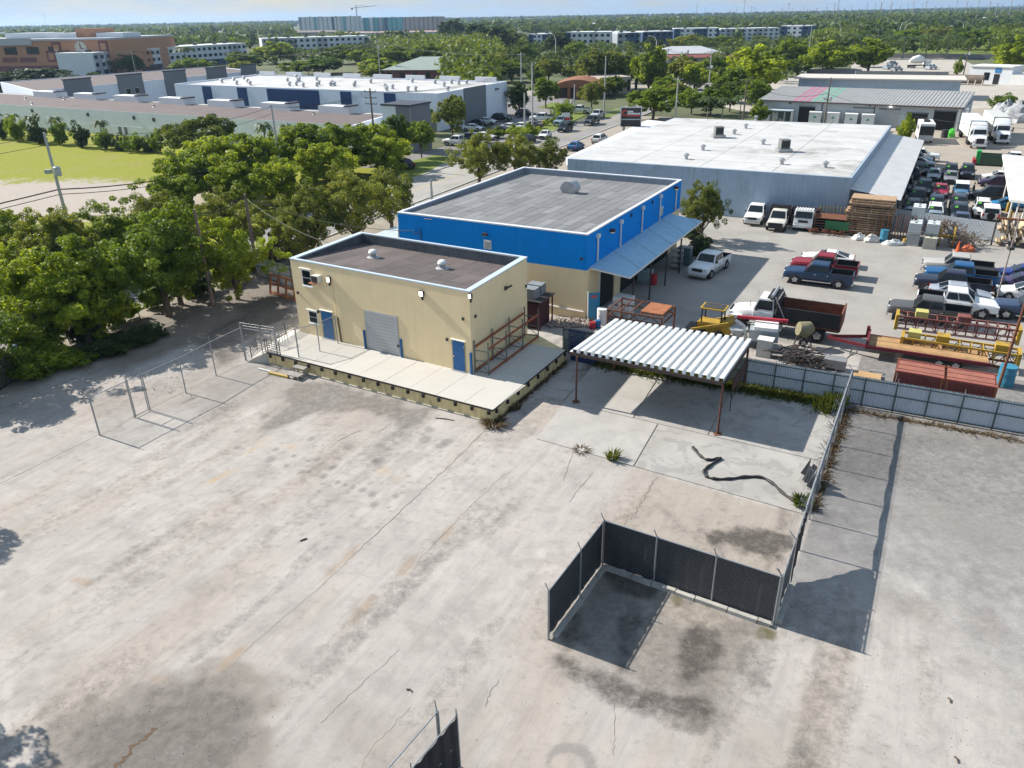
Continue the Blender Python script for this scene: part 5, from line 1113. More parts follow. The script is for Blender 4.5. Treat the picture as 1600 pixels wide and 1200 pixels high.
# sales lot
lot = 'cars for sale in the fenced lot'
for (k, x, y, a, c, lab, stk) in (
    (P_, 1438, 231, HE1, (.72, .72, .71), 'white pickup with its bonnet out of the awning shade in the sales lot', 0),
    (U_, 1427, 237, HE1, (.33, .38, .44), 'silver-blue sport utility beside the white pickup in the sales lot', 0),
    (S_, 1434, 245, HE1, (.42, .45, .5), 'pale silver saloon under the edge of the awning in the sales lot', 0),
    (S_, 1406, 253, HE1, (.03, .02, .035), 'dark plum saloon deep under the warehouse awning', 0),
    (U_, 1420, 260, HW1, (.035, .045, .05), 'dark grey estate car with its tail towards the aisle of the sales lot', 0),
    (S_, 1453, 255, HS2, (.02, .022, .026), 'black saloon behind the silver saloon, green price sticker on its windshield', 1),
    (S_, 1461.5, 263, HS2, (.34, .36, .38), 'silver saloon with green price sticker in the back row of the sales lot', 1),
    (U_, 1488, 255.5, HS2, (.018, .022, .028), 'black sport utility behind the grey saloon in the sales lot', 1),
    (S_, 1488, 267, HS2, (.2, .2, .215), 'grey saloon with green sticker beside the silver saloon', 1),
    (U_, 1514, 256, HS2, (.012, .016, .026), 'black chrome-grilled sport utility standing alone by the aisle', 1),
    (U_, 1417, 275, HS2, (.015, .02, .028), 'black sport utility at the awning edge behind the pale blue saloon', 0),
    (U_, 1446, 280, HS2, (.02, .035, .06), 'dark blue sport utility beside the red car in the sales lot', 1),
    (S_, 1406, 287, HS2, (.22, .28, .36), 'pale blue saloon at the awning edge in the sales lot', 1),
    (U_, 1436, 294, HS2, (.014, .016, .018), 'black sport utility between the pale blue and the red cars', 1),
    (S_, 1472, 287, HS2, (.30, .012, .035), 'bright red car with two stickers in the sales lot', 1),
    (J_, 1505, 284, HS2, (.09, .2, .32), 'light blue off-roader with a white roof in the sales lot', 0),
    (U_, 1465, 305, HS2, (.02, .03, .055), 'navy sport utility in front of the red car', 1),
    (U_, 1501, 304, HS2, (.025, .035, .05), 'charcoal sport utility in front of the white-roofed off-roader', 1),
    (S_, 1394, 303, HS2, (.035, .012, .03), 'dark maroon saloon beside the timber stack in the sales lot', 0),
    (U_, 1427, 311, HS2, (.014, .02, .02), 'black-green sport utility behind the pale fence', 1),
    (U_, 1463.5, 318, HS2, (.72, .72, .71), 'white sport utility with sunroof behind the pale fence', 1),
    (U_, 1502, 317, HS2, (.02, .03, .045), 'dark navy sport utility behind the pale fence beside the white one', 1),
    (S_, 1423, 324, HS2, (.16, .18, .2), 'grey saloon right behind the pale fence near the pallets', 0),
    (S_, 1462, 330, HS2, (.2, .25, .3), 'slate blue saloon hidden to the roof behind the pale fence', 0),
    (S_, 1505, 332, HS2, (.05, .07, .12), 'midnight blue saloon hidden to the roof behind the pale fence', 0),
    (S_, 1390, 316, HS2, (.05, .16, .32), 'blue saloon beside the timber stack behind the fence', 0),
    (U_, 1381, 285, HS2, (.012, .014, .016), 'black sport utility tucked under the low end of the awning', 0),
    (U_, 1538, 311, HS2, (.73, .73, .72), 'white sport utility with green sticker behind the white off-roader', 1),
    (J_, 1551, 321, HE2, (.74, .74, .73), 'white off-roader with a rear spare wheel by the yellow bollards', 0),
    (U_, 1561, 291, HW1, (.012, .016, .024), 'black sport utility with a person crouching at its front', 0),
    (S_, 1566, 275, HW1, (.03, .012, .045), 'dark purple saloon behind the black sport utility by the canopy', 0),
    (S_, 1569, 267, HW1, (.7, .7, .7), 'white saloon half hidden behind the dark purple saloon', 0),
    (S_, 1582, 309, HW1, (.015, .16, .36), 'bright blue hatchback under the white canopy roof', 0),
    (P_, 1588, 237, HW1, (.7, .7, .7), 'white pickup behind the green waste skip', 0)):
    drive(k, x, y, a, c, lab, None, lot, bool(stk))
# street cars
RH = math.atan2(RD.y, RD.x); stg = 'cars along the street and in its parking lot'
for (k, x, y, a, c, lab) in (
    (P_, 848, 176, HE1 + 3.3, (.72, .72, .71), 'white pickup beside the round shrub on the street lawn'),
    (S_, 834, 189, HE1 + 3.2, (.10, .085, .085), 'brown saloon behind the tall concrete pole'),
    (U_, 885, 191, RH + math.pi, (.012, .018, .024), 'black sport utility on the street kerb by the red sign'),
    (P_, 925, 180, RH + math.pi, (.035, .05, .06), 'dark grey pickup at the street edge below the light green tree'),
    (P_, 934, 171, RH + math.pi, (.45, .48, .5), 'silver pickup behind the dark grey pickup at the street edge'),
    (P_, 906, 164, HE1 + 3.2, (.72, .72, .71), 'white pickup seen behind the round street shrub'),
    (P_, 878, 181, RH + math.pi, (.2, .28, .33), 'pale teal pickup behind the red sign'),
    (S_, 852, 203.5, RH + math.pi + .15, (.72, .72, .71), 'white saloon on the street below the tall concrete pole'),
    (S_, 826, 210, RH + math.pi, (.014, .016, .02), 'black saloon on the street half hidden by the tree tops'),
    (S_, 899, 221, RH, (.02, .12, .3), 'blue saloon beside the white-roofed warehouse on the street'),
    (U_, 936, 209, RH, (.7, .7, .68), 'white van-like car beyond the roof edge on the street'),
    (P_, 715, 211, HE1 + math.pi, (.73, .73, .72), 'white pickup behind the round lawn tree in the parking lot'),
    (J_, 738, 207, HE1 + math.pi, (.03, .08, .2), 'blue open off-roader beside the white pickup in the parking lot'),
    (S_, 755, 206, HE1, (.7, .7, .7), 'white saloon behind the light green shrubs in the parking lot'),
    (S_, 783, 196.5, HE1, (.014, .016, .02), 'black saloon in front of the clipped hedge in the parking lot'),
    (S_, 797, 192, HE1, (.6, .62, .63), 'silver saloon beside the black saloon behind the hedge'),
    (S_, 815, 191, HE1, (.66, .66, .65), 'white hatchback behind the hedge by the tall concrete pole'),
    (S_, 746, 186, HE1 + .1, (.014, .016, .02), 'black saloon parked against the grey wall panel'),
    (S_, 759, 183, HE1 + .1, (.72, .73, .74), 'white saloon parked against the pale blue wall'),
    (S_, 737, 193, HE1 + .1, (.7, .72, .74), 'small white car at the corner of the grey wall panel'),
    (U_, 780, 177, HE1 + .1, (.012, .014, .016), 'black sport utility parked at the end of the pale blue wall'),
    (U_, 817, 171, HE1 + .2, (.014, .015, .016), 'black van beyond the dark tree at the parking lot corner'),
    (S_, 633, 248, HE1 + 2.6, (.016, .018, .03), 'black saloon on the shaded lawn under the street trees'),
    (P_, 437, 372, RH, (.03, .032, .035), 'dark pickup half hidden under trees behind the grey sheet fence')):
    drive(k, x, y, a, c, lab, None, stg)
for s, o in STKQ: s.parent = o

# ---------------- trucks with bodies
TR_G = P('rust_body', (.10, .055, .045), .8, .1, .35, 2, (.05, .035, .03), .5)
def stake_truck(px, ang, colour, label, cabover):
    o = thing('stake_truck', label, 'truck', (0, 0, 0), worldspace=False); z = 2.25
    if cabover:
        mb = MB(); loft(mb, [body_sec(x, w, .55, zz, .97) for x, w, zz in ((1.3, 1.0, 2.2), (1.4, 1.02, 2.25), (2.6, 1.02, 2.22), (2.85, 1.0, 1.5), (2.95, .96, .8))]); mb.build('cab', PAINT, o, 30, colour)
        ws = [Vector((2.9, -.95, 1.42)), Vector((2.9, .95, 1.42)), Vector((2.66, .9, 2.12)), Vector((2.66, -.9, 2.12))]; pane(ws, .03, .97, .02, .98, .03).build('windshield', GLASS, o)
        for k in range(7): MB().box(1.35, 2.55, -.85 + k * .28 - .05, -.85 + k * .28 + .05, 2.24, 2.3).build('roof_rib', WHITE, o)
        for s in (-1, 1): MB().box(1.6, 2.4, s * 1.02 - .015, s * 1.02 + .015, 1.35, 1.95).build('side_window', GLASS, o); MB().box(2.75, 2.85, s * 1.1 - .08, s * 1.1 + .08, 1.3, 1.75).build('mirror', BLACK, o); MB().box(2.9, 2.99, s * .75 - .15, s * .75 + .15, .8, .98).build('headlight', LENS_W, o)
        MB().box(2.85, 3.05, -1.0, 1.0, .4, .7).build('bumper', WHITE, o); MB().box(2.93, 2.97, -.5, .5, .95, 1.2).build('grille', BLACK, o)
    else:
        mb = MB(); loft(mb, [body_sec(x, w, .5, zz) for x, w, zz in ((-.2, 1.0, 1.15), (1.2, 1.0, 1.15), (2.8, .98, 1.08), (3.0, .92, .9), (3.05, .85, .7))]); mb.build('body', PAINT, o, 38, colour)
        cabin(o, 1.6, .95, -.1, -.3, .93, .77, 1.14, 1.95, (.6,)); MB().box(3.0, 3.1, -.75, .75, .65, 1.0).build('grille', BLACK, o); MB().box(3.0, 3.18, -.95, .95, .4, .62).build('bumper', BLACK, o)
        for k in KIDS_OF(o):
            if k.type == 'MESH' and k.data.materials[0] == PAINT: k.color = (*colour, 1)
        for s in (-1, 1): MB().box(2.98, 3.08, s * .75 - .14, s * .75 + .14, .8, 1.0).build('headlight', LENS_W, o)
    x0 = 1.2 if cabover else -.4; MB().box(-3.2, x0, -1.1, 1.1, .85, 1.0).build('deck', DSTEEL, o)
    for s in (-1, 1):
        MB().box(-3.2, x0, s * 1.1 - .04, s * 1.1 + .04, 1.0, 1.95).build('side_board', TR_G, o)
        for k in range(5): MB().box(-3.1 + k * (x0 + 3) / 4 - .04, -3.1 + k * (x0 + 3) / 4 + .04, s * 1.16 - .03, s * 1.16 + .03, .9, 2.0).build('stake', DSTEEL, o)
    MB().box(x0 - .06, x0, -1.06, 1.06, 1.0, 2.3).build('headboard', DSTEEL, o); MB().box(-3.24, -3.16, -1.06, 1.06, 1.0, 1.9).build('tailboard', TR_G, o); MB().box(-2.8, x0 - .3, -.9, .9, 1.0, 1.35).build('load', DSTEEL, o)
    for s in (-1, 1):
        for x in (2.2, -1.9): add_wheel(o, x, s * .92, .42, .28)
    p = G2(*px, 1.95) - Vector((math.cos(ang), math.sin(ang))) * (2.0 if cabover else .4); o.location = (p.x, p.y, 0); o.rotation_euler = (0, 0, ang); return o
stake_truck((1219, 327), HS2 + .05, (.62, .60, .54), 'cream-white pickup with rusty stake body beside the white cab-over truck', False)
stake_truck((1258, 331), HS2 + .05, (.72, .72, .71), 'white cab-over truck with ribbed cab roof and dark stake body', True)

# dump truck
dt = thing('dump_truck', 'white-cab dump truck with rusty black open body in the storage yard', 'truck', worldspace=False)
mb = MB(); loft(mb, [body_sec(x, w, .9, z) for x, w, z in ((1.2, 1.0, 1.75), (1.3, 1.05, 1.8), (2.9, 1.0, 1.75), (3.9, .85, 1.6), (4.2, .7, 1.3))]); mb.build('hood', PAINT, dt, 40, (.74, .74, .74))
mb = MB(); loft(mb, [body_sec(x, 1.1, .9, z, .95) for x, z in ((.95, 1.8), (1.0, 1.85), (2.4, 1.85))]); mb.build('cab_base', PAINT, dt, 40, (.74, .74, .74))
cabin(dt, 2.45, 2.1, 1.05, .95, 1.05, .9, 1.82, 2.75, ())
for k in KIDS_OF(dt):
    if k.type == 'MESH' and k.data.materials[0] == PAINT: k.color = (.74, .74, .74, 1)
DB = P('dump_black', (.022, .022, .025), .6, .1, .3, 2); 
for s in (-1, 1):
    mb = MB(); y = s * 1.2; mb.box(-3.7, .7, y - .05, y + .05, 1.25, 2.35); mb.build('body_side', DB, dt); MB().box(-3.68, .68, y - s * .06 - .005, y - s * .06 + .005, 1.3, 2.33).build('inner_side', RUST, dt)
    for k in range(5): MB().box(-3.4 + k * .95, -3.28 + k * .95, y + s * .05 - .05, y + s * .05 + .05, 1.25, 2.35).build('body_rib', DB, dt)
    MB().bar((-.2, s * 1.28, 1.0), (.9, s * 1.28, 3.05), .07).build('tarp_arm', GALV, dt); MB().tube([(2.6, s * 1.25, 2.2), (2.6, s * 1.4, 2.2), (2.6, s * 1.4, 2.6)], .03).build('mirror', CHROME, dt)
    MB().box(3.2, 4.0, s * 1.05 - .2, s * 1.05 + .2, 1.0, 1.25).build('fender', PAINT, dt, color=(.74, .74, .74)); MB().box(4.05, 4.18, s * .8 - .15, s * .8 + .15, 1.2, 1.4).build('headlight', LENS_W, dt); MB().box(-3.7, 3.8, s * .45 - .08, s * .45 + .08, .75, 1.0).build('chassis_rail', DSTEEL, dt)
MB().box(-3.7, .7, -1.2, 1.2, 1.1, 1.28).build('body_floor', RUST, dt); MB().box(.62, .75, -1.2, 1.2, 1.2, 2.7).build('body_front', DB, dt); MB().box(.75, 1.5, -1.15, 1.15, 2.85, 2.95).build('cab_guard', DB, dt); MB().box(-3.8, -3.68, -1.25, 1.25, 1.1, 2.5).build('tailgate', RUST, dt)
MB().tube([(1.15, -1.25, 3.05), (1.15, 1.25, 3.05)], .12, 8).build('tarp_roll', GALV, dt); MB().box(4.1, 4.3, -.75, .75, .6, .95).build('bumper', CHROME, dt); MB().box(4.15, 4.25, -.5, .5, 1.0, 1.5).build('grille', BLACK, dt)
for s in (-1, 1):
    add_wheel(dt, 3.3, s * 1.0, .52, .3); add_wheel(dt, -2.3, s * .95, .52, .55); MB().box(.2, 1.0, s * .95 - .3, s * .95 + .3, .5, 1.0).build('fuel_tank', CHROME, dt)
dpos = G2(1275, 534) + E1 * -2.3 + E2 * .95; dt.location = (*dpos, 0); dt.rotation_euler = (0, 0, HW1)
# flatbed trailer
tr = thing('flatbed_trailer', 'red flatbed trailer with timber deck hitched to the dump truck', 'trailer', worldspace=False); RM = P('maroon_steel', (.16, .02, .03), .6, .2, .2, 2, (.08, .04, .03), .5)
for s in (-1, 1): MB().box(-7.5, 0, s * 1.15 - .06, s * 1.15 + .06, .75, .98).build('side_rail', RM, tr); MB().bar((0, s * 1.0, .85), (2.6, s * .1, .75), .14, .2).build('drawbar', RM, tr)
for k in range(8): MB().box(-7.4, -.1, -1.05 + k * .265, -1.05 + k * .265 + .245, .9, .97).build('deck_plank', P('deck_timber', (.40, .24, .11), .85, 0, .25, 2, (.2, .12, .07), .5, .3, .25), tr)
MB().box(-.1, .05, -1.2, 1.2, .7, 1.35).build('headboard', RM, tr); MB().box(-.02, .2, -1.15, -.85, .95, 1.6).build('toolbox', RM, tr)
for s in (-1, 1):
    for x in (-4.6, -5.6): add_wheel(tr, x, s * .95, .38, .25)
tp = G2(1352, 545, .7) + E2 * 1.15; tr.location = (*tp, 0); tr.rotation_euler = (0, 0, HW1 + .02)
# ================================================================== storage yard clutter
def e_at(px, py, z=0): return G(px, py, z)
YEL = P('machine_yellow', (.40, .25, .03), .7, 0, .25, 2, (.16, .1, .06), .65); REDP = P('faded_red', (.19, .06, .05), .75, 0, .3, 2, (.34, .28, .26), .6)
def truss(name, label, a, b, w, h, z0, m1, m2, n, ends, boxes):
    t = thing(name, label, 'truss', a); a, b = Vector(a), Vector(b); d = (b - a).normalized(); sd_ = Vector((-d.y, d.x, 0)); L = (b - a).length
    for s in (-1, 1):
        for z in (z0, z0 + h): MB().bar(a + sd_ * s * w / 2 + Vector((0, 0, z)), b + sd_ * s * w / 2 + Vector((0, 0, z)), .11, .13).build('chord', m1 if z > z0 else m2, t)
        for k in range(n):
            p = a + d * L * k / n + sd_ * s * w / 2; q = a + d * L * (k + 1) / n + sd_ * s * w / 2; MB().bar(p + Vector((0, 0, z0)), p + Vector((0, 0, z0 + h)), .07).build('strut', m1, t); MB().bar(p + Vector((0, 0, z0 + (h if k % 2 else 0))), q + Vector((0, 0, z0 + (0 if k % 2 else h))), .05).build('diagonal', m2, t)
    for k in range(n + 1): p = a + d * L * k / n; MB().bar(p - sd_ * w / 2 + Vector((0, 0, z0 + h)), p + sd_ * w / 2 + Vector((0, 0, z0 + h)), .06).build('cross_bar', m1, t)
    for p in (a, b): MB().obox(p + Vector((0, 0, z0 + h / 2)), d * .1, sd_ * (w / 2 + .12), (0, 0, h / 2 + .12)).build('end_plate', ends, t)
    for f, mt in boxes: MB().obox(a + d * L * f + Vector((0, 0, z0 + h + .2)), d * .4, sd_ * w * .35, (0, 0, .25)).build('engine_cover', mt, t)
    return t
PY = P('pale_yellow', (.48, .44, .14), .6, 0, .1)
truss('screed_truss', 'long red latticed screed truss lying on the flatbed trailer', e_at(1395, 528), e_at(1582, 553), 1.1, .9, 1.02, REDP, P('pink_steel', (.35, .2, .19), .7, 0, .2), 12, YEL, ((.2, PY), (.55, REDP)))
truss('screed_truss', 'long yellow and rusty screed truss beside the red containers', e_at(1405, 551), e_at(1585, 580), 1.2, 1.0, .35, YEL, RUST, 10, YEL, ((.1, PY), (.85, YEL), (.35, YEL)))
# containers
CR = P('container_red', (.22, .055, .045), .7, 0, .2, 1.2, (.34, .13, .08), .5)
def container(label, c, L=2.9, W=2.0, H=2.35, rz=HE1):
    t = thing('shipping_container', label, 'container', worldspace=False); n = 12
    for s in (-1, 1):
        for k in range(n): x0 = -L / 2 + .1 + (L - .2) * k / n; w = (L - .2) / n; MB().box(x0, x0 + w * .5, s * (W / 2) - .03, s * (W / 2) + .03, .15, H - .1).build('corrugation', CR, t); MB().box(x0 + w * .5, x0 + w, s * (W / 2 - .04) - .03, s * (W / 2 - .04) + .03, .15, H - .1).build('corrugation', CR, t)
        for z in (.08, H - .06): MB().box(-L / 2, L / 2, s * W / 2 - .06, s * W / 2 + .06, z - .06, z + .06).build('side_beam', CR, t)
    for x in (-L / 2, L / 2):
        for s in (-1, 1): MB().box(x - .06, x + .06, s * W / 2 - .07, s * W / 2 + .07, 0, H + .01).build('corner_post', ORUST, t)
        MB().box(x - .03, x + .03, -W / 2 + .08, W / 2 - .08, .1, H - .05).build('end_wall', CR, t)
    for k in range(5): y0 = -W / 2 + .06 + (W - .12) * k / 5; MB().box(-L / 2 + .06, L / 2 - .06, y0, y0 + (W - .12) / 5 - .03, H - .09, H - .03 + .02 * (k % 2)).build('roof_sheet', P('container_top', (.30, .11, .075), .75, 0, .2, 1.5, (.2, .08, .06), .5), t)
    MB().box(L * .28, L * .34, -W / 2 - .05, -W / 2 - .032, .9, 1.4).build('data_label', WHITE, t)
    t.location = (c[0], c[1], 0); t.rotation_euler = (0, 0, rz); return t
def mean_px(*p, z=0): return sum((G2(*q, z) for q in p), Vector((0, 0))) / len(p)
CH = 2.35
container('rusty red container with bleached roof, the one beside the soil patch', mean_px((1404, 577), (1476, 588), (1479, 575), (1410, 563), z=CH), 2.75, 1.9, CH)
container('rusty red container with bleached roof, the one beside the blue drum', mean_px((1479, 589), (1551, 602), (1552, 586), (1480, 575), z=CH), 2.75, 1.9, CH)
def drum(label, p, mat, h=.9, r=.3, cat='drum', name='drum', group=None):
    t = thing(name, label, cat, (p.x, p.y, 0), group); MB().lathe((p.x, p.y, 0), [(r, 0), (r * 1.03, h * .3), (r, h * .33), (r, h * .62), (r * 1.03, h * .66), (r, h * .7), (r, h)], 16).build('shell', mat, t, 40); MB().lathe((p.x, p.y, h), [(r * 1.02, -.02), (r * 1.02, .02), (r * .9, .025)], 16).build('lid', mat, t, 40); return t
BL = P('barrel_blue', (.04, .2, .3), .5, 0, .1)
drum('large blue plastic drum beside the red containers', G2(1569, 601), BL, 1.3, .5)
# rusty tall mast near the drum and the lamp mast
p = G2(1560, 605); tag(MB().tube([(p.x, p.y, 0), (*G2(1600, 480, 5.5), 5.5), (*G2(1622, 400, 8.5), 8.5)], [.09, .08, .07], 8).build('leaning_mast', RUST), 'rusty leaning steel mast beside the blue drum', 'mast')
t = thing('pipe_mast', 'tall pale steel pipe mast with a clamp beside the parked pickups', 'mast', (*G2(1556, 472), 0)); a = G(1556, 472); MB().tube([a, (*G2(1583, 385, 5.0), 5.0) if False else (a.x + .2, a.y + .2, 7.2)], [.07, .05], 8).build('pole', P('rusty_pipe', (.33, .28, .25), .6, .3, .2), t); MB().box(a.x - .1, a.x + .3, a.y - .1, a.y + .3, 4.4, 4.6).build('clamp', DSTEEL, t)
# lumber stack
t = thing('timber_stack', 'tall stack of weathered brown timber formwork panels against the pale fence', 'timber', (*G2(1352, 372), 0)); c = G2(1352, 372) + E2 * 1.6
for k in range(17):
    z = .1 + k * .235; o = Vector((rnd.uniform(-.12, .12), rnd.uniform(-.12, .12))); mb = MB().obox((*(c + o), z + .08), (*(E1 * rnd.uniform(2.1, 2.35)), 0), (*(E2 * 1.25), 0), (0, 0, .075)); mb.build('panel', WOOD, t)
    for s in (-1.6, 0, 1.6): MB().obox((*(c + o + E1 * s + E2 * -.0), z - .04), (*(E1 * .06), 0), (*(E2 * 1.2), 0), (0, 0, .045)).build('bearer', GWOOD, t)
# steel shores bundle (dark) and green/rust racks
t = thing('steel_shores', 'row of upright rusty steel shores leaning against the pale fence', 'shores', (*G2(1392, 378), 0)); c = G2(1392, 378)
for k in range(14):
    for j in range(3): b = c + E1 * (-1.7 + k * .27) + E2 * (.3 + j * .5); MB().bar((b.x, b.y, 0), (b.x + E2.x * .2, b.y + E2.y * .2, 2.5 + rnd.uniform(-.2, .3)), .07, .07, (1, 0, 0)).build('shore', RUST if (k + j) % 3 else DSTEEL, t)
t = thing('steel_rack', 'low rusty rack of steel forms with a green sheet beside the white cab-over truck', 'rack', (*G2(1300, 365), 0)); c = G2(1302, 366) + E2 * 1.3
for k in range(6): MB().obox((*c, .2 + k * .28), (*(E1 * 2.2), 0), (*(E2 * 1.3), 0), (0, 0, .05)).build('form_panel', RUST if k % 2 else DSTEEL, t)
for s in (-2.1, 2.1):
    for q in (-1.2, 1.2): p = c + E1 * s + E2 * q; MB().bar((*p, 0), (*p, 2.1), .1, .1, (1, 0, 0)).build('upright', RUST, t)
MB().obox((*(c - E2 * 1.33 + E1 * .2), .95), (*(E1 * 1.2), 0), (*(E2 * .02), 0), (0, 0, .45)).build('green_sheet', P('green_tarp', (.04, .16, .07), .7, 0, .2), t)
for k in range(12): p = c + E1 * (-2 + k * .36) + E2 * 1.2; MB().bar((*p, 1.75), (*(p + E2 * .1), 2.45), .09, .09, (1, 0, 0)).build('stake', P('yellow_olive', (.2, .17, .05), .8), t)
mb = MB()
for k in range(90): p = c - E2 * (1.6 + rnd.random() * .5) + E1 * rnd.uniform(-2.6, 1.4); q = Vector((rnd.uniform(-.5, .5), rnd.uniform(-.3, .3), rnd.uniform(.1, .5))); mb.bar((*p, .05 + rnd.random() * .4), Vector((*p, .1)) + q, .05)
tag(mb.build('scrap_heap', RUST), 'heap of rusty scrap rods at the foot of the steel rack', 'scrap')['kind'] = 'stuff'
# IBC totes
CAGE = P('tote_cage', (.5, .52, .53), .4, .6, .1); TANK = P('tote_tank', (.60, .64, .64), .4, 0, .08, 2)
def tote(label, p, z=0, rz=HE1, tank=TANK, group=None):
    t = thing('liquid_tote', label, 'tote', worldspace=False, group=group); MB().box(-.55, .55, -.48, .48, .16, 1.12).build('tank', tank, t); MB().lathe((0, 0, 1.12), [(.12, 0), (.12, .05)], 10).build('cap', RUBBER, t)
    for k in range(3): MB().box(-.6, .6, -.5 + k * .42, -.34 + k * .42, 0, .14).build('pallet_runner', GALV, t)
    for k in range(5):
        z_ = .2 + k * .22
        for s in (-1, 1): MB().bar((-.6, s * .51, z_), (.6, s * .51, z_), .02).build('cage_bar', CAGE, t); MB().bar((s * .6, -.5, z_), (s * .6, .5, z_), .02).build('cage_bar', CAGE, t)
    for k in range(6):
        x = -.58 + k * .232
        for s in (-1, 1): MB().bar((x, s * .515, .14), (x, s * .515, 1.12), .02, .02, (1, 0, 0)).build('cage_bar', CAGE, t)
    t.location = (p.x, p.y, z); t.rotation_euler = (0, 0, rz); return t
G8 = 'caged totes stacked by the fence'
for j in range(4):
    for k in range(2 if j < 2 else 3):
        tote('caged liquid tote in the tall grey stack next to the steel shores', G2(1424, 384) + E2 * (j * 1.1 + .5) + E1 * .0, k * 1.17, HE1, TANK if (j + k) % 3 else P('tote_grey', (.35, .37, .38), .5, 0, .1), G8)
for j in range(3):
    for k in range(1 if j == 0 else 2):
        tote('caged liquid tote in the shorter stack beside the orange wheels', G2(1451, 389) + E2 * (j * 1.1 + .4), k * 1.17, HE1, P('tote_yellowed', (.55, .52, .38), .5, 0, .1) if k == 0 else TANK, 'caged totes in the shorter stack')
# bags, bin, cone
def lump(label, p, rx, ry, h, mat, seed, name='bulk_bag', cat='bag', group=None):
    rs = random.Random(seed); mb = MB(); n, m = 14, 7
    for i in range(m + 1):
        ph = math.pi / 2 * i / m
        for k in range(n): a = 2 * math.pi * k / n; f = 1 + .22 * rs.uniform(-1, 1); mb.v.append((p.x + rx * math.cos(a) * math.cos(ph) * f, p.y + ry * math.sin(a) * math.cos(ph) * f, max(0, h * math.sin(ph) * (1 + .3 * rs.uniform(-1, 1)))))
    for i in range(m):
        for k in range(n): k2 = (k + 1) % n; mb.f.append((i * n + k, i * n + k2, (i + 1) * n + k2, (i + 1) * n + k))
    return tag(mb.build(name, mat, None, 30), label, cat, group)
BAG = P('white_bag', (.62, .62, .60), .8, 0, .15, 3, (.4, .38, .36), .4)
lump('crumpled white bag at the foot of the timber stack', G2(1342, 374), .7, .5, .6, BAG, 1); lump('torn white bag with coloured scraps beside the blue bin', G2(1362, 377), .8, .55, .7, P('mixed_bag', (.55, .53, .5), .8, 0, .3, 5, (.5, .35, .1), .5), 2); lump('flat white sheet heap in front of the steel shores', G2(1396, 382), 1.1, .5, .5, BAG, 3)
drum('bright blue bin with an orange lid beside the white bags', G2(1380, 376), BL, 1.15, .4, 'bin', 'bin'); MB()
p = G2(1380, 376); 
drum('small yellow bucket beside the totes', G2(1413, 381), YEL, .5, .22, 'bucket', 'bucket')
t = thing('traffic_cone', 'orange traffic cone in front of the yellow wheels', 'cone', (*G2(1496, 392), 0)); p = G2(1496, 392); OR = P('cone_orange', (.7, .12, .03), .6); MB().lathe((p.x, p.y, .03), [(.2, 0), (.17, .1), (.04, .95)], 14).build('cone_body', OR, t, 40); MB().box(p.x - .25, p.x + .25, p.y - .25, p.y + .25, 0, .03).build('base', OR, t)
c = G2(1478, 386) + E2 * .6
t = thing('spoked_drum', 'pair of yellow spoked steel wheels in the scrap row', 'wheels', (*c, 0))
for s in (-.7, .5):
    for k in range(14): a0, a1 = 2 * math.pi * k / 14, 2 * math.pi * (k + 1) / 14; f = lambda a: (c.x + E1.x * s + E2.x * .9 * math.cos(a) * .9, c.y + E1.y * s + E2.y * .9 * math.cos(a) * .9, .95 + .9 * math.sin(a)); MB().bar(f(a0), f(a1), .3, .12, (*E1, 0)).build('rim_segment', YEL, t); MB().bar((c.x + E1.x * s, c.y + E1.y * s, .95), f(a0), .06).build('spoke', YEL, t)
MB().tube([(*(c - E1 * .9), .95), (*(c + E1 * .8), .95)], .14, 10).build('axle', YEL, t)
mb = MB()
for k in range(220): p = G2(1500, 388) + E2 * rnd.uniform(-.4, 2.6) + E1 * rnd.gauss(.2, .9); q = Vector((rnd.uniform(-.8, .8), rnd.uniform(-.5, .5), rnd.uniform(-.1, .6))); z = rnd.uniform(.05, 1.0); mb.bar((*p, z), Vector((*p, z)) + q, .05)
tag(mb.build('scrap_heap', P('grey_scrap', (.2, .17, .14), .8, .2, .4, 3)), 'tangled heap of grey scrap bars beside the yellow wheels', 'scrap')['kind'] = 'stuff'
mb = MB()
for k in range(160): p = G2(1470, 372) + E2 * rnd.uniform(-.4, 2.0) + E1 * rnd.gauss(0, 1.0); q = Vector((rnd.uniform(-.6, .6), rnd.uniform(-.4, .4), rnd.uniform(-.1, .5))); z = rnd.uniform(.05, 1.5); mb.bar((*p, z), Vector((*p, z)) + q, .07)
tag(mb.build('scrap_heap', P('brown_scrap', (.22, .15, .11), .8, .2, .4, 3)), 'heap of brown timber and metal offcuts beside the caged totes', 'scrap')['kind'] = 'stuff'
lump('orange canvas heap beside the traffic cone', G2(1512, 392), .7, .5, .6, P('orange_canvas', (.5, .13, .06), .8, 0, .3, 4), 9, 'canvas_heap', 'heap')
t = thing('pipe_stack', 'stack of long tan pipes lying along the pale fence', 'pipes', (*G2(1525, 378), 0)); TP = P('tan_pipe', (.42, .32, .22), .8, 0, .2, 2)
for k in range(7): z = .25 + (k // 3) * .42; o = E2 * (.3 + (k % 3) * .5 + (k // 3) * .2); a = G2(1504, 372) + o; b = G2(1556, 377) + o; MB().tube([(*a, z), (*b, z)], .22, 10).build('pipe', TP, t)
t = thing('timber_rack', 'rack of pale cut timber and logs under an orange beam', 'rack', (*G2(1585, 380), 0)); c = G2(1580, 386) + E2 * 1.2
for k in range(60): p = c + E1 * rnd.uniform(-1.6, 3.2); z = rnd.uniform(.15, 2.2); MB().tube([(*(p - E2 * 1.2), z), (*(p + E2 * 1.2), z + .02)], rnd.uniform(.1, .17), 8).build('log', P('cut_timber', (.42, .31, .19), .85, 0, .3, 3, (.2, .15, .1), .5, 0, .4), t)
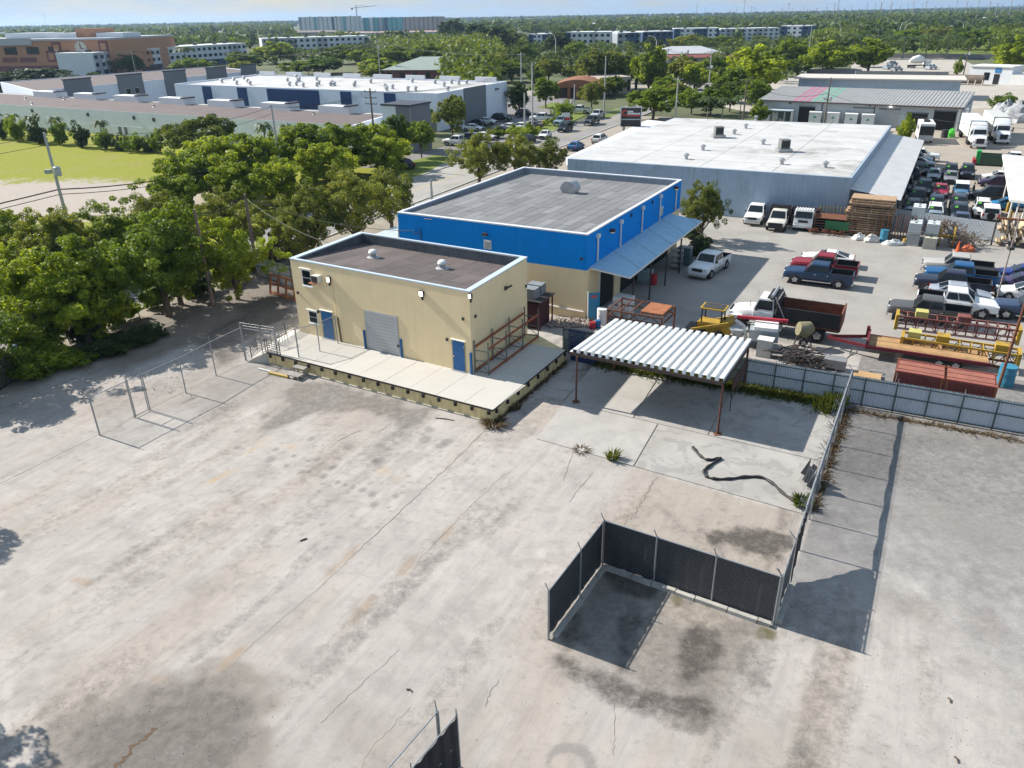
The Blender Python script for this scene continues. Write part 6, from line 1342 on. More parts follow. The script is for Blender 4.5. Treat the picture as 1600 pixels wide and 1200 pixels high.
for s in (-1.8, 1.0, 3.2): MB().bar((*(c - E2 * 1.3 + E1 * s), 0), (*(c - E2 * 1.3 + E1 * s), 2.9), .12, .12, (1, 0, 0)).build('upright', DSTEEL, t)
MB().bar((*(c - E2 * 1.3 - E1 * 1.9), 2.8), (*(c - E2 * 1.3 + E1 * 3.4), 2.8), .16, .2).build('beam', ORUST, t)
# rusty open frame behind the carport
t = thing('lattice_stand', 'open rusty lattice frame standing behind the carport', 'frame', (*G2(950, 525), 0)); FZ = 2.3
q = [G2(950, 484, FZ), G2(1034, 498, FZ), G2(1055, 479, FZ), G2(972, 466, FZ)]
for p in q: MB().bar((*p, 0), (*p, FZ), .12, .12, (1, 0, 0)).build('leg', RUST, t)
for i in range(4):
    for z in (FZ, FZ - .5): MB().bar((*q[i], z), (*q[(i + 1) % 4], z), .08, .1).build('beam', RUST, t)
for u in (.2, .4, .6, .8): MB().bar((*q[0].lerp(q[1], u), FZ), (*q[3].lerp(q[2], u), FZ), .07).build('cross_bar', RUST, t)
for k in range(5): MB().bar((*q[0].lerp(q[1], k / 5), FZ - (.5 if k % 2 else 0)), (*q[0].lerp(q[1], (k + 1) / 5), FZ - (0 if k % 2 else .5)), .05).build('diagonal', RUST, t)
tag(MB().obox((*(q[1].lerp(q[2], .5).lerp(q[0].lerp(q[3], .5), .22)), FZ + .12), (*((q[1] - q[0]) * .2), 0), (*((q[2] - q[1]) * .38), 0), (0, 0, .06)).build('rusty_sheet', ORUST), 'orange rusted sheet lying on the open lattice frame', 'sheet')
# white-wrapped bags by the frame
bp = mean_px((958, 462), (992, 468), z=1.6)
t = thing('bag_pallet', 'pallet of stacked white bags beside the open rusty frame', 'bags', (*bp, 0))
for z in range(5): 
    for k in range(2): MB().obox((*(bp + E1 * (k * .7 - .35)), .25 + z * .33), (*(E1 * .36), 0), (*(E2 * .6), 0), (0, 0, .15)).build('bag', BAG, t)
MB().obox((*bp, .05), (*(E1 * .8), 0), (*(E2 * .65), 0), (0, 0, .06)).build('pallet', WOOD, t)
tote('white-capped liquid tote inside the rusty frame', G2(962, 498), 0, HE1); tote('blue-tinted liquid tote under the workshop awning', G2(1008, 440), 0, HE1, P('tote_blue', (.35, .5, .55), .4, 0, .08))
drum('tall white drum beside the open blue door', G2(940, 506), WHITE, 1.25, .38); drum('red drum beside the tote under the awning', G2(1021, 444), P('drum_red', (.4, .02, .03), .5), .9, .3)
drum('short red bucket at the foot of the blue door', G2(926, 513), P('bucket_red', (.3, .02, .03), .5), .5, .25, 'bucket', 'bucket'); drum('small blue bucket beside the white drum', G2(934, 512), BLUEP, .6, .22, 'bucket', 'bucket')
mb = MB()
for k in range(220): p = G2(rnd.uniform(855, 935), rnd.uniform(499, 512)); pebble(mb, p, rnd.uniform(.06, .22), rnd)
tag(mb.build('rubbish_heap', P('rubbish', (.3, .24, .2), .9, 0, .6, 6, (.5, .45, .4), .6)), 'scattered broken rubbish along the cream wall behind the sheet fence', 'rubbish')['kind'] = 'stuff'
# shelves and cabinets under the awning
t = thing('shelf_unit', 'metal shelf unit under the far end of the awning', 'shelf', (*G2(1055, 420), 0)); c = G2(1056, 420)
for s in (-.5, .5):
    for q_ in (-.3, .3): MB().bar((*(c + E1 * s + E2 * q_), 0), (*(c + E1 * s + E2 * q_), 2.2), .06, .06, (1, 0, 0)).build('upright', GALV, t)
for z in (.3, .8, 1.3, 1.8): MB().obox((*c, z), (*(E1 * .55), 0), (*(E2 * .35), 0), (0, 0, .03)).build('shelf', GALV, t)
t = thing('cabinet', 'green-grey metal cabinet beside the planting strip', 'cabinet', (*G2(1068, 412), 0)); c = G2(1069, 413); MB().obox((*c, .85), (*(E1 * .6), 0), (*(E2 * .4), 0), (0, 0, .85)).build('case', P('cabinet_green', (.1, .16, .16), .6), t); MB().obox((*c, 1.72), (*(E1 * .64), 0), (*(E2 * .44), 0), (0, 0, .03)).build('top', GALV, t)
# waste skip unit behind warehouse corner
wk = G2(838, 500); t = thing('waste_rack', 'dark rack holding grey bins at the rear corner of the cream warehouse', 'rack', (*wk, 0)); c = mean_px((826, 466), (848, 461), z=2.3)
for s in (-.9, .9):
    for q_ in (-1.1, 1.1): MB().bar((*(c + E1 * s + E2 * q_), 0), (*(c + E1 * s + E2 * q_), 2.3), .12, .12, (1, 0, 0)).build('leg', P('plum_steel', (.08, .02, .03), .7), t)
MB().obox((*c, 2.33), (*(E1 * 1.05), 0), (*(E2 * 1.3), 0), (0, 0, .05)).build('top', DSTEEL, t); MB().obox((*c, 1.1), (*(E1 * .7), 0), (*(E2 * 1.0), 0), (0, 0, 1.0)).build('cabinet', P('plum_panel', (.05, .015, .025), .8), t)
for k in (-.55, .55): MB().obox((*(c + E2 * k - E1 * .2), 2.8), (*(E1 * .6), 0), (*(E2 * .45), 0), (0, 0, .4)).build('bin', P('bin_grey', (.22, .24, .26), .6), t)
# blue stair gate by the dock end
t = thing('louvred_screen', 'dark blue louvred steel panel at the end of the dock', 'panel', (*G2(890, 560), 0)); a, b = G2(888, 562), G2(930, 572)
Fp = Facade(a, b)
for k in range(12): Fp.part('blade', P('navy_steel', (.01, .03, .09), .5, .2), t, .0, Fp.L * .6, .5 + k * .16, .58 + k * .16, -.03, .03)
Fp.part('bin', P('navy_bin', (.012, .03, .10), .5), t, .15, Fp.L, .0, 1.15, -.9, -.05)
# skid loader behind the carport
p = G2(1118, 535); t = thing('skid_loader', 'yellow skid loader with dark cab canopy behind the carport', 'loader', worldspace=False)
MB().box(-1.2, 1.0, -.6, .6, .45, 1.25).build('body', YEL, t); MB().box(-1.45, -.9, -.65, .65, .6, 1.5).build('engine_cover', YEL, t)
for x in (-.7, .75):
    for s in (-1, 1): MB().bar((x, s * .55, 1.2), (x, s * .5, 2.3), .09, .09, (1, 0, 0)).build('cab_post', BLACK, t)
MB().box(-.9, .9, -.68, .68, 2.3, 2.38).build('canopy', YEL, t); MB().box(-.75, .75, -.55, .55, 2.381, 2.42).build('canopy_panel', DSTEEL, t)
for s in (-1, 1):
    MB().bar((-1.3, s * .8, 1.5), (1.4, s * .8, .6), .14, .2).build('lift_arm', YEL, t)
    for x in (-.65, .65): add_wheel(t, x, s * .75, .4, .28)
MB().box(1.3, 1.9, -.9, .9, .15, .6).build('bucket', DSTEEL, t); t.location = (p.x, p.y + 1.2, 0); t.rotation_euler = (0, 0, HW1)
# grey mixer / pump machine with red boom
p = G2(1185, 548) + E2 * .8; t = thing('concrete_pump', 'grey trailer machine with a bright red boom beside the dump truck', 'machine', worldspace=False); GM = P('machine_grey', (.30, .33, .34), .5, .1, .15, 2)
MB().box(-1.1, .9, -.75, .75, .7, 1.5).build('body', GM, t); MB().box(-1.0, .6, -.7, .7, 1.501, 1.75).build('hood', WHITE, t); MB().bar((-1.6, -.3, 2.05), (1.9, -.5, 1.95), .22, .2).build('boom', P('bright_red', (.42, .025, .045), .5), t)
for k in range(6): MB().box(-1.05 + k * .3, -.85 + k * .3, -.78, -.751, .8, 1.35).build('louvre', BLACK, t)
for s in (-1, 1): add_wheel(t, -.2, s * .85, .36, .22)
MB().tube([(1.0, .2, .4), (1.4, .2, 1.6), (2.0, .1, 1.9)], .12).build('pipe', GALV, t); MB().lathe((1.7, -.3, .4), [(.25, 0), (.7, .7), (.7, .8)], 12).build('hopper', GM, t, 40); t.location = (p.x, p.y, 0); t.rotation_euler = (0, 0, HW1 + .15)
p = G2(1192, 558) + E2 * .3; t = thing('equipment_box', 'pale equipment box behind the white fence near the carport', 'box', (*p, 0)); MB().obox((*p, .65), (*(E1 * .5), 0), (*(E2 * .4), 0), (0, 0, .6)).build('case', P('box_pale', (.42, .42, .4), .7, 0, .15, 3), t); MB().obox((*p, 1.28), (*(E1 * .54), 0), (*(E2 * .44), 0), (0, 0, .03)).build('lid', P('box_lid', (.6, .6, .58), .7), t)
p = G2(1252, 545) + E2 * .5; t = thing('mortar_mixer', 'olive drum mixer on a stand behind the white fence', 'mixer', (*p, 0)); MB().tube([(p.x - .5, p.y, 1.4), (p.x, p.y, 1.3), (p.x + .5, p.y + .1, 1.5)], [.5, .6, .4], 14).build('drum', P('olive_steel', (.22, .2, .12), .7, .1, .2), t, 40)
for dx, dy in ((-.5, -.4), (.5, -.4), (-.5, .4), (.5, .4)): MB().bar((p.x + dx, p.y + dy, 0), (p.x + dx * .5, p.y + dy * .5, 1.2), .07, .07, (1, 0, 0)).build('leg', DSTEEL, t)
add_wheel(t, 0, 0, .3, .18)
mb = MB()
for k in range(170): q_ = G2(1290, 580).lerp(G2(1215, 566), rnd.random()) + E2 * rnd.uniform(-.2, 1.4); v_ = Vector((rnd.uniform(-1.2, 1.2), rnd.uniform(-.6, .6), rnd.uniform(-.1, .3))); z = rnd.uniform(.05, .9); mb.bar((*q_, z), Vector((*q_, z)) + v_, .06)
tag(mb.build('scrap_heap', P('dark_scrap', (.09, .075, .07), .8, .2, .5, 3, (.2, .1, .06), .4)), 'low heap of dark machine scrap behind the white fence', 'scrap')['kind'] = 'stuff'
t = thing('power_trowel', 'grey walk-behind machine with a black steering wheel behind the fence', 'machine', (*G2(1305, 580), 0)); p = G2(1302, 580) + E2 * .4; MB().obox((*p, .5), (*(E1 * .7), 0), (*(E2 * .45), 0), (0, 0, .3)).build('body', P('trowel_grey', (.2, .2, .2), .6), t); MB().tube([(p.x + .6, p.y, .6), (p.x + 1.1, p.y, 1.2)], .05).build('column', DSTEEL, t)
ring = [(p.x + 1.1 + .3 * math.cos(a) * .6, p.y + .3 * math.sin(a), 1.25 + .3 * math.cos(a) * .7) for a in [2 * math.pi * k / 14 for k in range(15)]]; MB().tube(ring, .04, 6, False).build('steering_wheel', BLACK, t)
tag(MB().obox((*(G2(1352, 592) + E2 * .3), .12), (*(E1 * .9), 0), (*(E2 * .5), 0), (0, 0, .06)).build('board', P('plywood', (.42, .27, .13), .8, 0, .15, 2)), 'loose plywood board behind the white fence', 'board')
# rusty barrier frames by the street trees
t = thing('barrier_frames', 'leaning orange rusted barrier frames against the grey sheet fence', 'frames', (*G2(440, 462), 0)); a, b = G2(428, 455), G2(470, 468); Fb = Facade(a, b)
for k in range(3):
    o = .15 + k * .15
    for z in (.15, 1.0, 1.75): MB().bar(Fb.pt(0 + k * .3, z, o + .3 - z * .15), Fb.pt(Fb.L - .3 + k * .1, z, o + .3 - z * .15), .06).build('rail', ORUST, t)
    for s in range(4): MB().bar(Fb.pt(k * .3 + s * (Fb.L - .4) / 3, .02, o + .3), Fb.pt(k * .3 + s * (Fb.L - .4) / 3, 1.8, o), .06, .06, (1, 0, 0)).build('upright', ORUST, t)
# ================================================================== neighbouring buildings
WROOF = P('white_roofing', (0.49, 0.485, 0.475), .8, 0, .14, .25, (.25, .235, .215), .9)
SLATE = P('slate_wall', (.16, .19, .25), .8, 0, .06, .3); PALEW = P('pale_wall', (.72, .76, .86), .8, 0, .04, .3, (.55, .66, .76), .3, streak=((.45, .52, .58), .35)); GREYW = P('grey_panel', (.17, .18, .21), .8, 0, .05, .5); NAVY = P('navy_panel', (.012, .045, .14), .7, 0, .06, .5)
WALLB = P('blue_grey_wall', (.33, .42, .52), .8, 0, .08, .5, (.2, .25, .3), .4, streak=((.2, .24, .28), .5))
BRICKO = P('orange_wall', (.46, .235, .135), .85, 0, .06, .2); BRICKM = P('maroon_wall', (.19, .075, .075), .85, 0, .1, .2)
def wnames(): pass
def box_building(name, label, poly, z1, wall, roof, parapet=.35, cat='building', group=None):
    t = thing(name, label, cat, (*(sum(poly, Vector((0, 0))) / len(poly)), 0), group); n = len(poly); c = sum(poly, Vector((0, 0))) / n
    for i in range(n):
        a, b = poly[i], poly[(i + 1) % n]; ia, ib = a + (c - a).normalized() * .45, b + (c - b).normalized() * .45; MB().prism([a, b, ib, ia], 0, z1).build('wall', wall, t)
    ins = [p + (c - p).normalized() * .4 for p in poly]; MB().prism(ins, z1 - parapet - .3, z1 - parapet).build('roof', roof, t); return t
def vent_small(t, p, z, s=1.0):
    v = MB().lathe((p.x, p.y, z), [(.5 * s, 0), (.3 * s, .1), (.28 * s, .6 * s)], 10).build('roof_vent', GALV, t, 40); MB().lathe((p.x, p.y, z + .6 * s), [(.45 * s, 0), (.5 * s, .12), (.1 * s, .4 * s)], 10).build('vent_cap', GALV, v, 40)
# --- white-roofed warehouse
DZ = 5.4
dq_ = [G2(887, 248, DZ), G2(1331, 278, DZ), G2(1393, 196, DZ), G2(1054, 184, DZ)]
wd_ = box_building('warehouse', 'large warehouse with bright white flat roof and blue-grey wall beside the car lot', dq_, DZ, WALLB, WROOF, .02)
n = 9
rin = [p + (sum(dq_, Vector((0, 0))) / 4 - p).normalized() * .3 for p in dq_]
for k in range(n):
    for j in range(4):
        f = lambda u, v: rin[0].lerp(rin[1], u).lerp(rin[3].lerp(rin[2], u), v)
        o = MB().prism([f(j / 4 + .001, k / n + .001), f((j + 1) / 4 - .001, k / n + .001), f((j + 1) / 4 - .001, (k + 1) / n - .001), f(j / 4 + .001, (k + 1) / n - .001)], DZ - .01, DZ + .02 + rnd.uniform(0, .006)); o.build('roofing_sheet', WROOF, wd_)
for x, y in ((1072, 249), (1098, 235), (1147, 210), (1165, 201), (1192, 226), (1289, 262), (1221, 257), (1181, 188)): vent_small(wd_, G2(x, y, DZ), DZ, .8)
for x, y, s in ((1122, 215, .75), (1224, 237, .75)):
    p = G2(x, y, DZ); u = MB().box(p.x - .8 * s, p.x + .8 * s, p.y - .6, p.y + .6, DZ + .45, DZ + 2.1 * s).build('roof_unit', P('unit_grey', (.2, .21, .2), .6, .2, .15), wd_); MB().box(p.x - .9, p.x + .9, p.y - .8, p.y + .8, DZ + .1, DZ + .42).build('unit_stand', GALV, u); MB().box(p.x - .5, p.x + .5, p.y - .63, p.y - .601, DZ + .6, DZ + 1.4).build('grille', BLACK, u)
fq = [G2(884, 246, 4.6), dq_[0] + Vector((-.06, 0)), dq_[3] + Vector((-.06, 0)), G2(1012, 187, 4.6)]; MB().prism(fq, 4.3, 4.6).build('front_canopy', P('canopy_white', (.6, .6, .6), .7, 0, .06, .6), wd_)
# side awning towards the car lot
wa = thing('awning', 'long ribbed metal awning over parked cars beside the white-roofed warehouse', 'awning', (*dq_[1], 0)); i0, i1 = dq_[1] + E1 * .02, dq_[2] + E1 * .02; o0, o1 = G2(1371, 294, 3.3), G2(1417, 207, 3.3); npan = 22
o0 = i0 + E1 * 5.2; o1 = i1 + E1 * 5.0
for k in range(npan):
    mb = MB(); m_ = 4
    for j in range(m_ + 1):
        for (e_, zz) in ((0, 4.2), (1, 3.4)): u = (k + j / m_) / npan; p = i0.lerp(i1, u).lerp(o0.lerp(o1, u), e_); mb.v.append((p.x, p.y, zz + (.06 if j % 2 else 0)))
    mb.f = [(2 * j, 2 * j + 1, 2 * j + 3, 2 * j + 2) for j in range(m_)]; mb.build('roof_sheet', P('awning_pale', (.58, .57, .56), .55, .2, .1, .8, (.35, .33, .32), .4), wa)
MB().bar((*o0, 3.3), (*o1, 3.3), .1, .2).build('fascia', DSTEEL, wa)
for k in range(6): p = i0.lerp(i1, .05 + k * .18).lerp(o0.lerp(o1, .05 + k * .18), .9); MB().bar((*p, 0), (*p, 3.35), .14, .14, (1, 0, 0)).build('post', WHITE, wa)
# sign behind the roof edge
sp = G2(985, 203, 4.0); sg = thing('sign', 'black roadside sign with red ring logo beside the white-roofed warehouse', 'sign', (*sp, 0))
Fs = Facade(sp + Vector((-1.62, .2)), sp + Vector((1.62, -.25))); z0, z1 = 4.55, top_z(sp, 168.5)
Fs.part('board', P('sign_black', (.02, .018, .022), .4, 0, .1), sg, 0, Fs.L, z0, z1, -.35, 0); Fs.part('frame', GALV, sg, -.14, 0, z0, z1, -.4, .05); Fs.part('frame', GALV, sg, Fs.L, Fs.L + .14, z0, z1, -.4, .05); Fs.part('frame', GALV, sg, -.14, Fs.L + .14, z1, z1 + .14, -.4, .05)
for s in (.5, Fs.L - .5): Fs.part('leg', GALV, sg, s - .2, s + .2, 0, z0, -.3, -.1)
hh = z1 - z0; ringp = [Fs.pt(.55 + .38 * math.cos(a), z0 + hh * .74 + .38 * math.sin(a), .03) for a in [R(40 + 280 * k / 16) for k in range(17)]]; MB().tube(ringp, .11, 6).build('logo_ring', RED, sg)
SW = P('sign_white', (.7, .72, .72), .5); marks(Fs, sg, .98, 2.0, z0 + hh * .80, .3, 4, SW, .01); marks(Fs, sg, .98, Fs.L - .12, z0 + hh * .69, .26, 9, SW, .01); Fs.part('red_bar', RED, sg, .9, Fs.L - .12, z0 + hh * .56, z0 + hh * .62, 0, .02); Fs.part('white_bar', P('sign_grey', (.35, .42, .43), .5), sg, .1, Fs.L - .1, z0 + hh * .36, z0 + hh * .41, 0, .02)
# --- long pale building beside the field
EZ = 5.0
ep = [G2(-160, 153, EZ), G2(552, 196, EZ), G2(612, 178, EZ), G2(-110, 139, EZ)]
eb = box_building('industrial_building', 'long pale blue-white building with brown flat roof beside the grass field', ep, EZ, PALEW, P('brown_flat_roof', (.135, .105, .10), .9, 0, .12, .2, (.2, .16, .15), .4), .12)
FB = Facade(ep[3], ep[2])
FE = Facade(ep[0], ep[1])
for x, y in ((51, 173), (138, 179), (210, 184), (241, 187), (330, 190)): s, z = FE.px(x, y); FE.part('wall_light', DSTEEL, eb, s - .25, s + .25, z - .35, z + .35, 0, .3)
for x in (190, 199): s, z = FE.px(x, 213); FE.part('vent', GREYW, eb, s - .5, s + .5, .3, 1.8, 0, .06)
MB().bar(FE.pt(30, 1.9, .05), FE.pt(FE.L - 20, 1.9, .05), .05).build('cable_tray', WHITE, eb)
for x0, x1, y in ((70, 106, 148), (133, 167, 151), (195, 233, 153), (265, 305, 156), (341, 382, 160), (423, 468, 162), (513, 560, 168)):
    s0 = FB.px(x0, y)[0]; s1 = FB.px(x1, y)[0]; pb = FB.box(MB(), s0, s1, EZ - .2, EZ + 1.25, .1, 3.0).build('parapet_block', P('block_white', (.68, .70, .72), .8, 0, .04, .4), eb); FB.part('block_cap', P('cap_dark', (.05, .055, .075), .7), pb, s1 - 1.2, s1 + .15, EZ + 1.25, EZ + 1.5, .05, 3.05)
FB.part('gutter_strip', P('strip_white', (.62, .6, .55), .8), eb, 20, FB.L - 1, EZ - .12, EZ - .05, .5, 1.3)
for x, y in ((40, 154), (100, 155), (240, 166), (50, 162), (490, 178)): p = G2(x, y, EZ); vent_small(eb, p, EZ - .15, .6)
t = thing('stair_tower', 'grey stair tower with dark cap at the end of the pale building', 'tower', (*G2(632, 236), 0)); c = G2(632, 236) + E2 * 1.5; th = top_z(c, 163)
MB().obox((*c, th / 2), (*(E1 * 3.0), 0), (*(E2 * 3.2), 0), (0, 0, th / 2)).build('wall', PALEW, t); MB().obox((*(c + E1 * 3.02), th / 2), (*(E1 * .03), 0), (*(E2 * 3.1), 0), (0, 0, th / 2 - .01)).build('side_panel', GREYW, t); MB().obox((*c, th + .15), (*(E1 * 3.2), 0), (*(E2 * 3.4), 0), (0, 0, .15)).build('cap', MATS['cap_dark'], t); MB().obox((*(c - E2 * 3.22 + E1 * 1.5), th / 2), (*(E1 * 1.5), 0), (*(E2 * .03), 0), (0, 0, th / 2 - .02)).build('front_panel', GREYW, t)
# --- white-roofed hall with navy panels
FZ = 7.6
fp = [G2(272, 131, FZ), G2(683, 146, FZ), G2(792, 127, FZ), G2(400, 116, FZ)]
fbd = box_building('industrial_hall', 'white-roofed industrial hall with navy blue wall panels and many roof vents', fp, FZ, PALEW, WROOF, .35)
FF = Facade(fp[0], fp[1]); FR = Facade(fp[1], fp[2])
for x0, x1 in ((318, 332), (372, 387), (418, 499), (532, 549), (600, 618)): FF.part('wall_panel', NAVY, fbd, FF.px(x0, 150)[0], FF.px(x1, 150)[0], 1.0, FZ - .3, .0, .08)
FR.part('wall_panel', GREYW, fbd, FR.px(725, 165)[0], FR.px(759, 165)[0], 0, FZ + .1, .0, .15); s, z = FR.px(776, 139); FR.part('wall_light', DSTEEL, fbd, s - 1, s + .4, z - .1, z + .15, 0, .5)
for s in (.3, .62): FF.part('door', GREYW, fbd, FF.L * .93 + s * 6, FF.L * .93 + s * 6 + 1.4, 0, 2.6, 0, .05)
rv = random.Random(4)
for k in range(34): u, v = rv.uniform(.04, .97), rv.uniform(.12, .9); vent_small(fbd, fp[0].lerp(fp[1], u).lerp(fp[3].lerp(fp[2], u), v), FZ - .35, 1.1)
for k in range(8): a = fp[3].lerp(fp[2], .02 + k * .125); b = fp[3].lerp(fp[2], .02 + k * .125 + .07); MB().bar((*a, FZ + .4), (*b, FZ + .4), .5, .9).build('parapet_block', MATS['block_white'], fbd)
# --- row with grey tower panels
gp = [G2(56, 142, 6.2), G2(402, 110, 6.2), G2(330, 104, 6.2), G2(0, 128, 6.2)]
gb = box_building('industrial_building', 'pale building with slate grey tower panels and brown roof behind the long pale building', gp, 6.2, PALEW, MATS['brown_flat_roof'], .2); FG = Facade(gp[0], gp[1])
for x0, x1 in ((100, 141), (185, 222), (259, 291), (326, 355), (380, 402)): a, b = FG.px(x0, 138)[0], FG.px(x1, 128)[0]; w = FG.part('tower_panel', GREYW, gb, a, b, 0, 8.2, .1, .5); FG.part('panel_cap', MATS['cap_dark'], w, a - .2, b + .2, 8.2, 8.5, .0, .6)
a = FG.px(195, 140)[0]
for k in range(2): window(FG, gb, a + k * 3, a + 1.6 + k * 3, 3.0, 4.6, 0, MATS['block_white'], .5)
# --- orange school building
sa, sb = G2(-140, 121), G2(184, 117); FSc = Facade(sa, sb); dep = FSc.n * -60
sch = thing('school_building', 'large orange building with a round clock and maroon base far behind the pale row', 'building', (*sa, 0)); shh = top_z(sb, 62)
MB().prism([sa, sb, sb + dep.to_2d(), sa + dep.to_2d()], 0, shh).build('wall', BRICKO, sch); FSc.part('base_wall', BRICKM, sch, 0, FSc.L, 0, 4.4, 0, .5)
MB().prism([sa - dep.to_2d() * .01, sb - dep.to_2d() * .01, sb + dep.to_2d(), sa + dep.to_2d()], shh, shh + .8).build('roof', P('school_roof', (.4, .42, .45), .7), sch)
s, z = FSc.px(127, 75); mb = MB(); q = [FSc.pt(s + 3 * math.cos(a), z + 3 * math.sin(a), .5) for a in [2 * math.pi * k / 24 for k in range(24)]]; mb.add(q + [p - FSc.n * .5 for p in q], [tuple(range(24))] + [(i, 24 + i, 24 + (i + 1) % 24, (i + 1) % 24) for i in range(24)]); ck = mb.build('clock_face', P('clock_face', (.55, .5, .42), .6), sch)
for k in range(12): a = 2 * math.pi * k / 12; FSc.part('hour_mark', DSTEEL, ck, s + 2.6 * math.cos(a) - .2, s + 2.6 * math.cos(a) + .2, z + 2.6 * math.sin(a) - .2, z + 2.6 * math.sin(a) + .2, .5, .6)
MB().bar(FSc.pt(s, z, .6), FSc.pt(s, z + 2, .6), .3).build('clock_hand', DSTEEL, ck); MB().bar(FSc.pt(s, z, .6), FSc.pt(s + 1.3, z - .3, .6), .3).build('clock_hand', DSTEEL, ck)
for x, y in ((89, 75), (81, 88), (104, 87), (162, 73)): s, z = FSc.px(x, y); w = FSc.part('inset_panel', BRICKM, sch, s - 2.2, s + 2.2, z - 2.4, z + 2.4, 0, .4); FSc.part('inset_centre', BRICKO, w, s - 1.3, s + 1.3, z - 1.4, z + 1.4, .4, .5)
s0 = FSc.px(0, 75)[0]; s1 = FSc.px(52, 75)[0]; zb = FSc.px(10, 80)[1]; FSc.part('cornice', P('school_pale', (.45, .46, .48), .7), sch, 0, s1, zb + 2.4, zb + 5.4, 0, .8)
for k in range(5): FSc.part('window', GLASS, sch, s0 - 20 + k * 11, s0 - 14 + k * 11, zb - 1.5, zb + 1.6, 0, .4)
for x0, x1, y in ((5, 27, 93), (32, 57, 93)): FSc.part('window_band', BRICKM, sch, FSc.px(x0, y)[0], FSc.px(x1, y)[0], FSc.px(x0, 97)[1], FSc.px(x0, 90)[1], 0, .5)
for k, (u, w, h) in enumerate(((.5, 20, 2.5), (.72, 14, 2.2), (.8, 10, 4), (.9, 16, 2))): c = sa.lerp(sb, u) + dep.to_2d() * .4; MB().obox((*c, shh + h / 2), (*(FSc.d.to_2d() * w / 2), 0), (*(FSc.n.to_2d() * 8), 0), (0, 0, h / 2 + .7)).build('roof_block', BRICKO if k == 2 else MATS['block_white'], sch)
for k in range(7): s = 30 + k * 22; FSc.part('doorway', P('door_dark', (.06, .03, .035), .8), sch, s, s + 9, 0, 3.4, .5, .6)
# --- apartment rows
APW = P('apartment_white', (.62, .66, .72), .8, 0, .04, .2); APG = P('apartment_grey', (.33, .35, .40), .8, 0, .05, .2); APB = P('apartment_blue', (.03, .075, .16), .75, 0, .06, .2); TEAL = P('teal_wall', (.10, .36, .40), .8, 0, .06, .2); BEIGE = P('beige_wall', (.42, .36, .32), .8, 0, .08, .2)
def apartments(label, a, b, h, depth, floors, cols, wall, roof=None, accents=(), group=None, base=None, joined=False, name='apartment_building'):
    F = Facade(a, b); t = thing(name, label, 'building', (*a, 0), group); dd = F.n.to_2d() * -depth
    MB().prism([a, b, b + dd, a + dd], 0, h).build('wall', wall, t); MB().prism([a + F.n.to_2d() * .3, b + F.n.to_2d() * .3, b + dd * 1.02, a + dd * 1.02], h, h + .5).build('roof', roof or MATS['block_white'], t)
    if base: F.part('ground_storey', base, t, 0, F.L, 0, h / floors * .85, 0, .25)
    for (u0, u1, mt) in accents: F.part('wall_panel', mt, t, F.L * u0, F.L * u1, 0, h + .2, 0, .3)
    mb = MB(); fh = h / floors; cw = F.L / cols; side = Facade(b, b + dd); sc_ = max(1, int(depth / cw))
    for i in range(floors):
        for k in range(cols):
            s = cw * (k + .5); w = min(1.0, cw * .26)
            if joined: F.box(mb, s - w, s + w, fh * i + fh * .3, fh * i + fh * .8, .2, .38)
            else: F.part('window', GLASS, t, s - w, s + w, fh * i + fh * .32, fh * i + fh * .78, .2, .36)
        for k in range(sc_):
            s = depth / sc_ * (k + .5); side.box(mb, s - .8, s + .8, fh * i + fh * .3, fh * i + fh * .8, .0, .08)
    if mb.v: mb.build('window_row', GLASS, t)['kind'] = 'stuff'
    for k in range(max(2, cols // 3)): c = a.lerp(b, (k + .5) / max(2, cols // 3)) + dd * rnd.uniform(.2, .6); MB().box(c.x - 1, c.x + 1, c.y - .8, c.y + .8, h + .5, h + 1.5).build('roof_unit', DSTEEL, t)
    return t
h1 = 9.6
apartments('white apartment row with grey frontispiece beside the orange building', G2(151, 120), G2(255, 108), h1, 18, 3, 12, APW, None, ((.03, .12, APG), (.17, .26, APG)), base=APB)
apartments('white three-storey apartment row behind the flat-crowned tree', G2(258, 107), G2(388, 96), h1, 18, 3, 16, APW, None, ((.78, .9, APG),), base=APB)
apartments('white apartment row with plain end wall above the street trees', G2(412, 86), G2(578, 80.5), h1 * 1.05, 20, 3, 18, APW, None, ((.1, .3, APG), (.5, .6, APG)), base=APB)
# blue and white apartment blocks
for (x0, x1, y0, y1, yt, wall, acc, lab) in ((826, 853, 75, 75, 54, APB, ((.3, .8, APW),), 'navy apartment block at the near end of the blue and white row'), (884, 963, 79, 79, 51, APW, ((.0, .1, APB), (.5, .6, APG)), 'white apartment block with rows of small windows in the blue and white row'), (964, 1000, 80, 79, 52, APG, ((.4, .9, APB),), 'grey balcony block in the blue and white row'), (1003, 1050, 76, 75, 50, APB, (), 'navy apartment block above the flat white roof'), (1052, 1122, 66, 65, 45, APB, ((.15, .45, APW), (.75, .95, APW)), 'navy and white apartment block behind the dark trees'), (1124, 1216, 64, 62, 45, APW, ((.1, .35, APG), (.6, .75, APG)), 'pale apartment block with grey panels in the far row'), (1218, 1262, 61, 61, 41, APB, ((.25, .75, APW),), 'navy end block of the blue and white row')):
    a, b = G2(x0, y0), G2(x1, y1); apartments(lab, a, b, top_z((a + b) / 2, yt), 22, 3, max(4, int((x1 - x0) / 8)), wall, None, acc, 'blue and white apartment row')
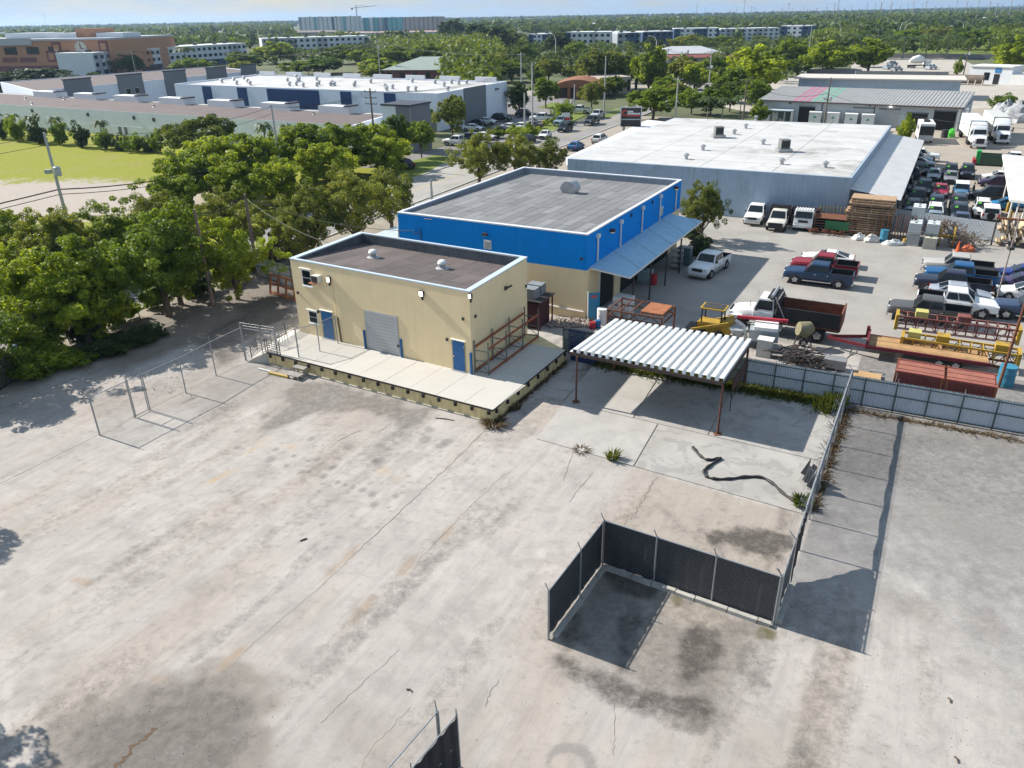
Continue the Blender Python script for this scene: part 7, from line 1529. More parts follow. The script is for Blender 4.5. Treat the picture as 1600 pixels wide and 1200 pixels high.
# towers
for (x0, x1, yb, yt, wall, acc, lab) in ((469, 553, 52, 26.5, P('tower_grey', (.58, .60, .64), .8, 0, .05, .1), ((.0, .04, APG), (.30, .34, TEAL), (.62, .66, APB), (.82, .86, TEAL)), 'long grey-white eight-storey block with teal stripes on the horizon'), (568, 624, 49, 27.5, TEAL, ((.18, .28, APW), (.45, .55, APG), (.6, .68, APB)), 'teal eight-storey block under the tower crane'), (631, 688, 48.5, 26.5, P('tower_pink', (.42, .32, .32), .8, 0, .08, .1), ((.3, .36, BEIGE), (.7, .75, BEIGE)), 'pink unfinished eight-storey block on the horizon'), (553, 567, 49.5, 30, P('tower_dim', (.25, .26, .3), .8), (), 'grey concrete shell block between the striped and the teal towers')):
    a, b = G2(x0, yb), G2(x1, yb - .8); apartments(lab, a, b, top_z((a + b) / 2, yt), 25, 8, max(5, int((x1 - x0) / 6.5)), wall, None, acc, 'towers on the horizon', joined=True, name='tower_block')
apartments('distant beige block row at the edge of the woods', G2(800, 40), G2(850, 39), 14, 20, 4, 14, BEIGE, None, (), joined=True)
apartments('distant beige low block among the far trees', G2(745, 42), G2(795, 41), 12, 20, 3, 14, P('tower_beige2', (.4, .38, .36), .8), None, (), joined=True)
for (x0, x1, yb, yt, wall, lab) in ((64, 128, 55, 46.5, TEAL, 'long turquoise building beyond the orange building'), (132, 183, 54, 47, P('teal_pale', (.25, .48, .5), .8), 'pale turquoise building beyond the orange building'), (-40, 12, 62, 52, P('teal_white', (.5, .6, .62), .8), 'pale low building beyond the dark trees')):
    a, b = G2(x0, yb), G2(x1, yb - .5); apartments(lab, a, b, top_z((a + b) / 2, yt), 30, 2, 10, wall, None, (), joined=True)
# tower crane
cp = G2(560, 50); cz = top_z(cp, 8); t = thing('tower_crane', 'thin tower crane above the teal tower block', 'crane', (*cp, 0))
MB().bar((*cp, 0), (*cp, cz), 1.6, 1.6, (1, 0, 0)).build('mast', GALV, t); jz = top_z(cp, 12.5); MB().bar((cp.x - 8, cp.y, jz), (cp.x + 36, cp.y, jz + 3), .9).build('jib', GALV, t); MB().bar((cp.x, cp.y, cz), (cp.x + 22, cp.y, jz + 2), .4).build('tie', GALV, t); MB().box(cp.x - 9, cp.x - 6, cp.y - 1, cp.y + 1, jz - 2.5, jz).build('counterweight', DSTEEL, t)
# houses with hipped roofs in the far left
TAN_R = P('tile_grey_brown', (.22, .18, .165), .85, 0, .15, .3); PINK_R = P('tile_pink', (.40, .27, .22), .85, 0, .12, .3)
def hip_house(label, x, y, L, W, h, rh, wall, roof, ang=0.0, group=None, name='house'):
    c = G2(x, y); t = thing(name, label, 'house', (*c, 0), group, worldspace=True); u = Vector((math.cos(ang), math.sin(ang))); v = Vector((-u.y, u.x)); f = lambda a, b: c + u * a + v * b
    q = [f(-L / 2, -W / 2), f(L / 2, -W / 2), f(L / 2, W / 2), f(-L / 2, W / 2)]; MB().prism(q, 0, h).build('wall', wall, t); o = [f(-L / 2 - .8, -W / 2 - .8), f(L / 2 + .8, -W / 2 - .8), f(L / 2 + .8, W / 2 + .8), f(-L / 2 - .8, W / 2 + .8)]; r0, r1 = f(-L / 2 + W / 2, 0), f(L / 2 - W / 2, 0)
    mb = MB(); mb.add([(*p, h) for p in o] + [(*r0, h + rh), (*r1, h + rh)], [(0, 1, 5, 4), (1, 2, 5), (2, 3, 4, 5), (3, 0, 4), (3, 2, 1, 0)]); mb.build('roof', roof, t); F = Facade(q[0], q[1])
    for k in range(int(L / 5)): F.part('window', GLASS, t, 1.5 + k * 5, 3.2 + k * 5, h * .35, h * .8, 0, .08)
    return t
rs = random.Random(12)
for k, (x, y, L, W) in enumerate(((190, 66, 34, 16), (225, 60, 40, 16), (262, 62, 44, 18), (300, 57, 40, 16), (345, 55, 46, 18), (392, 54, 40, 16), (430, 52, 46, 18), (470, 55, 40, 16), (280, 53, 60, 18), (360, 50, 60, 18), (420, 48, 60, 18), (500, 54.5, 60, 18), (560, 54, 60, 18), (620, 53, 60, 18), (660, 52.5, 60, 16), (250, 50, 60, 16))):
    hip_house('grey-brown hip-roofed housing block in the far estate' if k < 12 else 'pinkish tiled low block below the towers', x, y, L, W, 4 if k < 12 else 2.5, 2.5 if k < 12 else 1.6, BEIGE if k % 2 else MATS['teal_white'], TAN_R if k < 12 else PINK_R, rs.uniform(-.3, .1), 'far housing estate' if k < 12 else 'low blocks below the towers')
hip_house('house with a green-grey gabled roof behind the white-roofed hall', 683, 126, 34, 22, 4.5, 4.0, BRICKM, P('green_grey_roof', (.24, .29, .26), .8, 0, .08, .4), -.25); hip_house('small brown-roofed house beside the green-grey roof', 735, 124, 16, 12, 4, 2.5, BRICKM, P('brown_tile', (.16, .10, .08), .85), -.2)
hip_house('house with flat grey-white roof among the central trees', 1070, 96, 34, 20, 4, 3, BRICKM, P('roof_palegrey', (.42, .43, .45), .7), -.15); hip_house('low house with rust-red roof below the grey-white roof', 1080, 100, 42, 10, 3, 1.2, BEIGE, P('roof_rust', (.2, .06, .05), .8), -.15)
for k, (x, y, L, W, roof) in enumerate(((1290, 33, 60, 26, 0), (1390, 33, 90, 30, 1), (1420, 32, 60, 24, 1), (1520, 33, 80, 26, 0), (1560, 31, 60, 24, 2), (1130, 36, 30, 14, 0), (1040, 38, 40, 14, 0), (925, 42, 40, 14, 0), (1500, 28, 60, 24, 2), (1340, 31, 60, 20, 0))):
    hip_house(('white-roofed shed in the far right woods', 'long tan-roofed shed in front of the pylons', 'pink-roofed store near the right horizon')[roof], x, y, L, W, 5, 1.5, MATS['block_white'], (MATS['block_white'], P('roof_tan', (.5, .38, .28), .8), PINK_R)[roof], -.1, ('far white sheds', 'far tan sheds', 'far pink stores')[roof])
# brown pavilion by the street
a, b = G2(868, 153), G2(936, 153); Fk = Facade(a, b); t = thing('pavilion', 'rust-brown pavilion with arched roof front and dark entrance by the street', 'building', (*a, 0)); kh = top_z(a, 131); BRN = P('brown_canopy', (.24, .10, .05), .8, 0, .1, .4)
MB().prism([a, b, b + Fk.n.to_2d() * -18, a + Fk.n.to_2d() * -18], 0, kh - .8).build('wall', P('pavilion_dark', (.07, .06, .055), .8), t); mb = MB(); nn = 12
for k in range(nn + 1):
    s = Fk.L * k / nn; z = kh + 1.3 * math.sin(math.pi * k / nn); mb.v += [tuple(Fk.pt(s, kh - .8, 3)), tuple(Fk.pt(s, z, 2.6)), tuple(Fk.pt(s, z, -14))]
for k in range(nn): mb.f += [(3 * k, 3 * k + 3, 3 * k + 4, 3 * k + 1), (3 * k + 1, 3 * k + 4, 3 * k + 5, 3 * k + 2)]
mb.build('roof', BRN, t)
for u in (.33, .52, .97, .03): Fk.part('column', BRN, t, Fk.L * u - .4, Fk.L * u + .4, 0, kh - .8, 1.8, 2.7)
a, b = G2(937, 148), G2(985, 146); Fk2 = Facade(a, b); t2 = thing('annex', 'beige annex with tall narrow windows beside the brown pavilion', 'building', (*a, 0)); MB().prism([a, b, b + Fk2.n.to_2d() * -14, a + Fk2.n.to_2d() * -14], 0, 4.8).build('wall', BEIGE, t2)
for k in range(5): Fk2.part('window', GLASS, t2, 1.5 + k * 2.4, 2.4 + k * 2.4, .8, 4, 0, .06)
# --- depot sheds
s_a, s_b = G2(1183, 188), G2(1500, 205); Fd = Facade(s_a, s_b); sh = thing('depot_shed', 'long white depot shed with grey ribbed metal roof and dark bay openings', 'building', (*s_a, 0)); h0 = 4.4; dpt = 15; nb = Fd.n.to_2d() * -dpt
MB().prism([s_a, s_b, s_b + nb, s_a + nb], 0, h0 - .1).build('wall', P('shed_wall', (.45, .49, .52), .8, 0, .06, .4), sh); nr = 60
for k in range(nr):
    u0, u1 = k / nr, (k + 1) / nr; p0, p1 = s_a.lerp(s_b, u0) + Fd.n.to_2d() * .9, s_a.lerp(s_b, u1) + Fd.n.to_2d() * .9; q0, q1 = s_a.lerp(s_b, u0) + nb * 1.03, s_a.lerp(s_b, u1) + nb * 1.03; pm, qm = p0.lerp(p1, .5), q0.lerp(q1, .5); mt = P('shed_roof', (.36, .355, .345), .6, .3, .1, .5, (.22, .22, .22), .4)
    if 11 <= k <= 22: mt = (mt, P('roof_green', (.16, .4, .28), .6, 0, .15, 1), P('roof_pink', (.5, .16, .25), .6, 0, .15, 1))[(k * 7 + k // 3) % 3] if k % 2 else mt
    MB().add([(*p0, h0), (*pm, h0 + .12), (*p1, h0), (*q0, h0 + 1.6), (*qm, h0 + 1.72), (*q1, h0 + 1.6)], [(0, 1, 4, 3), (1, 2, 5, 4)]).build('roof_sheet', mt, sh)
MB().bar((*(s_a + Fd.n.to_2d() * .92), h0 - .1), (*(s_b + Fd.n.to_2d() * .92), h0 - .1), .1, .25).build('gutter', P('gutter_brown', (.12, .08, .07), .7), sh)
for x0, x1, top, mt in ((1246, 1270, 3.2, DARK), (1371, 1403, 3.4, ROLLUP), (1330, 1362, 3.4, ROLLUP), (1415, 1447, 2.9, DARK), (1457, 1491, 3.5, DARK)): a = Fd.px(x0, 190)[0]; b = Fd.px(x1, 195)[0]; w = Fd.part('bay_door', mt, sh, a, b, .02, top, 0, .06); Fd.part('door_track', GREYW, w, a - .1, b + .1, top, top + .25, 0, .1)
for x, y in ((1392, 165), (1440, 166), (1360, 164), (1235, 161)): s, z = Fd.px(x, y); Fd.part('wall_light', LAMP if x == 1392 else DSTEEL, sh, s - .2, s + .2, z - .2, z + .15, 0, .35)
for x in (1283, 1365): s = Fd.px(x, 180)[0]; MB().tube([Fd.pt(s, 0, .1), Fd.pt(s, h0 - .2, .1)], .09, 6).build('downpipe', DSTEEL, sh)
Fd.part('corner_post', WHITE, sh, Fd.L - 1.0, Fd.L - .6, 0, h0 - .12, .05, .5); Fd.part('corner_post', WHITE, sh, Fd.L + .3, Fd.L + .7, 0, h0 - .12, .05, .5)
a, b = G2(1245, 150), G2(1496, 156); Fw = Facade(a, b); t = thing('depot_shed', 'long depot shed with plain white roof behind the ribbed shed', 'building', (*a, 0)); nb = Fw.n.to_2d() * -14; MB().prism([a, b, b + nb, a + nb], 0, 4.6).build('wall', WALLB, t); e = Fw.d.to_2d() * 1.2; MB().prism([a - e + Fw.n.to_2d() * 1.2, b + e + Fw.n.to_2d() * 1.2, b + e + nb * 1.05, a - e + nb * 1.05], 4.62, 4.95).build('roof', P('shed_white', (.54, .5, .45), .8, 0, .05, .4, (.5, .45, .4), .4), t)
a, b = G2(1511, 130), G2(1577, 133); Fo = Facade(a, b); t = thing('office_block', 'small white office block with blue sign and dark door in the depot', 'building', (*a, 0)); oh = top_z((a + b) / 2, 104.5); nb = Fo.n.to_2d() * -9; MB().prism([a, b, b + nb, a + nb], 0, oh).build('wall', MATS['block_white'], t); MB().prism([a + Fo.n.to_2d() * .4, b + Fo.n.to_2d() * .4, b + nb * 1.04, a + nb * 1.04], oh, oh + .3).build('roof', WHITE, t)
s, z = Fo.px(1560, 110); Fo.part('sign_plate', P('sign_blue', (.04, .2, .45), .5), t, s - .9, s + .9, z - .7, z + .7, 0, .1); s = Fo.px(1556, 125)[0]; Fo.part('door', DARK, t, s - .8, s + .8, .1, 3, 0, .08); s = Fo.px(1541, 120)[0]; Fo.part('window', GLASS, t, s - .8, s + .8, 1.2, 3.4, 0, .08); MB().prism([b, b + Fo.d.to_2d() * 4, b + Fo.d.to_2d() * 4 + nb * .7, b + nb * .7], 0, 3).build('annex', WHITE, t)
a, b = G2(1335, 122), G2(1480, 124); tag(MB().obox((*((a + b) / 2), 1.2), (*((b - a) / 2), 0), (0, .2, 0), (0, 0, 1.2)).build('yard_wall', P('block_wall', (.22, .22, .23), .9, 0, .15, .5)), 'plain grey block wall in front of the truck yard', 'wall'); a, b = G2(1480, 131), G2(1535, 133); t = thing('storage_tank', 'long brown horizontal tank beside the small white office', 'tank', (*a, 0)); MB().tube([(*a, 1.6), (*b, 1.6)], 1.3, 16).build('shell', P('tank_brown', (.17, .13, .10), .8, 0, .25, .6), t, 40)
for k in range(5): p = a.lerp(b, .1 + k * .2); MB().box(p.x - .15, p.x + .15, p.y - 1.9, p.y - 1.6, 0, 1.5).build('saddle', BEIGE, t)
a, b = G2(1340, 90), G2(1560, 92); tag(MB().obox((*((a + b) / 2), 1.0), (*((b - a) / 2), 0), (0, .2, 0), (0, 0, 1.0)).build('yard_wall', MATS['block_wall']), 'low grey wall behind the truck yard below the palms', 'wall')
a, b = G2(1256, 118), G2(1340, 119); tag(MB().obox((*((a + b) / 2), 1.2), (*((b - a) / 2), 0), (0, 3, 0), (0, 0, 1.2)).build('low_shed', MATS['block_wall']), 'low grey flat shed under the yellow-green trees', 'shed')
# --- canopy at the right edge
KZ = 3.4; kq = [G2(1567, 241, KZ), G2(1579, 312, KZ), G2(1720, 330, KZ), G2(1690, 252, KZ)]; t = thing('canopy', 'white ribbed metal canopy on slim white columns at the car lot edge', 'canopy', (*kq[1], 0)); n = 26
for k in range(n):
    u0, u1 = k / n, (k + 1) / n; a0, a1 = kq[0].lerp(kq[1], u0), kq[0].lerp(kq[1], u1); b0, b1 = kq[3].lerp(kq[2], u0), kq[3].lerp(kq[2], u1); am, bm = a0.lerp(a1, .5), b0.lerp(b1, .5); MB().add([(*a0, KZ), (*am, KZ + .12), (*a1, KZ), (*b0, KZ), (*bm, KZ + .12), (*b1, KZ)], [(0, 3, 4, 1), (1, 4, 5, 2)]).build('roof_sheet', P('canopy_sheet', (.55, .53, .51), .6, .1, .1, 1), t)
for i in range(4): MB().bar((*kq[i], KZ - .12), (*kq[(i + 1) % 4], KZ - .12), .12, .22).build('beam', WHITE, t)
for u in (.04, .5, .96):
    for v in (.04, .12, .2): p = kq[0].lerp(kq[1], u).lerp(kq[3].lerp(kq[2], u), v); MB().tube([(*p, 0), (*p, KZ - .1)], .09, 8).build('column', WHITE, t)
for k, (x, y) in enumerate(((1573, 325), (1577, 338))): p = G2(x, y + 6); tag(MB().lathe((p.x, p.y, 0), [(.16, 0), (.16, 1.05), (.1, 1.14), (.02, 1.16)], 10).build('bollard', YEL, None, 40), 'yellow bollard beside the white off-roader' if k else 'yellow bollard under the canopy corner', 'bollard')
# ---------------- trucks in the depot
def semi(label, px, hasbox):
    t = thing('semi_truck', label, 'truck', worldspace=False); col = (.72, .73, .74); mb = MB(); loft(mb, [body_sec(x, w, .7, z, .95) for x, w, z in ((1.0, 1.15, 2.2), (1.3, 1.15, 2.2), (2.9, 1.05, 1.95), (3.6, .95, 1.7), (3.75, .85, 1.2))]); mb.build('hood', PAINT, t, 38, col)
    MB().box(-1.2, 1.0, -1.2, 1.2, .9, 3.0).build('sleeper', PAINT, t, color=col); mb = MB(); loft(mb, [body_sec(x, 1.15, 2.9, z, .9) for x, z in ((-1.2, 3.9), (.3, 3.8), (1.0, 3.15))]); mb.build('fairing', PAINT, t, 38, col); cabin(t, 2.0, 1.55, .9, .7, 1.12, 1.02, 2.15, 3.02, ())
    MB().box(3.7, 3.82, -.6, .6, .9, 1.75).build('grille', BLACK, t); MB().box(3.65, 3.85, -1.1, 1.1, .45, .8).build('bumper', WHITE, t)
    for s in (-1, 1): MB().box(3.5, 3.74, s * .95 - .15, s * .95 + .15, 1.0, 1.35).build('headlight', LENS_W, t); MB().box(2.1, 2.25, s * 1.4 - .1, s * 1.4 + .1, 2.0, 2.8).build('mirror', BLACK, t); add_wheel(t, 2.7, s * 1.0, .52, .3); add_wheel(t, -1.4, s * .95, .52, .5); add_wheel(t, -2.7, s * .95, .52, .5)
    for k in KIDS_OF(t):
        if k.type == 'MESH' and k.data.materials[0] == PAINT: k.color = (*col, 1)
    MB().box(-13.5, -1.6, -1.28, 1.28, 1.25, 4.05).build('trailer_box', P('trailer_white', (.6, .62, .63), .6, 0, .06, .8) if hasbox else P('trailer_grey', (.5, .5, .48), .6, 0, .08, .8), t); MB().box(-13.4, -3, -.5, .5, .9, 1.24).build('trailer_frame', DSTEEL, t)
    for s in (-1, 1):
        for x in (-11, -12.2): add_wheel(t, x, s * 1.0, .5, .5)
    p = G2(*px) + E2 * 3.8; t.location = (*p, 0); t.rotation_euler = (0, 0, HS2 + .12); return t
semi('white semi truck with long box trailer beside the depot shed', (1524, 233), True); semi('white semi truck with grey trailer beside the piled grey loads', (1561, 226), False)
t = thing('motorhome', 'white motorhome with black front in front of the depot shed', 'motorhome', worldspace=False); MB().box(-4, 3.4, -1.2, 1.2, .6, 3.3).build('body', WHITE, t); MB().box(3.4, 3.55, -1.15, 1.15, 1.4, 2.9).build('windshield', GLASS, t); MB().box(3.4, 3.6, -1.2, 1.2, .5, 1.38).build('nose', P('rv_silver', (.45, .46, .47), .4, .2), t); MB().box(-.5, .6, -.5, .5, 3.3, 3.6).build('roof_unit', BLACK, t); MB().box(-2.6, -1.6, -.4, .4, 3.3, 3.5).build('roof_hatch', BLACK, t)
for s in (-1, 1):
    for k in range(3): MB().box(-3 + k * 1.9, -1.8 + k * 1.9, s * 1.205 - .01, s * 1.205 + .01, 1.8, 2.7).build('side_window', GLASS, t)
    for x in (2.4, -2.4): add_wheel(t, x, s * 1.05, .45, .3)
p = G2(1441, 224) + E2 * 3.6; t.location = (*p, 0); t.rotation_euler = (0, 0, HS2 + .1)
for k, (x, y) in enumerate(((1275, 174), (1303, 175), (1331, 177), (1357, 178))):
    c = G2(x, y, 2.5); t = thing('storage_pod', 'white portable storage box with green emblem in the row before the ribbed shed', 'storage box', (*c, 0), 'white storage boxes'); u = Vector((math.cos(HE1 + .1), math.sin(HE1 + .1))); v = Vector((-u.y, u.x)); Fq = Facade(c - u * 1.6 - v * 2.2, c + u * 1.6 - v * 2.2); MB().obox((*c, 1.25), (*(u * 1.2), 0), (*(v * 2.2), 0), (0, 0, 1.2)).build('case', P('pod_white', (.62, .64, .63), .6, 0, .06, 1), t); MB().obox((*c, 2.5), (*(u * 1.24), 0), (*(v * 2.25), 0), (0, 0, .05)).build('lid', WHITE, t); MB().add([Fq.pt(1.2, 1.4, .02), Fq.pt(2.0, 1.4, .02), Fq.pt(1.6, 1.9, .02)], [(0, 1, 2)]).build('emblem', P('emblem_green', (.05, .28, .2), .6), t); Fq.part('door_line', GREYW, t, 1.58, 1.62, .1, 1.2, 0, .02)
c = G2(1222, 172, 2.6); t = thing('open_stall', 'pale open-sided stall with slanted roof before the ribbed shed', 'stall', (*c, 0)); MB().obox((*c, 2.6), (*(E1 * 2.4), 0), (*(E2 * 1.6), 0), (0, 0, .08)).build('roof', P('stall_roof', (.4, .47, .5), .6), t)
for s in (-2.2, -.7, .8, 2.2): MB().obox((*(c + E1 * s), 1.25), (*(E1 * .06), 0), (*(E2 * 1.4), 0), (0, 0, 1.25)).build('partition', WHITE, t)
# cement mixer and trucks in the far yard
t = thing('mixer_truck', 'white cement mixer truck in the far truck yard', 'truck', worldspace=False); MB().tube([(-4, 0, 2.6), (-2.5, 0, 3.0), (-.5, 0, 3.3), (1.5, 0, 2.9), (2.2, 0, 2.6)], [.5, 1.3, 1.6, 1.2, .5], 16).build('drum', WHITE, t, 50); MB().box(2.4, 4.6, -1.2, 1.2, .8, 2.9).build('cab', WHITE, t); MB().box(4.6, 4.7, -1.1, 1.1, 1.8, 2.7).build('windshield', GLASS, t); MB().box(-4.5, 4.5, -.6, .6, .8, 1.2).build('chassis', DSTEEL, t)
for s in (-1, 1):
    for x in (3.5, -2.2, -3.4): add_wheel(t, x, s * 1.1, .52, .4)
p = G2(1434, 106); t.location = (*p, 0); t.rotation_euler = (0, 0, .1)
for k, (x, y, c, lab) in enumerate(((1390, 104, (.4, .5, .6), 'pale blue pickup in the far truck yard'), (1402, 107, (.5, .55, .6), 'silver pickup in the far truck yard'), (1456, 104, (.5, .6, .66), 'light blue pickup beside the cement mixer'), (1395, 99, (.2, .25, .3), 'slate pickup at the back of the truck yard'))): drive(P_, x, y - 4, .6, c, lab)
t = thing('waste_skip', 'green waste skip with an open lid and red frame in the depot', 'skip', (*G2(1549, 262), 0)); c = G2(1549, 258); GR = P('skip_green', (.02, .30, .07), .6, 0, .15, 1.5); u, v = E1, E2
for s in (-1, 1): MB().obox((*(c + v * s * 1.0), .9), (*(u * 1.7), 0), (*(v * .06), 0), (0, 0, .75)).build('side', P('skip_dark', (.05, .08, .05), .7), t); MB().obox((*(c + u * s * 1.7), .9), (*(u * .06), 0), (*(v * 1.0), 0), (0, 0, .75)).build('end', GR, t)
MB().obox((*c, .5), (*(u * 1.6), 0), (*(v * .95), 0), (0, 0, .35)).build('load', P('skip_load', (.2, .17, .13), .9, 0, .6, 3), t); MB().obox((*(c - u * 2.0), 1.2), (*(u * .3), 0), (*(v * 1.0), 0), (0, 0, .9)).build('lid', GR, t); MB().obox((*(c - u * 2.4), .5), (*(u * .25), 0), (*(v * 1.3), 0), (0, 0, .4)).build('frame', P('skip_red', (.35, .02, .04), .6), t)
for k, (x, y, s, lab) in enumerate(((1568, 175, 2.6, 'grey wrapped mound between the two semi trailers'), (1592, 184, 3.0, 'grey wrapped mound behind the second semi truck'))): lump(lab, G2(x, y + 6), s, s, s * 1.15, P('wrapped_grey', (.3, .31, .33), .7, 0, .3, 1.2, (.5, .5, .52), .5), 30 + k, 'wrapped_load', 'load')
drum('black bin with a bright green bag on top in front of the depot bay', G2(1475, 215), BLACK, 1.4, .6, 'bin', 'bin'); p = G2(1478, 214); lump('bright green bag beside the black bin before the depot bay', p + Vector((.9, 0)), .7, .6, 1.4, P('lime_bag', (.1, .62, .06), .6), 41, 'bag', 'bag')
# people at the black car
SKIN = P('skin', (.30, .17, .11), .6); CLOTH = P('dark_clothes', (.02, .022, .03), .85, 0, .2, 4); GREYC = P('grey_shirt', (.3, .29, .28), .85, 0, .2, 4); HAIR = P('hair', (.02, .015, .012), .7)
def person(label, loc, ang, joints, rad, edges, cloth, head_at, lean=0):
    me = bpy.data.meshes.new('person'); me.from_pydata(joints, edges, []); o = bpy.data.objects.new('person', me); COL.objects.link(o); me.materials.append(cloth)
    sk = o.modifiers.new('skin', 'SKIN'); lay_ = me.skin_vertices[0] if me.skin_vertices else None
    if lay_ is None:
        bm = bmesh.new(); bm.from_mesh(me); bm.verts.layers.skin.verify(); bm.to_mesh(me); bm.free(); lay_ = me.skin_vertices[0]
    for i, r_ in enumerate(rad): lay_.data[i].radius = (r_, r_); lay_.data[i].use_root = (i == 0)
    s = o.modifiers.new('sub', 'SUBSURF'); s.levels = 1; s.render_levels = 2
    o.location = loc; o.rotation_euler = (0, 0, ang); tag(o, label, 'person')
    h = Vector(head_at); mb = MB().lathe(h, [(.03, -.12), (.075, -.10), (.092, -.02), (.095, .04), (.08, .10), (.03, .135)], 12); mb.tube([h + Vector((.09, 0, -.01)), h + Vector((.12, 0, -.03))], [.018, .012], 6); hd = mb.build('head', SKIN, None, 60); hd.parent = o
    hr = MB().lathe(h + Vector((-.012, 0, .02)), [(.098, .0), (.1, .05), (.085, .105), (.03, .13)], 12).build('hair', HAIR, None, 60); hr.parent = o
    return o
J = [(0, 0, .95), (0, 0, 1.2), (.02, 0, 1.42), (.03, 0, 1.52), (.0, .10, .9), (.05, .12, .5), (.02, .13, .06), (.16, .13, .03), (0, -.10, .9), (.0, -.12, .5), (-.06, -.13, .06), (.08, -.13, .03), (.02, .2, 1.4), (.08, .24, 1.12), (.2, .2, .92), (.02, -.2, 1.4), (.06, -.25, 1.12), (.16, -.22, .9), (.24, .19, .86), (.2, -.21, .84)]
RADS = [.15, .14, .15, .06, .1, .075, .05, .04, .1, .075, .05, .04, .075, .05, .038, .075, .05, .038, .03, .03]; ED = [(0, 1), (1, 2), (2, 3), (0, 4), (4, 5), (5, 6), (6, 7), (0, 8), (8, 9), (9, 10), (10, 11), (2, 12), (12, 13), (13, 14), (2, 15), (15, 16), (16, 17), (14, 18), (17, 19)]
person('person in dark clothes standing beside the black sport utility', (*G2(1518, 307), 0), -.3, J, RADS, ED, CLOTH, (.05, 0, 1.66))
J2 = [(-.1, 0, .42), (.02, 0, .62), (.2, 0, .82), (.27, 0, .9), (-.08, .12, .4), (.3, .16, .5), (.1, .16, .06), (.24, .16, .03), (-.08, -.12, .4), (.3, -.16, .46), (.05, -.16, .06), (.19, -.16, .03), (.2, .2, .8), (.38, .24, .6), (.6, .15, .55), (.2, -.2, .8), (.38, -.24, .6), (.6, -.15, .55), (.67, .13, .55), (.67, -.13, .55)]
person('person in a grey shirt crouching at the front of the black sport utility', (*G2(1534, 306), 0), HE1 + .3, J2, RADS, ED, GREYC, (.36, 0, 1.02))
# ================================================================== trees
def leaves(centres, radii, per, size, seed, flat=.35, tone0=None):
    rs = np.random.RandomState(seed); n = len(centres); c = np.repeat(np.array(centres), per, 0); r = np.repeat(np.array(radii), per)
    d = rs.normal(size=(n * per, 3)); d /= np.linalg.norm(d, axis=1)[:, None]; rad = r * np.cbrt(rs.uniform(.15, 1, n * per)); d[:, 2] *= .8; pos = c + d * rad[:, None]
    a = rs.normal(size=(n * per, 3)); nrm = d * .7 + a * .6 + np.array((0, 0, .5)); nrm /= np.linalg.norm(nrm, axis=1)[:, None]
    t = np.cross(nrm, rs.normal(size=(n * per, 3))); t /= np.linalg.norm(t, axis=1)[:, None] + 1e-9; b = np.cross(nrm, t)
    s = size * rs.uniform(.55, 1.35, n * per)[:, None]; t = t * s; b = b * s * .62
    v = np.stack([pos - t, pos - b * .9, pos + t, pos + b * .9], 1).reshape(-1, 3)
    tone = np.repeat(np.clip((np.repeat(rs.uniform(0, 1, n), per) * .6 + rs.uniform(0, 1, n * per) * .4), 0, 1), 4)
    return v, tone
def leaf_mesh(name, v, tone, mat):
    me = bpy.data.meshes.new(name); n = len(v); me.vertices.add(n); me.vertices.foreach_set('co', v.astype(np.float32).ravel()); nf = n // 4
    me.loops.add(n); me.loops.foreach_set('vertex_index', np.arange(n, dtype=np.int32)); me.polygons.add(nf); me.polygons.foreach_set('loop_start', np.arange(0, n, 4, dtype=np.int32)); me.update(calc_edges=True)
    at = me.attributes.new('leaf_tone', 'FLOAT', 'POINT'); at.data.foreach_set('value', tone.astype(np.float32)); me.materials.append(mat); return me
def crown_clumps(seed, n, rx, z0, z1, rc, hollow=.35, flat_top=False):
    rs = random.Random(seed); out = []; rad = []; zc = (z0 + z1) / 2; hz_ = (z1 - z0) / 2; lob = [(rs.uniform(0, 6.28), rs.uniform(.1, .42)) for _ in range(5)]
    while len(out) < n:
        x, y, z = rs.uniform(-1, 1), rs.uniform(-1, 1), rs.uniform(-1, 1); d = math.sqrt(x * x + y * y + z * z)
        if d > 1 or d < hollow: continue
        if z < -.55 and rs.random() < .5: continue
        th = math.atan2(y, x); k = .85 + sum(m * math.cos((i + 1) * th + p) for i, (p, m) in enumerate(lob)) * .5
        if flat_top and z > 0: z *= .6
        out.append((x * rx * k, y * rx * k, zc + z * hz_ * (.8 + .35 * rs.random()) * (.75 + .5 * abs(math.sin(2.3 * x + seed))))); rad.append(rc * rs.uniform(.65, 1.3))
    return out, rad
def tree_proto(kind, seed, h, rx, z0, n, per, leaf, rc, mat, flat_top=False, trunk_r=.22, limbs=6, hollow=.35):
    root = bpy.data.objects.new(kind, None); COL.objects.link(root); c, r = crown_clumps(seed, n, rx, z0, h, rc, hollow, flat_top); v, tone = leaves(c, r, per, leaf, seed)
    o = bpy.data.objects.new('crown', leaf_mesh('crown', v, tone, mat)); COL.objects.link(o); o.parent = root
    rs = random.Random(seed + 9); mb = MB(); top = z0 + (h - z0) * .35; mb.tube([(0, 0, 0), (rs.uniform(-.15, .15), rs.uniform(-.15, .15), z0 * .6), (rs.uniform(-.2, .2), rs.uniform(-.2, .2), top)], [trunk_r * 1.25, trunk_r, trunk_r * .6], 8)
    for k in range(limbs):
        e = c[rs.randrange(len(c))]; s = z0 * rs.uniform(.5, 1.0); m_ = (e[0] * .5 + rs.uniform(-.2, .2), e[1] * .5 + rs.uniform(-.2, .2), (s + e[2]) / 2 + rs.uniform(0, .4)); mb.tube([(0, 0, s), m_, e], [trunk_r * .55, trunk_r * .36, trunk_r * .1], 6)
    mb.build('trunk', BARK, root, 50, at=None)
    root['h'] = h; root['r'] = rx; root['z0'] = z0; return root
TREES = {}; TUSED = set()
def TP(kind, *a, **k): TREES[kind] = tree_proto(*a, **k)
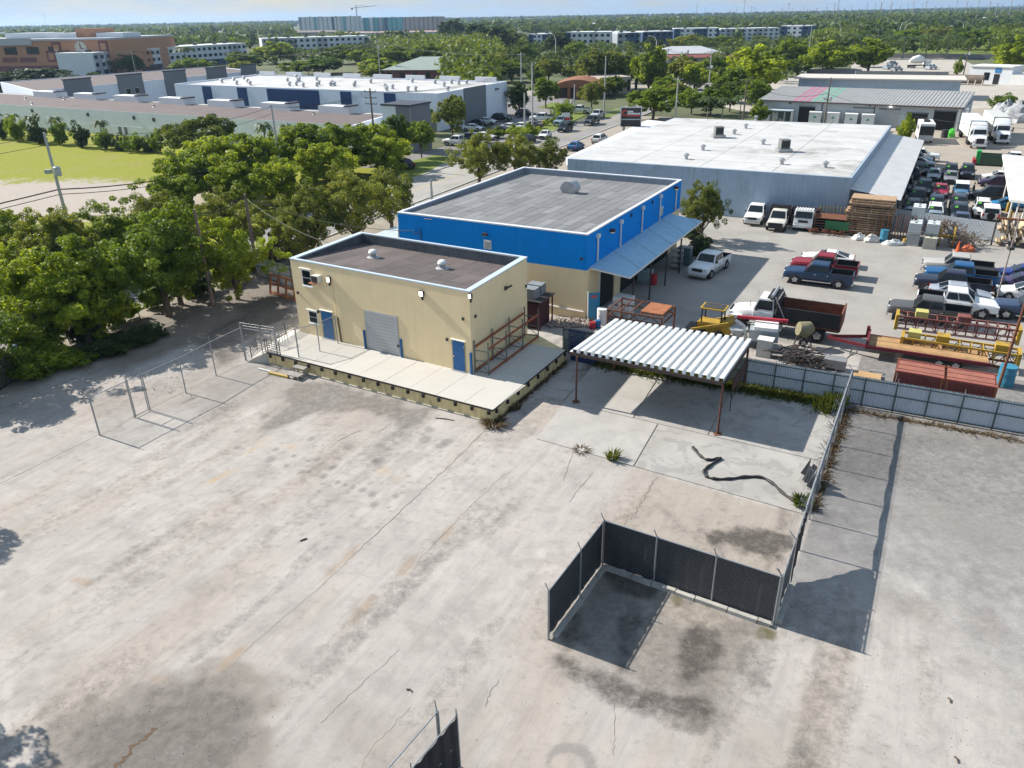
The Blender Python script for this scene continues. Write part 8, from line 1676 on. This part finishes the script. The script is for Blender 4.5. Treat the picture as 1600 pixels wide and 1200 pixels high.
TP('street0', 'street_tree', 1, 8, 4.2, 1.5, 165, 150, .115, .54, LEAF_Y); TP('street1', 'street_tree', 2, 8, 4.4, 1.3, 170, 150, .115, .52, LEAF_Y); TP('street2', 'street_tree', 3, 8, 4.0, 1.7, 160, 150, .115, .54, LEAF_G); TP('olive0', 'olive_tree', 4, 7, 4.2, 1.4, 200, 135, .1, .5, LEAF_O); TP('olive1', 'olive_tree', 5, 7, 4.0, 1.6, 190, 135, .1, .5, LEAF_O)
TP('bright0', 'broadleaf_tree', 6, 7, 3.8, .9, 165, 105, .145, .55, LEAF_Y); TP('bright1', 'broadleaf_tree', 7, 7, 3.6, .9, 160, 105, .145, .55, LEAF_Y); TP('flame', 'flame_tree', 8, 8, 5.2, 2.2, 240, 105, .15, .52, LEAF_F, flat_top=True, trunk_r=.3)
TP('mid0', 'broadleaf_tree', 9, 9, 5.0, 2.4, 150, 48, .34, .8, LEAF_G); TP('mid1', 'broadleaf_tree', 10, 9, 5.2, 2.0, 155, 48, .34, .8, LEAF_G); TP('mid2', 'broadleaf_tree', 11, 9, 4.8, 2.2, 145, 48, .34, .8, LEAF_Y); TP('mid3', 'broadleaf_tree', 12, 9, 5.0, 1.6, 150, 48, .34, .8, LEAF_D); TP('mid4', 'broadleaf_tree', 13, 9, 5.4, 2.4, 155, 48, .34, .8, LEAF_O)
TP('small0', 'lawn_tree', 14, 5, 2.1, 1.7, 70, 90, .16, .55, LEAF_G, trunk_r=.1, limbs=4); TP('small1', 'lawn_tree', 15, 5, 2.0, 1.8, 60, 90, .15, .5, LEAF_O, trunk_r=.1, limbs=4); TP('shrub0', 'shrub', 16, 2, 1.5, .1, 45, 70, .13, .42, LEAF_G, trunk_r=.06, limbs=3, hollow=.1); TP('shrub1', 'shrub', 17, 2, 1.4, .1, 45, 70, .13, .42, LEAF_Y, trunk_r=.06, limbs=3, hollow=.1); TP('shrub2', 'shrub', 18, 2, 1.4, .1, 45, 70, .13, .42, LEAF_D, trunk_r=.06, limbs=3, hollow=.1)
def put_tree(kind, p, h, r, label, group=None, rot=None, cat=None):
    pr = TREES[kind]
    if kind in TUSED: o = copy_tree(pr)
    else: o = pr; TUSED.add(kind)
    o.location = (p[0], p[1], 0); o.scale = (r / pr['r'], r / pr['r'], h / pr['h']); o.rotation_euler = (0, 0, rnd.uniform(0, 6.28) if rot is None else rot)
    tag(o, label, cat or ('shrub' if kind.startswith('shrub') else 'tree'), group); return o
def depth(p): return Vector((p[0], p[1], -CAM_H)).dot(_f)
def plant(kind, x0, x1, yt, xb, yb, label, group=None, k=1.0, kh=1.0):
    p = G2(xb, yb); r = (x1 - x0) / 2 * depth(p) / FPX * k; h = max(.5, top_z(p, yt) * kh * .93); return put_tree(kind, p, h, r, label, group)
gs = 'trees along the yard edge'
plant('street0', -45, 118, 395, 70, 545, 'leafy tree standing beside the picket gate and clipped hedge', gs, 1.15); plant('street1', 100, 225, 372, 160, 528, 'bright leafy tree over the sandy verge with a dark trunk', gs, 1.15); plant('street2', 185, 330, 335, 264, 494, 'leafy tree with twin trunks beside the wooden pole', gs, 1.15); plant('street0', 225, 345, 320, 283, 476, 'bright yellow-green tree between the twin-trunked tree and the wooden pole', gs, 1.15); plant('street1', 310, 415, 345, 372, 468, 'low bright tree beside the grey sheet fence', gs, 1.15)
gf = 'trees on the far side of the street'
for (kind, x0, x1, yt, xb, yb, lab) in (('street1', -60, 80, 320, 12, 440, 'tree across the street behind the picket gate'), ('street2', 40, 170, 338, 105, 440, 'tree across the street below the concrete pole'), ('street0', 130, 250, 318, 190, 430, 'tree across the street between the concrete pole and the field'), ('olive0', 195, 320, 300, 262, 405, 'grey-green tree across the street behind the wooden poles'), ('olive1', 300, 420, 300, 365, 415, 'grey-green tree behind the wooden pole and its cable')):
    plant(kind, x0, x1, yt, xb, yb, lab, gf)
plant('flame', 258, 398, 168, 330, 262, 'wide flat-crowned tree with orange flowers before the long pale building')
gb_ = 'bright trees on the overgrown corner'
for (kind, x0, x1, yt, xb, yb) in (('bright0', 240, 350, 232, 300, 325), ('bright1', 300, 410, 215, 350, 310), ('bright0', 360, 460, 205, 410, 300), ('bright1', 425, 530, 195, 480, 285), ('bright0', 480, 590, 190, 540, 275), ('bright1', 545, 630, 195, 590, 262), ('bright0', 400, 480, 245, 440, 320), ('bright1', 330, 420, 255, 380, 335), ('bright0', 225, 320, 270, 280, 350), ('bright1', 560, 640, 215, 600, 275), ('bright1', 470, 560, 225, 515, 300)):
    plant(kind, x0, x1, yt, xb, yb, 'dense bright green tree in the thicket between the field and the street', gb_, 1.08, 1.08)
go_ = 'olive-green trees behind the workshop'
for (kind, x0, x1, yt, xb, yb, lab) in (('olive0', 425, 545, 285, 490, 402, 'olive-green spreading tree above the cream warehouse corner'), ('olive1', 500, 625, 262, 560, 385, 'olive-green spreading tree in the middle of the clump above the cream warehouse'), ('olive0', 560, 662, 262, 612, 360, 'olive-green spreading tree next to the side street'), ('olive1', 440, 520, 320, 470, 418, 'low olive-green tree hanging over the grey sheet fence'), ('olive1', 700, 790, 205, 748, 290, 'olive-green tree with red tips at the near end of the clump by the white-roofed warehouse'), ('olive0', 760, 850, 208, 805, 287, 'olive-green tree between the two others by the white-roofed warehouse'), ('olive1', 825, 892, 215, 855, 280, 'olive-green tree touching the white-roofed warehouse corner'), ('olive0', 1064, 1142, 282, 1095, 375, 'slender-trunked tree at the rear corner of the blue workshop')):
    plant(kind, x0, x1, yt, xb, yb, lab, go_)
for (x0, x1, yt, xb, yb, kind, lab) in ((683, 735, 150, 708, 222, 'small1', 'round-headed lawn tree in front of the grey wall panel'), (640, 682, 190, 659, 246, 'small0', 'small round lawn tree beside the grey stair tower'), (595, 640, 180, 622, 252, 'small0', 'dark leafy lawn tree against the grey stair tower'), (643, 683, 165, 662, 210, 'small0', 'round tree at the corner of the white-roofed hall'), (705, 728, 150, 716, 200, 'small0', 'dark tree behind the round-headed lawn tree'), (795, 830, 127, 812, 178, 'mid3', 'dark broad tree at the corner of the white-roofed hall'), (832, 878, 121, 853, 168, 'mid0', 'green spreading tree in front of the brown pavilion'), (905, 944, 127, 925, 174, 'small1', 'light green tree beside the dark grey pickup'), (975, 1060, 134, 1020, 186, 'mid0', 'wide green tree behind the black sign'), (862, 898, 157, 880, 190, 'shrub0', 'round green shrub on the street lawn beside the red sign')):
    plant(kind, x0, x1, yt, xb, yb, lab)
for k, (x0, x1, yt, yb) in enumerate(((790, 818, 196, 212), (815, 832, 194, 208), (846, 859, 187, 196), (858, 871, 184, 193), (765, 790, 200, 216), (810, 845, 196, 214))): plant('shrub1', x0, x1, yt, (x0 + x1) / 2, yb, 'clipped bright green shrub on the lawn beside the parking lot', 'shrubs beside the parking lot')
# hedge and shrubs along the palm wall
sign_p = G2(884, 196); t = thing('post_sign', 'small white and red sign on the street lawn', 'sign', (*sign_p, 0)); MB().box(sign_p.x - .9, sign_p.x + .9, sign_p.y - .1, sign_p.y + .1, 1.0, 2.6).build('board', WHITE, t); MB().box(sign_p.x - .88, sign_p.x + .88, sign_p.y - .13, sign_p.y - .1, 1.1, 1.7).build('red_band', RED, t)
for s in (-.8, .8): MB().bar((sign_p.x + s, sign_p.y, 0), (sign_p.x + s, sign_p.y, 1.0), .1, .1, (1, 0, 0)).build('post', DSTEEL, t)
def palm_proto(seed, h, fr, n, mat=LEAF_P, name='palm_tree'):
    root = bpy.data.objects.new(name, None); COL.objects.link(root); rs = random.Random(seed); mb = MB(); mb.tube([(0, 0, 0), (.1, .05, h * .5), (.05, .1, h)], [.16, .12, .1], 8); mb.build('trunk', P('palm_bark', (.25, .22, .18), .9, 0, .2, 4), root, 50)
    for k in range(n):
        a = 2 * math.pi * k / n + rs.uniform(-.2, .2); up = rs.uniform(.15, 1.0); d = Vector((math.cos(a), math.sin(a), 0)); sd_ = Vector((-d.y, d.x, 0)); mb = MB(); m_ = 7; pts = []
        for j in range(m_ + 1):
            f = j / m_; pts.append(Vector((.05, .1, h)) + d * fr * f + Vector((0, 0, fr * (up * f - (up * .55 + .75) * f * f))))
        for j in range(m_):
            w = fr * .2 * math.sin(math.pi * (j + .8) / (m_ + 1)) ; p, q = pts[j], pts[j + 1]; dr = Vector((0, 0, -w * .5))
            for s in (-1, 1): mb.add([p, q, q + sd_ * s * w * 1.0 + dr, p + sd_ * s * w * 1.0 + dr + (q - p) * .3], [(0, 1, 2, 3)])
        o = mb.build('frond', mat, root)
    root['h'] = h; root['r'] = fr; return root
PALMS = [palm_proto(1, 4.4, 1.7, 12), palm_proto(2, 4.2, 1.6, 11)]; TREES['palm0'] = PALMS[0]; TREES['palm1'] = PALMS[1]; TREES['palm2'] = palm_proto(3, 9, 2.8, 15)
for k, (x, yb, yt) in enumerate(((2, 212, 172), (26, 216, 174), (57, 220, 176), (93, 222, 178), (163, 228, 184), (420, 250, 186), (455, 250, 188))):
    p = G2(x, yb); put_tree('palm%d' % (k % 2), p, max(3.0, top_z(p, yt) * .86), 1.9, 'slim young palm against the long pale wall by the field', 'palms along the pale wall', cat='palm')
for k, (x, yb, yt, w) in enumerate(((4, 217, 182, 22), (30, 220, 184, 30), (62, 224, 188, 32), (98, 226, 192, 28), (130, 230, 196, 26), (165, 233, 205, 32), (190, 235, 212, 24), (212, 237, 211, 34), (235, 238, 216, 24), (248, 239, 205, 20))):
    p = G2(x, yb); put_tree('shrub%d' % (0 if k % 2 else 2), p, top_z(p, yt), w / 2 * depth(p) / FPX, 'dark leafy shrub at the foot of the long pale wall', 'shrubs along the pale wall')
for k, (x, yb, yt, w) in enumerate(((1180, 100, 60, 44), (1330, 92, 50, 40), (1352, 92, 52, 38), (1382, 92, 52, 36), (1410, 92, 54, 36), (1445, 92, 50, 40), (1478, 92, 52, 40), (1155, 190, 146, 30), (1128, 190, 150, 32), (1105, 190, 148, 30), (295, 112, 70, 34), (195, 112, 88, 30))):
    p = G2(x, yb); put_tree('palm2', p, top_z(p, yt) * .9, w / 2 * depth(p) / FPX * 1.1, 'tall palm with drooping fronds behind the sheds and streets' if x < 1300 else 'tall palm in the row behind the truck yard', 'palms behind the sheds' if x < 1300 else 'palm row behind the truck yard', cat='palm')
plant('shrub1', 1398, 1422, 182, 1412, 224, 'bushy palm-like shrub beside the motorhome'); plant('shrub1', 1170, 1200, 160, 1185, 192, 'yellow-green bush beside the open stall'); plant('shrub0', 1545, 1582, 146, 1565, 172, 'leafy bush behind the semi trailers'); plant('shrub1', 1488, 1502, 92, 1495, 118, 'narrow yellow-green bush beside the brown tank')
# clipped hedge by the yard edge and planting by the workshop
hed = [(60, 575, 6), (50, 590, 5), (85, 575, 5), (110, 570, 4.5), (140, 560, 4), (170, 552, 4), (200, 540, 4), (230, 528, 4)]
for k, (x, y, s) in enumerate(hed): p = G2(x, y); put_tree('shrub%d' % (1 if k < 4 else 2), p, .9 + .12 * s * (k < 3), 1.0 + .16 * s, 'low green shrub in the hedge along the yard edge' if k > 3 else 'rounded bright green shrub of the clipped hedge beside the picket gate', 'yard edge hedge' if k > 3 else 'clipped hedge by the picket gate')
for k, (x, y, s) in enumerate(((1082, 372, 1.0), (1076, 370, 1.0), (1086, 398, 1.2), (1092, 392, 1.2), (1097, 386, 1.2))): put_tree('shrub2', G2(x, y), s, 1.0, 'dark shrub in the planting strip beside the white pickup', 'planting strip shrubs')
for k in range(34):
    f_ = k / 33; q = RP(46 + f_ * 62, (6.2 if k % 2 else -6.6) + rnd.uniform(-.7, .9)); hgt = rnd.uniform(1.2, 2.8)
    if k % 2 and f_ < .25: continue
    put_tree('shrub%d' % (k % 3), q, hgt, hgt * .8, 'leafy undergrowth bush on the yard side of the street' if k % 2 else 'leafy undergrowth bush on the field side of the street', 'undergrowth on the yard side' if k % 2 else 'undergrowth on the field side')
for k, (t_, o_) in enumerate(((50, -7.5), (58, -8.5), (66, -7.5), (74, -8.5), (82, -7.5), (90, -8.2), (98, -7.6), (71, 7.4), (80, 7.8), (89, 7.2))): put_tree(('street1', 'olive0', 'street0', 'street2', 'bright1')[k % 5], RP(t_, o_), rnd.uniform(5.8, 7.4), rnd.uniform(3.6, 4.4), 'full-crowned tree overhanging the street on the ' + ('field' if o_ < 0 else 'yard') + ' side', 'trees overhanging the street')
# two trees left of the picture whose shadows reach the yard
def shadow_tree(px, py, h, r, label):
    p = G2(px, py); q = p + SUN_DIR.to_2d() * (h * .7 / math.tan(SUN_EL)); put_tree('street2', q, h, r, label)
shadow_tree(-88, 865, 8, 3.2, 'tree left of the concrete yard casting a ragged shadow'); shadow_tree(-52, 1235, 8, 2.5, 'tree near the dark silt patch casting a ragged shadow')

# ---------------- middle-distance trees, each where its crown shows
mids = [(545, 610, 78, 102), (470, 540, 88, 115), (400, 460, 66, 100), (440, 500, 95, 118), (350, 410, 80, 112), (560, 640, 92, 122), (600, 660, 70, 105), (640, 700, 68, 108), (690, 740, 60, 100), (590, 645, 48, 78), (680, 730, 30, 70), (720, 770, 36, 75), (755, 800, 40, 85), (700, 770, 80, 120), (750, 800, 82, 122), (770, 830, 95, 128), (800, 840, 70, 110), (835, 880, 90, 128), (850, 893, 50, 92), (880, 922, 65, 95), (893, 980, 76, 140), (960, 1000, 85, 130), (985, 1040, 72, 145), (1040, 1090, 90, 140), (1060, 1110, 100, 145), (1090, 1140, 90, 140), (1130, 1225, 74, 150), (1110, 1170, 105, 160), (1205, 1260, 60, 110), (1255, 1330, 66, 118), (1320, 1390, 62, 114), (1000, 1040, 60, 85), (1050, 1100, 54, 82), (1105, 1140, 55, 80), (1290, 1330, 50, 78), (1545, 1620, 58, 118), (1480, 1545, 46, 78), (1540, 1600, 42, 70), (1430, 1490, 42, 70), (1380, 1440, 46, 74), (272, 333, 90, 118), (208, 262, 62, 85), (235, 300, 60, 82), (0, 130, 106, 140), (-60, 60, 112, 142), (60, 130, 118, 140), (140, 155, 112, 124), (190, 230, 85, 116), (0, 70, 50, 68), (30, 100, 52, 70), (80, 130, 55, 70), (155, 210, 48, 62), (215, 270, 75, 96), (360, 400, 95, 115), (505, 560, 70, 100), (820, 850, 108, 132), (930, 970, 120, 150), (955, 985, 112, 140), (1225, 1265, 90, 120), (1180, 1215, 95, 140), (1330, 1370, 80, 105), (1150, 1195, 120, 165), (560, 600, 105, 122), (620, 660, 100, 120), (660, 690, 96, 118), (730, 760, 100, 125), (1060, 1100, 138, 178), (1085, 1135, 133, 180), (1040, 1075, 128, 165), (1120, 1160, 128, 175), (945, 975, 118, 150), (1000, 1040, 105, 140), (1160, 1200, 125, 172), (1020, 1060, 118, 152), (880, 915, 100, 128), (930, 960, 100, 125)]
km = ['mid0', 'mid1', 'mid3', 'mid4', 'mid2']
DARKX = {(0, 130), (-60, 60), (60, 130), (590, 645), (680, 730), (720, 770), (755, 800), (850, 893), (208, 262), (235, 300), (0, 70), (30, 100), (80, 130), (1000, 1040), (190, 230)}
BRIGHT = {(1130, 1225), (1255, 1330), (1320, 1390), (1545, 1620), (1060, 1110), (985, 1040), (545, 610), (560, 640), (400, 460)}
for k, (x0, x1, yt, yb) in enumerate(mids):
    kd = 'mid3' if (x0, x1) in DARKX else ('mid2' if (x0, x1) in BRIGHT else ('mid0', 'mid1', 'mid4')[k % 3])
    adj = {'mid3': 'dark rounded', 'mid2': 'bright yellow-green', 'mid0': 'mid-green rounded', 'mid1': 'wide green', 'mid4': 'dull olive-green'}[kd]; xm = (x0 + x1) / 2
    where = next(w for m, w in ((70, 'before the orange building' if yb > 100 else 'beyond the orange building'), (180, 'beside the orange building'), (300, 'before the white apartment row'), (420, 'at the end of the white apartment row'), (520, 'behind the white-roofed hall'), (600, 'above the white-roofed hall near the pale pole'), (700, 'behind the green-grey gabled roof'), (790, 'between the towers and the gabled roof'), (870, 'behind the tall concrete street poles'), (960, 'around the brown pavilion'), (1050, 'before the blue and white apartments'), (1120, 'by the rust-red low roof'), (1240, 'behind the depot shed end'), (1400, 'beyond the long white depot roof'), (1700, 'beyond the truck yard palms')) if xm < m); grp = (adj + ' tree ' + where, 'middle-distance trees ' + where)
    plant(kd, x0 - 3, x1 + 3, yt, (x0 + x1) / 2, yb, grp[0], grp[1])

# ---------------- woods to the horizon
def forest(name, label, bands, n, per, leaf, hgt, mat, seed, excl, clumps=5):
    rs = np.random.RandomState(seed); rr = random.Random(seed); cs = []; rd = []; tries = 0
    (d0, d1) = bands
    while len(cs) < n * clumps and tries < n * 40:
        tries += 1; dist = math.sqrt(rr.uniform(d0 * d0, d1 * d1)); ang = rr.uniform(-.68, .68); x, y = dist * math.sin(ang), dist * math.cos(ang)
        v = Vector((x, y, -CAM_H)); dp = v.dot(_f); px = 800 + FPX * v.dot(cx_) / dp; py = 600 - FPX * v.dot(cy_) / dp
        if any(a <= px <= b and c <= py <= d for a, b, c, d in excl): continue
        h = rr.uniform(*hgt); r = h * rr.uniform(.45, .7)
        for k in range(clumps): a = rr.uniform(0, 6.28); q = r * .6 * math.sqrt(rr.random()); cs.append((x + q * math.cos(a), y + q * math.sin(a), h * rr.uniform(.35, .85))); rd.append(r * rr.uniform(.45, .7))
    v, tone = leaves(cs, rd, per, leaf, seed); o = bpy.data.objects.new(name, leaf_mesh(name, v, tone, mat)); COL.objects.link(o); o['kind'] = 'stuff'; return tag(o, label, 'woods')
EXN = [(-500, 420, 98, 400), (400, 700, 98, 400), (780, 2000, 84, 400), (130, 400, 85, 125), (-300, 190, 78, 125), (400, 585, 66, 92), (815, 1010, 56, 112), (1000, 1270, 50, 90), (400, 600, 60, 100), (1000, 1110, 84, 104), (650, 760, 110, 130), (60, 185, 52, 60), (1300, 1700, 40, 52), (1330, 1560, 68, 130), (1262, 1700, 40, 46)]
forest('woodland', 'green woods filling the middle distance between streets and estates', (230, 620), 800, 14, 1.0, (7, 12), LEAF_W, 3, EXN, 7)
EXM = [(-600, 405, 0, 400), (400, 800, 104, 400), (780, 1015, 122, 400), (1010, 1130, 128, 400), (1120, 1250, 140, 400), (1240, 2000, 86, 400), (640, 765, 106, 132), (1000, 1115, 88, 106)]
forest('woodland', 'low green thicket around the pavilion and the apartment rows', (200, 620), 620, 16, .75, (4.5, 8), LEAF_W, 13, EXM, 7)
EXF = [(390, 710, 40, 70), (180, 480, 49, 62), (60, 185, 48, 58), (800, 1270, 55, 72), (1240, 1600, 33, 38), (1380, 1620, 42, 52)]
forest('woodland', 'hazy woods between the estates and the horizon', (600, 1300), 1700, 9, 1.9, (7, 13), LEAF_W, 4, EXF, 6)
EXT = [(455, 700, 30, 60)]
forest('woodland', 'dull green far woods below the horizon', (1250, 3000), 2600, 7, 3.6, (8, 15), LEAF_W, 5, EXT, 6)
forest('woodland', 'blue-green last woods along the horizon', (2900, 6500), 2600, 8, 7.0, (9, 15), LEAF_D, 6, [], 6)
hills = MB(); npt = 120; rr = random.Random(3)
for k in range(npt + 1):
    a = -.75 + 1.5 * k / npt; d = 7600; h = 9 + 3 * math.sin(k * .21) + 2 * math.sin(k * .53 + 1) + rr.uniform(-1, 1) + 60 * max(0, (k / npt - .78)) * 3; hills.v += [(d * math.sin(a), d * math.cos(a), -1), (d * math.sin(a), d * math.cos(a), h * .55), ((d + 300) * math.sin(a), (d + 300) * math.cos(a), h)]
for k in range(npt): hills.f += [(3 * k, 3 * k + 3, 3 * k + 4, 3 * k + 1), (3 * k + 1, 3 * k + 4, 3 * k + 5, 3 * k + 2)]
struct(hills.build('hills', P('far_hill', (.04, .06, .035), .95, 0, .3, .004)))
# ================================================================== poles and wires
CPOLE = P('concrete_pole', (.46, .46, .45), .85, 0, .1, 2); WPOLE = P('wood_pole', (.17, .135, .11), .9, 0, .2, 2)
def pole(label, xb, yb, yt, mat, arms=1, xf=False, r=.16, group=None, light=False):
    p = G2(xb, yb); h = top_z(p, yt); t = thing('utility_pole', label, 'pole', (*p, 0), group); MB().tube([(*p, 0), (*p, h)], [r * 1.25, r * .75], 8).build('shaft', mat, t)
    d = RN
    for k in range(arms):
        z = h - .5 - k * .9; MB().bar((*(p - d * 1.1), z), (*(p + d * 1.1), z), .1, .12).build('crossarm', mat, t)
        for s in (-1, 0, 1): MB().lathe((*(p + d * s * 1.0), z + .06), [(.05, 0), (.07, .1), (.04, .24)], 8).build('insulator', GALV, t)
    if xf: v = MB().lathe((*(p + d * .5), h - xf), [(.32, 0), (.34, .1), (.34, .85), (.2, .95)], 12).build('transformer', P('transformer_grey', (.5, .52, .53), .5), t, 40); MB().box(p.x - .9, p.x - .3, p.y - .2, p.y + .2, h - xf + .2, h - xf + .6).build('switch_box', GALV, t)
    t['top'] = [p.x, p.y, h]; return t
PL = {}
for key, args in {
    'a': ('tall pale concrete pole with a grey transformer beside the sandy field', 119, 395, 207, CPOLE, 0, 4.2), 'b': ('pale concrete pole rising from the bright thicket', 443, 298, 163, CPOLE, 0), 'c': ('grey pole with crossarms beside the stair tower', 589, 262, 138, WPOLE, 3), 'd': ('thick tall concrete pole on the street lawn', 832, 212, 98, CPOLE, 0), 'e': ('thin grey pole beside the thick concrete pole', 820, 214, 145, CPOLE, 0), 'f': ('tall paired pole behind the street lawn', 815, 175, 82, CPOLE, 1), 'g': ('pale pole above the roofline of the white-roofed hall', 595, 128, 62, CPOLE, 1, 3), 'h': ('grey pole left of the rounded olive tree', 483, 124, 82, WPOLE, 1), 'i': ('slim grey pole before the brown pavilion tree', 944, 172, 88, CPOLE, 0), 'j': ('leaning-looking grey pole among the central trees', 1040, 140, 75, CPOLE, 1), 'k': ('pale pole behind the white warehouse roof', 1055, 190, 120, CPOLE, 1), 'l': ('wooden pole with wide crossarm behind the white roof', 1160, 195, 122, WPOLE, 1), 'm': ('wooden pole with a white can in front of the ribbed shed', 1287, 197, 121, WPOLE, 0, 4.5), 'n': ('grey pole with twin cans beside the wide bright tree', 1106, 150, 78, CPOLE, 1, 5), 'o': ('slim pole beside the lit street corner', 897, 178, 132, CPOLE, 0), 'p': ('wooden pole standing in the twin-trunked trees', 333, 478, 327, WPOLE, 0), 'q': ('wooden pole rising over the grey sheet fence', 403, 428, 303, WPOLE, 0), 'r': ('pale pole near the orange building corner', 213, 118, 78, CPOLE, 1), 's': ('grey pole before the orange building', 98, 120, 76, CPOLE, 1), 't': ('thin pole before the apartment row', 357, 112, 82, CPOLE, 1), 'u': ('short lamp pole behind the slate panels', 312, 122, 100, CPOLE, 0), 'v': ('twin-can pole in front of the tall palms', 1505, 118, 74, WPOLE, 1, 2.5), 'w': ('thin tall pole beside the blue-ended apartments', 1262, 90, 38, CPOLE, 0), 'x': ('slim pole above the central hedge trees', 1351, 104, 72, CPOLE, 0), 'y': ('thin grey pole on the verge below the lean-to', 675, 312, 280, GALV, 0), 'z': ('pale slim pole in the far centre', 1190, 66, 40, CPOLE, 0)}.items():
    PL[key] = pole(*args)
def cable(a, b, sag, r=.02, n=12, name='cable', lab=None, grp='overhead cables'):
    a, b = Vector(a), Vector(b); pts = [a.lerp(b, k / n) + Vector((0, 0, -sag * 4 * (k / n) * (1 - k / n))) for k in range(n + 1)]; o = MB().tube(pts, r, 4, False).build(name, WIRE); return tag(o, lab or 'thin black overhead cable strung between two poles', 'cable', grp)
def tp(k, dz=0, off=0): x, y, z = PL[k]['top']; return Vector((x + RN.x * off, y + RN.y * off, z + dz))
far_l = Vector((*RP(-10, -7), 9.5))
for dz, r in ((-5.6, .06), (-6.1, .035), (-.3, .02), (-1.2, .02)): cable(tp('a', dz) + Vector((-60, -110, 0)), tp('a', dz), 1.2, r, lab='black overhead cable running out past the tall concrete pole with the transformer'); cable(tp('a', dz), tp('b', dz), 1.2, r, lab='black overhead cable between the two pale concrete poles by the field')
for o in (-1, 0, 1): cable(tp('b', -.3, o * .5), tp('c', -.5, o), .8, .02); cable(tp('c', -.5, o), tp('d', -.5, o), 1.5, .02); cable(tp('d', -2, o * .4), tp('f', -.5, o), .6, .02); cable(tp('h', -.5, o), tp('g', -.5, o), .8, .025); cable(tp('t', -.5, o), tp('h', -.5, o), .8, .025); cable(tp('g', -.5, o), tp('f', -.5, o), 1.5, .025); cable(tp('r', -.5, o), tp('t', -.5, o), 1, .03); cable(tp('s', -.5, o), tp('r', -.5, o), 1, .03); cable(tp('j', -.5, o), tp('n', -.5, o), 1, .025); cable(tp('k', -.5, o), tp('l', -.5, o), 1.0, .025); cable(tp('f', -.5, o), tp('j', -.5, o), 2, .025)
cable(tp('p', -.3), tp('q', -.2), .5, .03, lab='pale sagging cable between the two wooden poles'); cable(tp('q', -.4), (*mid2(YF[3], YF[0], .3), 6.0), .6, .025, lab='service cable from the wooden pole to the cream warehouse'); cable(tp('q', -.3), Facade(BF[0], BF[1]).pt(1.9, 5.6, .3), .8, .025, lab='service cable from the wooden pole to the blue workshop mast'); cable(tp('l', -1), tp('m', -3), 1.5, .03); cable(tp('m', -3.2), Vector((90, 120, 5)), 2.0, .03, lab='cable from the wooden pole out over the car lot')
# street lamps
for k, (x, yb, yt, dx) in enumerate(((868, 98, 52, -1.8), (1024, 98, 56, -1.8), (735, 86, 55, -1.6), (1309, 78, 36, -2.2), (1402, 70, 34, 2.0), (1409, 72, 36, 2.4), (1500, 66, 32, -2.2), (1312, 72, 44, -2.4))):
    p = G2(x, yb); h = top_z(p, yt); t = thing('street_lamp', 'tall white street lamp with a curved arm above the tree tops', 'street lamp', (*p, 0), 'white street lamps'); MB().tube([(*p, 0), (*p, h * .8), (p.x + dx * .5, p.y, h * .95), (p.x + dx * 1.6, p.y, h)], [.2, .16, .13, .1], 8).build('post', WHITE, t); MB().obox((p.x + dx * 1.9, p.y, h), (.7, 0, 0), (0, .25, 0), (0, 0, .12)).build('lamp_head', WHITE, t)
# transmission line on the horizon
rr = random.Random(21)
for k in range(46):
    x = 1090 + k * 11.5 + rr.uniform(-4, 4); yb = rr.choice((27, 29, 31, 34)) - (x - 1090) * .006; p = G2(x, yb); h = rr.uniform(24, 36) * (1.25 if k % 6 == 0 else 1); t = thing('transmission_pole', 'thin transmission pole in the far line on the horizon', 'pole', (*p, 0), 'transmission poles on the horizon'); MB().tube([(*p, 0), (*p, h)], [.7, .5], 6).build('shaft', P('steel_pole', (.36, .33, .31), .8), t); MB().bar((p.x - 3, p.y, h - 2), (p.x + 3, p.y, h - 2), .4).build('crossarm', MATS['steel_pole'], t)
for k, (x, yb, yt, lab) in enumerate(((74, 46, 17, 'thin radio mast above the turquoise building'), (1306, 33, -14, 'tall lattice mast before the transmission poles'))):
    p = G2(x, yb); h = top_z(p, yt); t = thing('radio_mast', lab, 'mast', (*p, 0)); w = 1.0 + k
    for dx, dy in ((-1, -1), (1, -1), (0, 1)): MB().tube([(p.x + dx * w, p.y + dy * w, 0), (p.x + dx * .3, p.y + dy * .3, h)], .3, 5).build('leg', MATS['steel_pole'], t)
    for j in range(10): z = h * j / 10; f = w + (.3 - w) * j / 10; MB().bar((p.x - f, p.y - f, z), (p.x + f, p.y - f, z + h / 10), .2).build('brace', MATS['steel_pole'], t)
a, b = G2(1373, 31), G2(1389, 31); h = top_z(a, 3); t = thing('pylon', 'H-shaped transmission pylon on the horizon', 'pylon', (*a, 0))
for p in (a, b): MB().tube([(*p, 0), (*p, h)], .8, 6).build('leg', MATS['steel_pole'], t)
MB().bar((*(a - Vector((4, 0))), h - 6), (*(b + Vector((4, 0))), h - 6), .9).build('crossarm', MATS['steel_pole'], t)

# ================================================================== air
hz_m = bpy.data.materials.new('haze_air'); hz_m.use_nodes = True; nt = hz_m.node_tree
for n in list(nt.nodes): nt.nodes.remove(n)
out = nt.nodes.new('ShaderNodeOutputMaterial'); pv = nt.nodes.new('ShaderNodeVolumePrincipled'); pv.inputs['Color'].default_value = (.5, .72, 1.0, 1); pv.inputs['Density'].default_value = 0.00009; pv.inputs['Anisotropy'].default_value = .3; nt.links.new(pv.outputs[0], out.inputs['Volume'])
hb = MB().box(-9500, 9500, -320, 14500, -1.2, 90).build('haze', hz_m); hb['kind'] = 'stuff'; tag(hb, 'thin blue haze over the far woods', 'haze')
for o in list(bpy.data.objects):
    if '_w' in o: del o['_w']
    for k in ('h', 'r', 'z0', 'top', '_stk'):
        if k in o: del o[k]
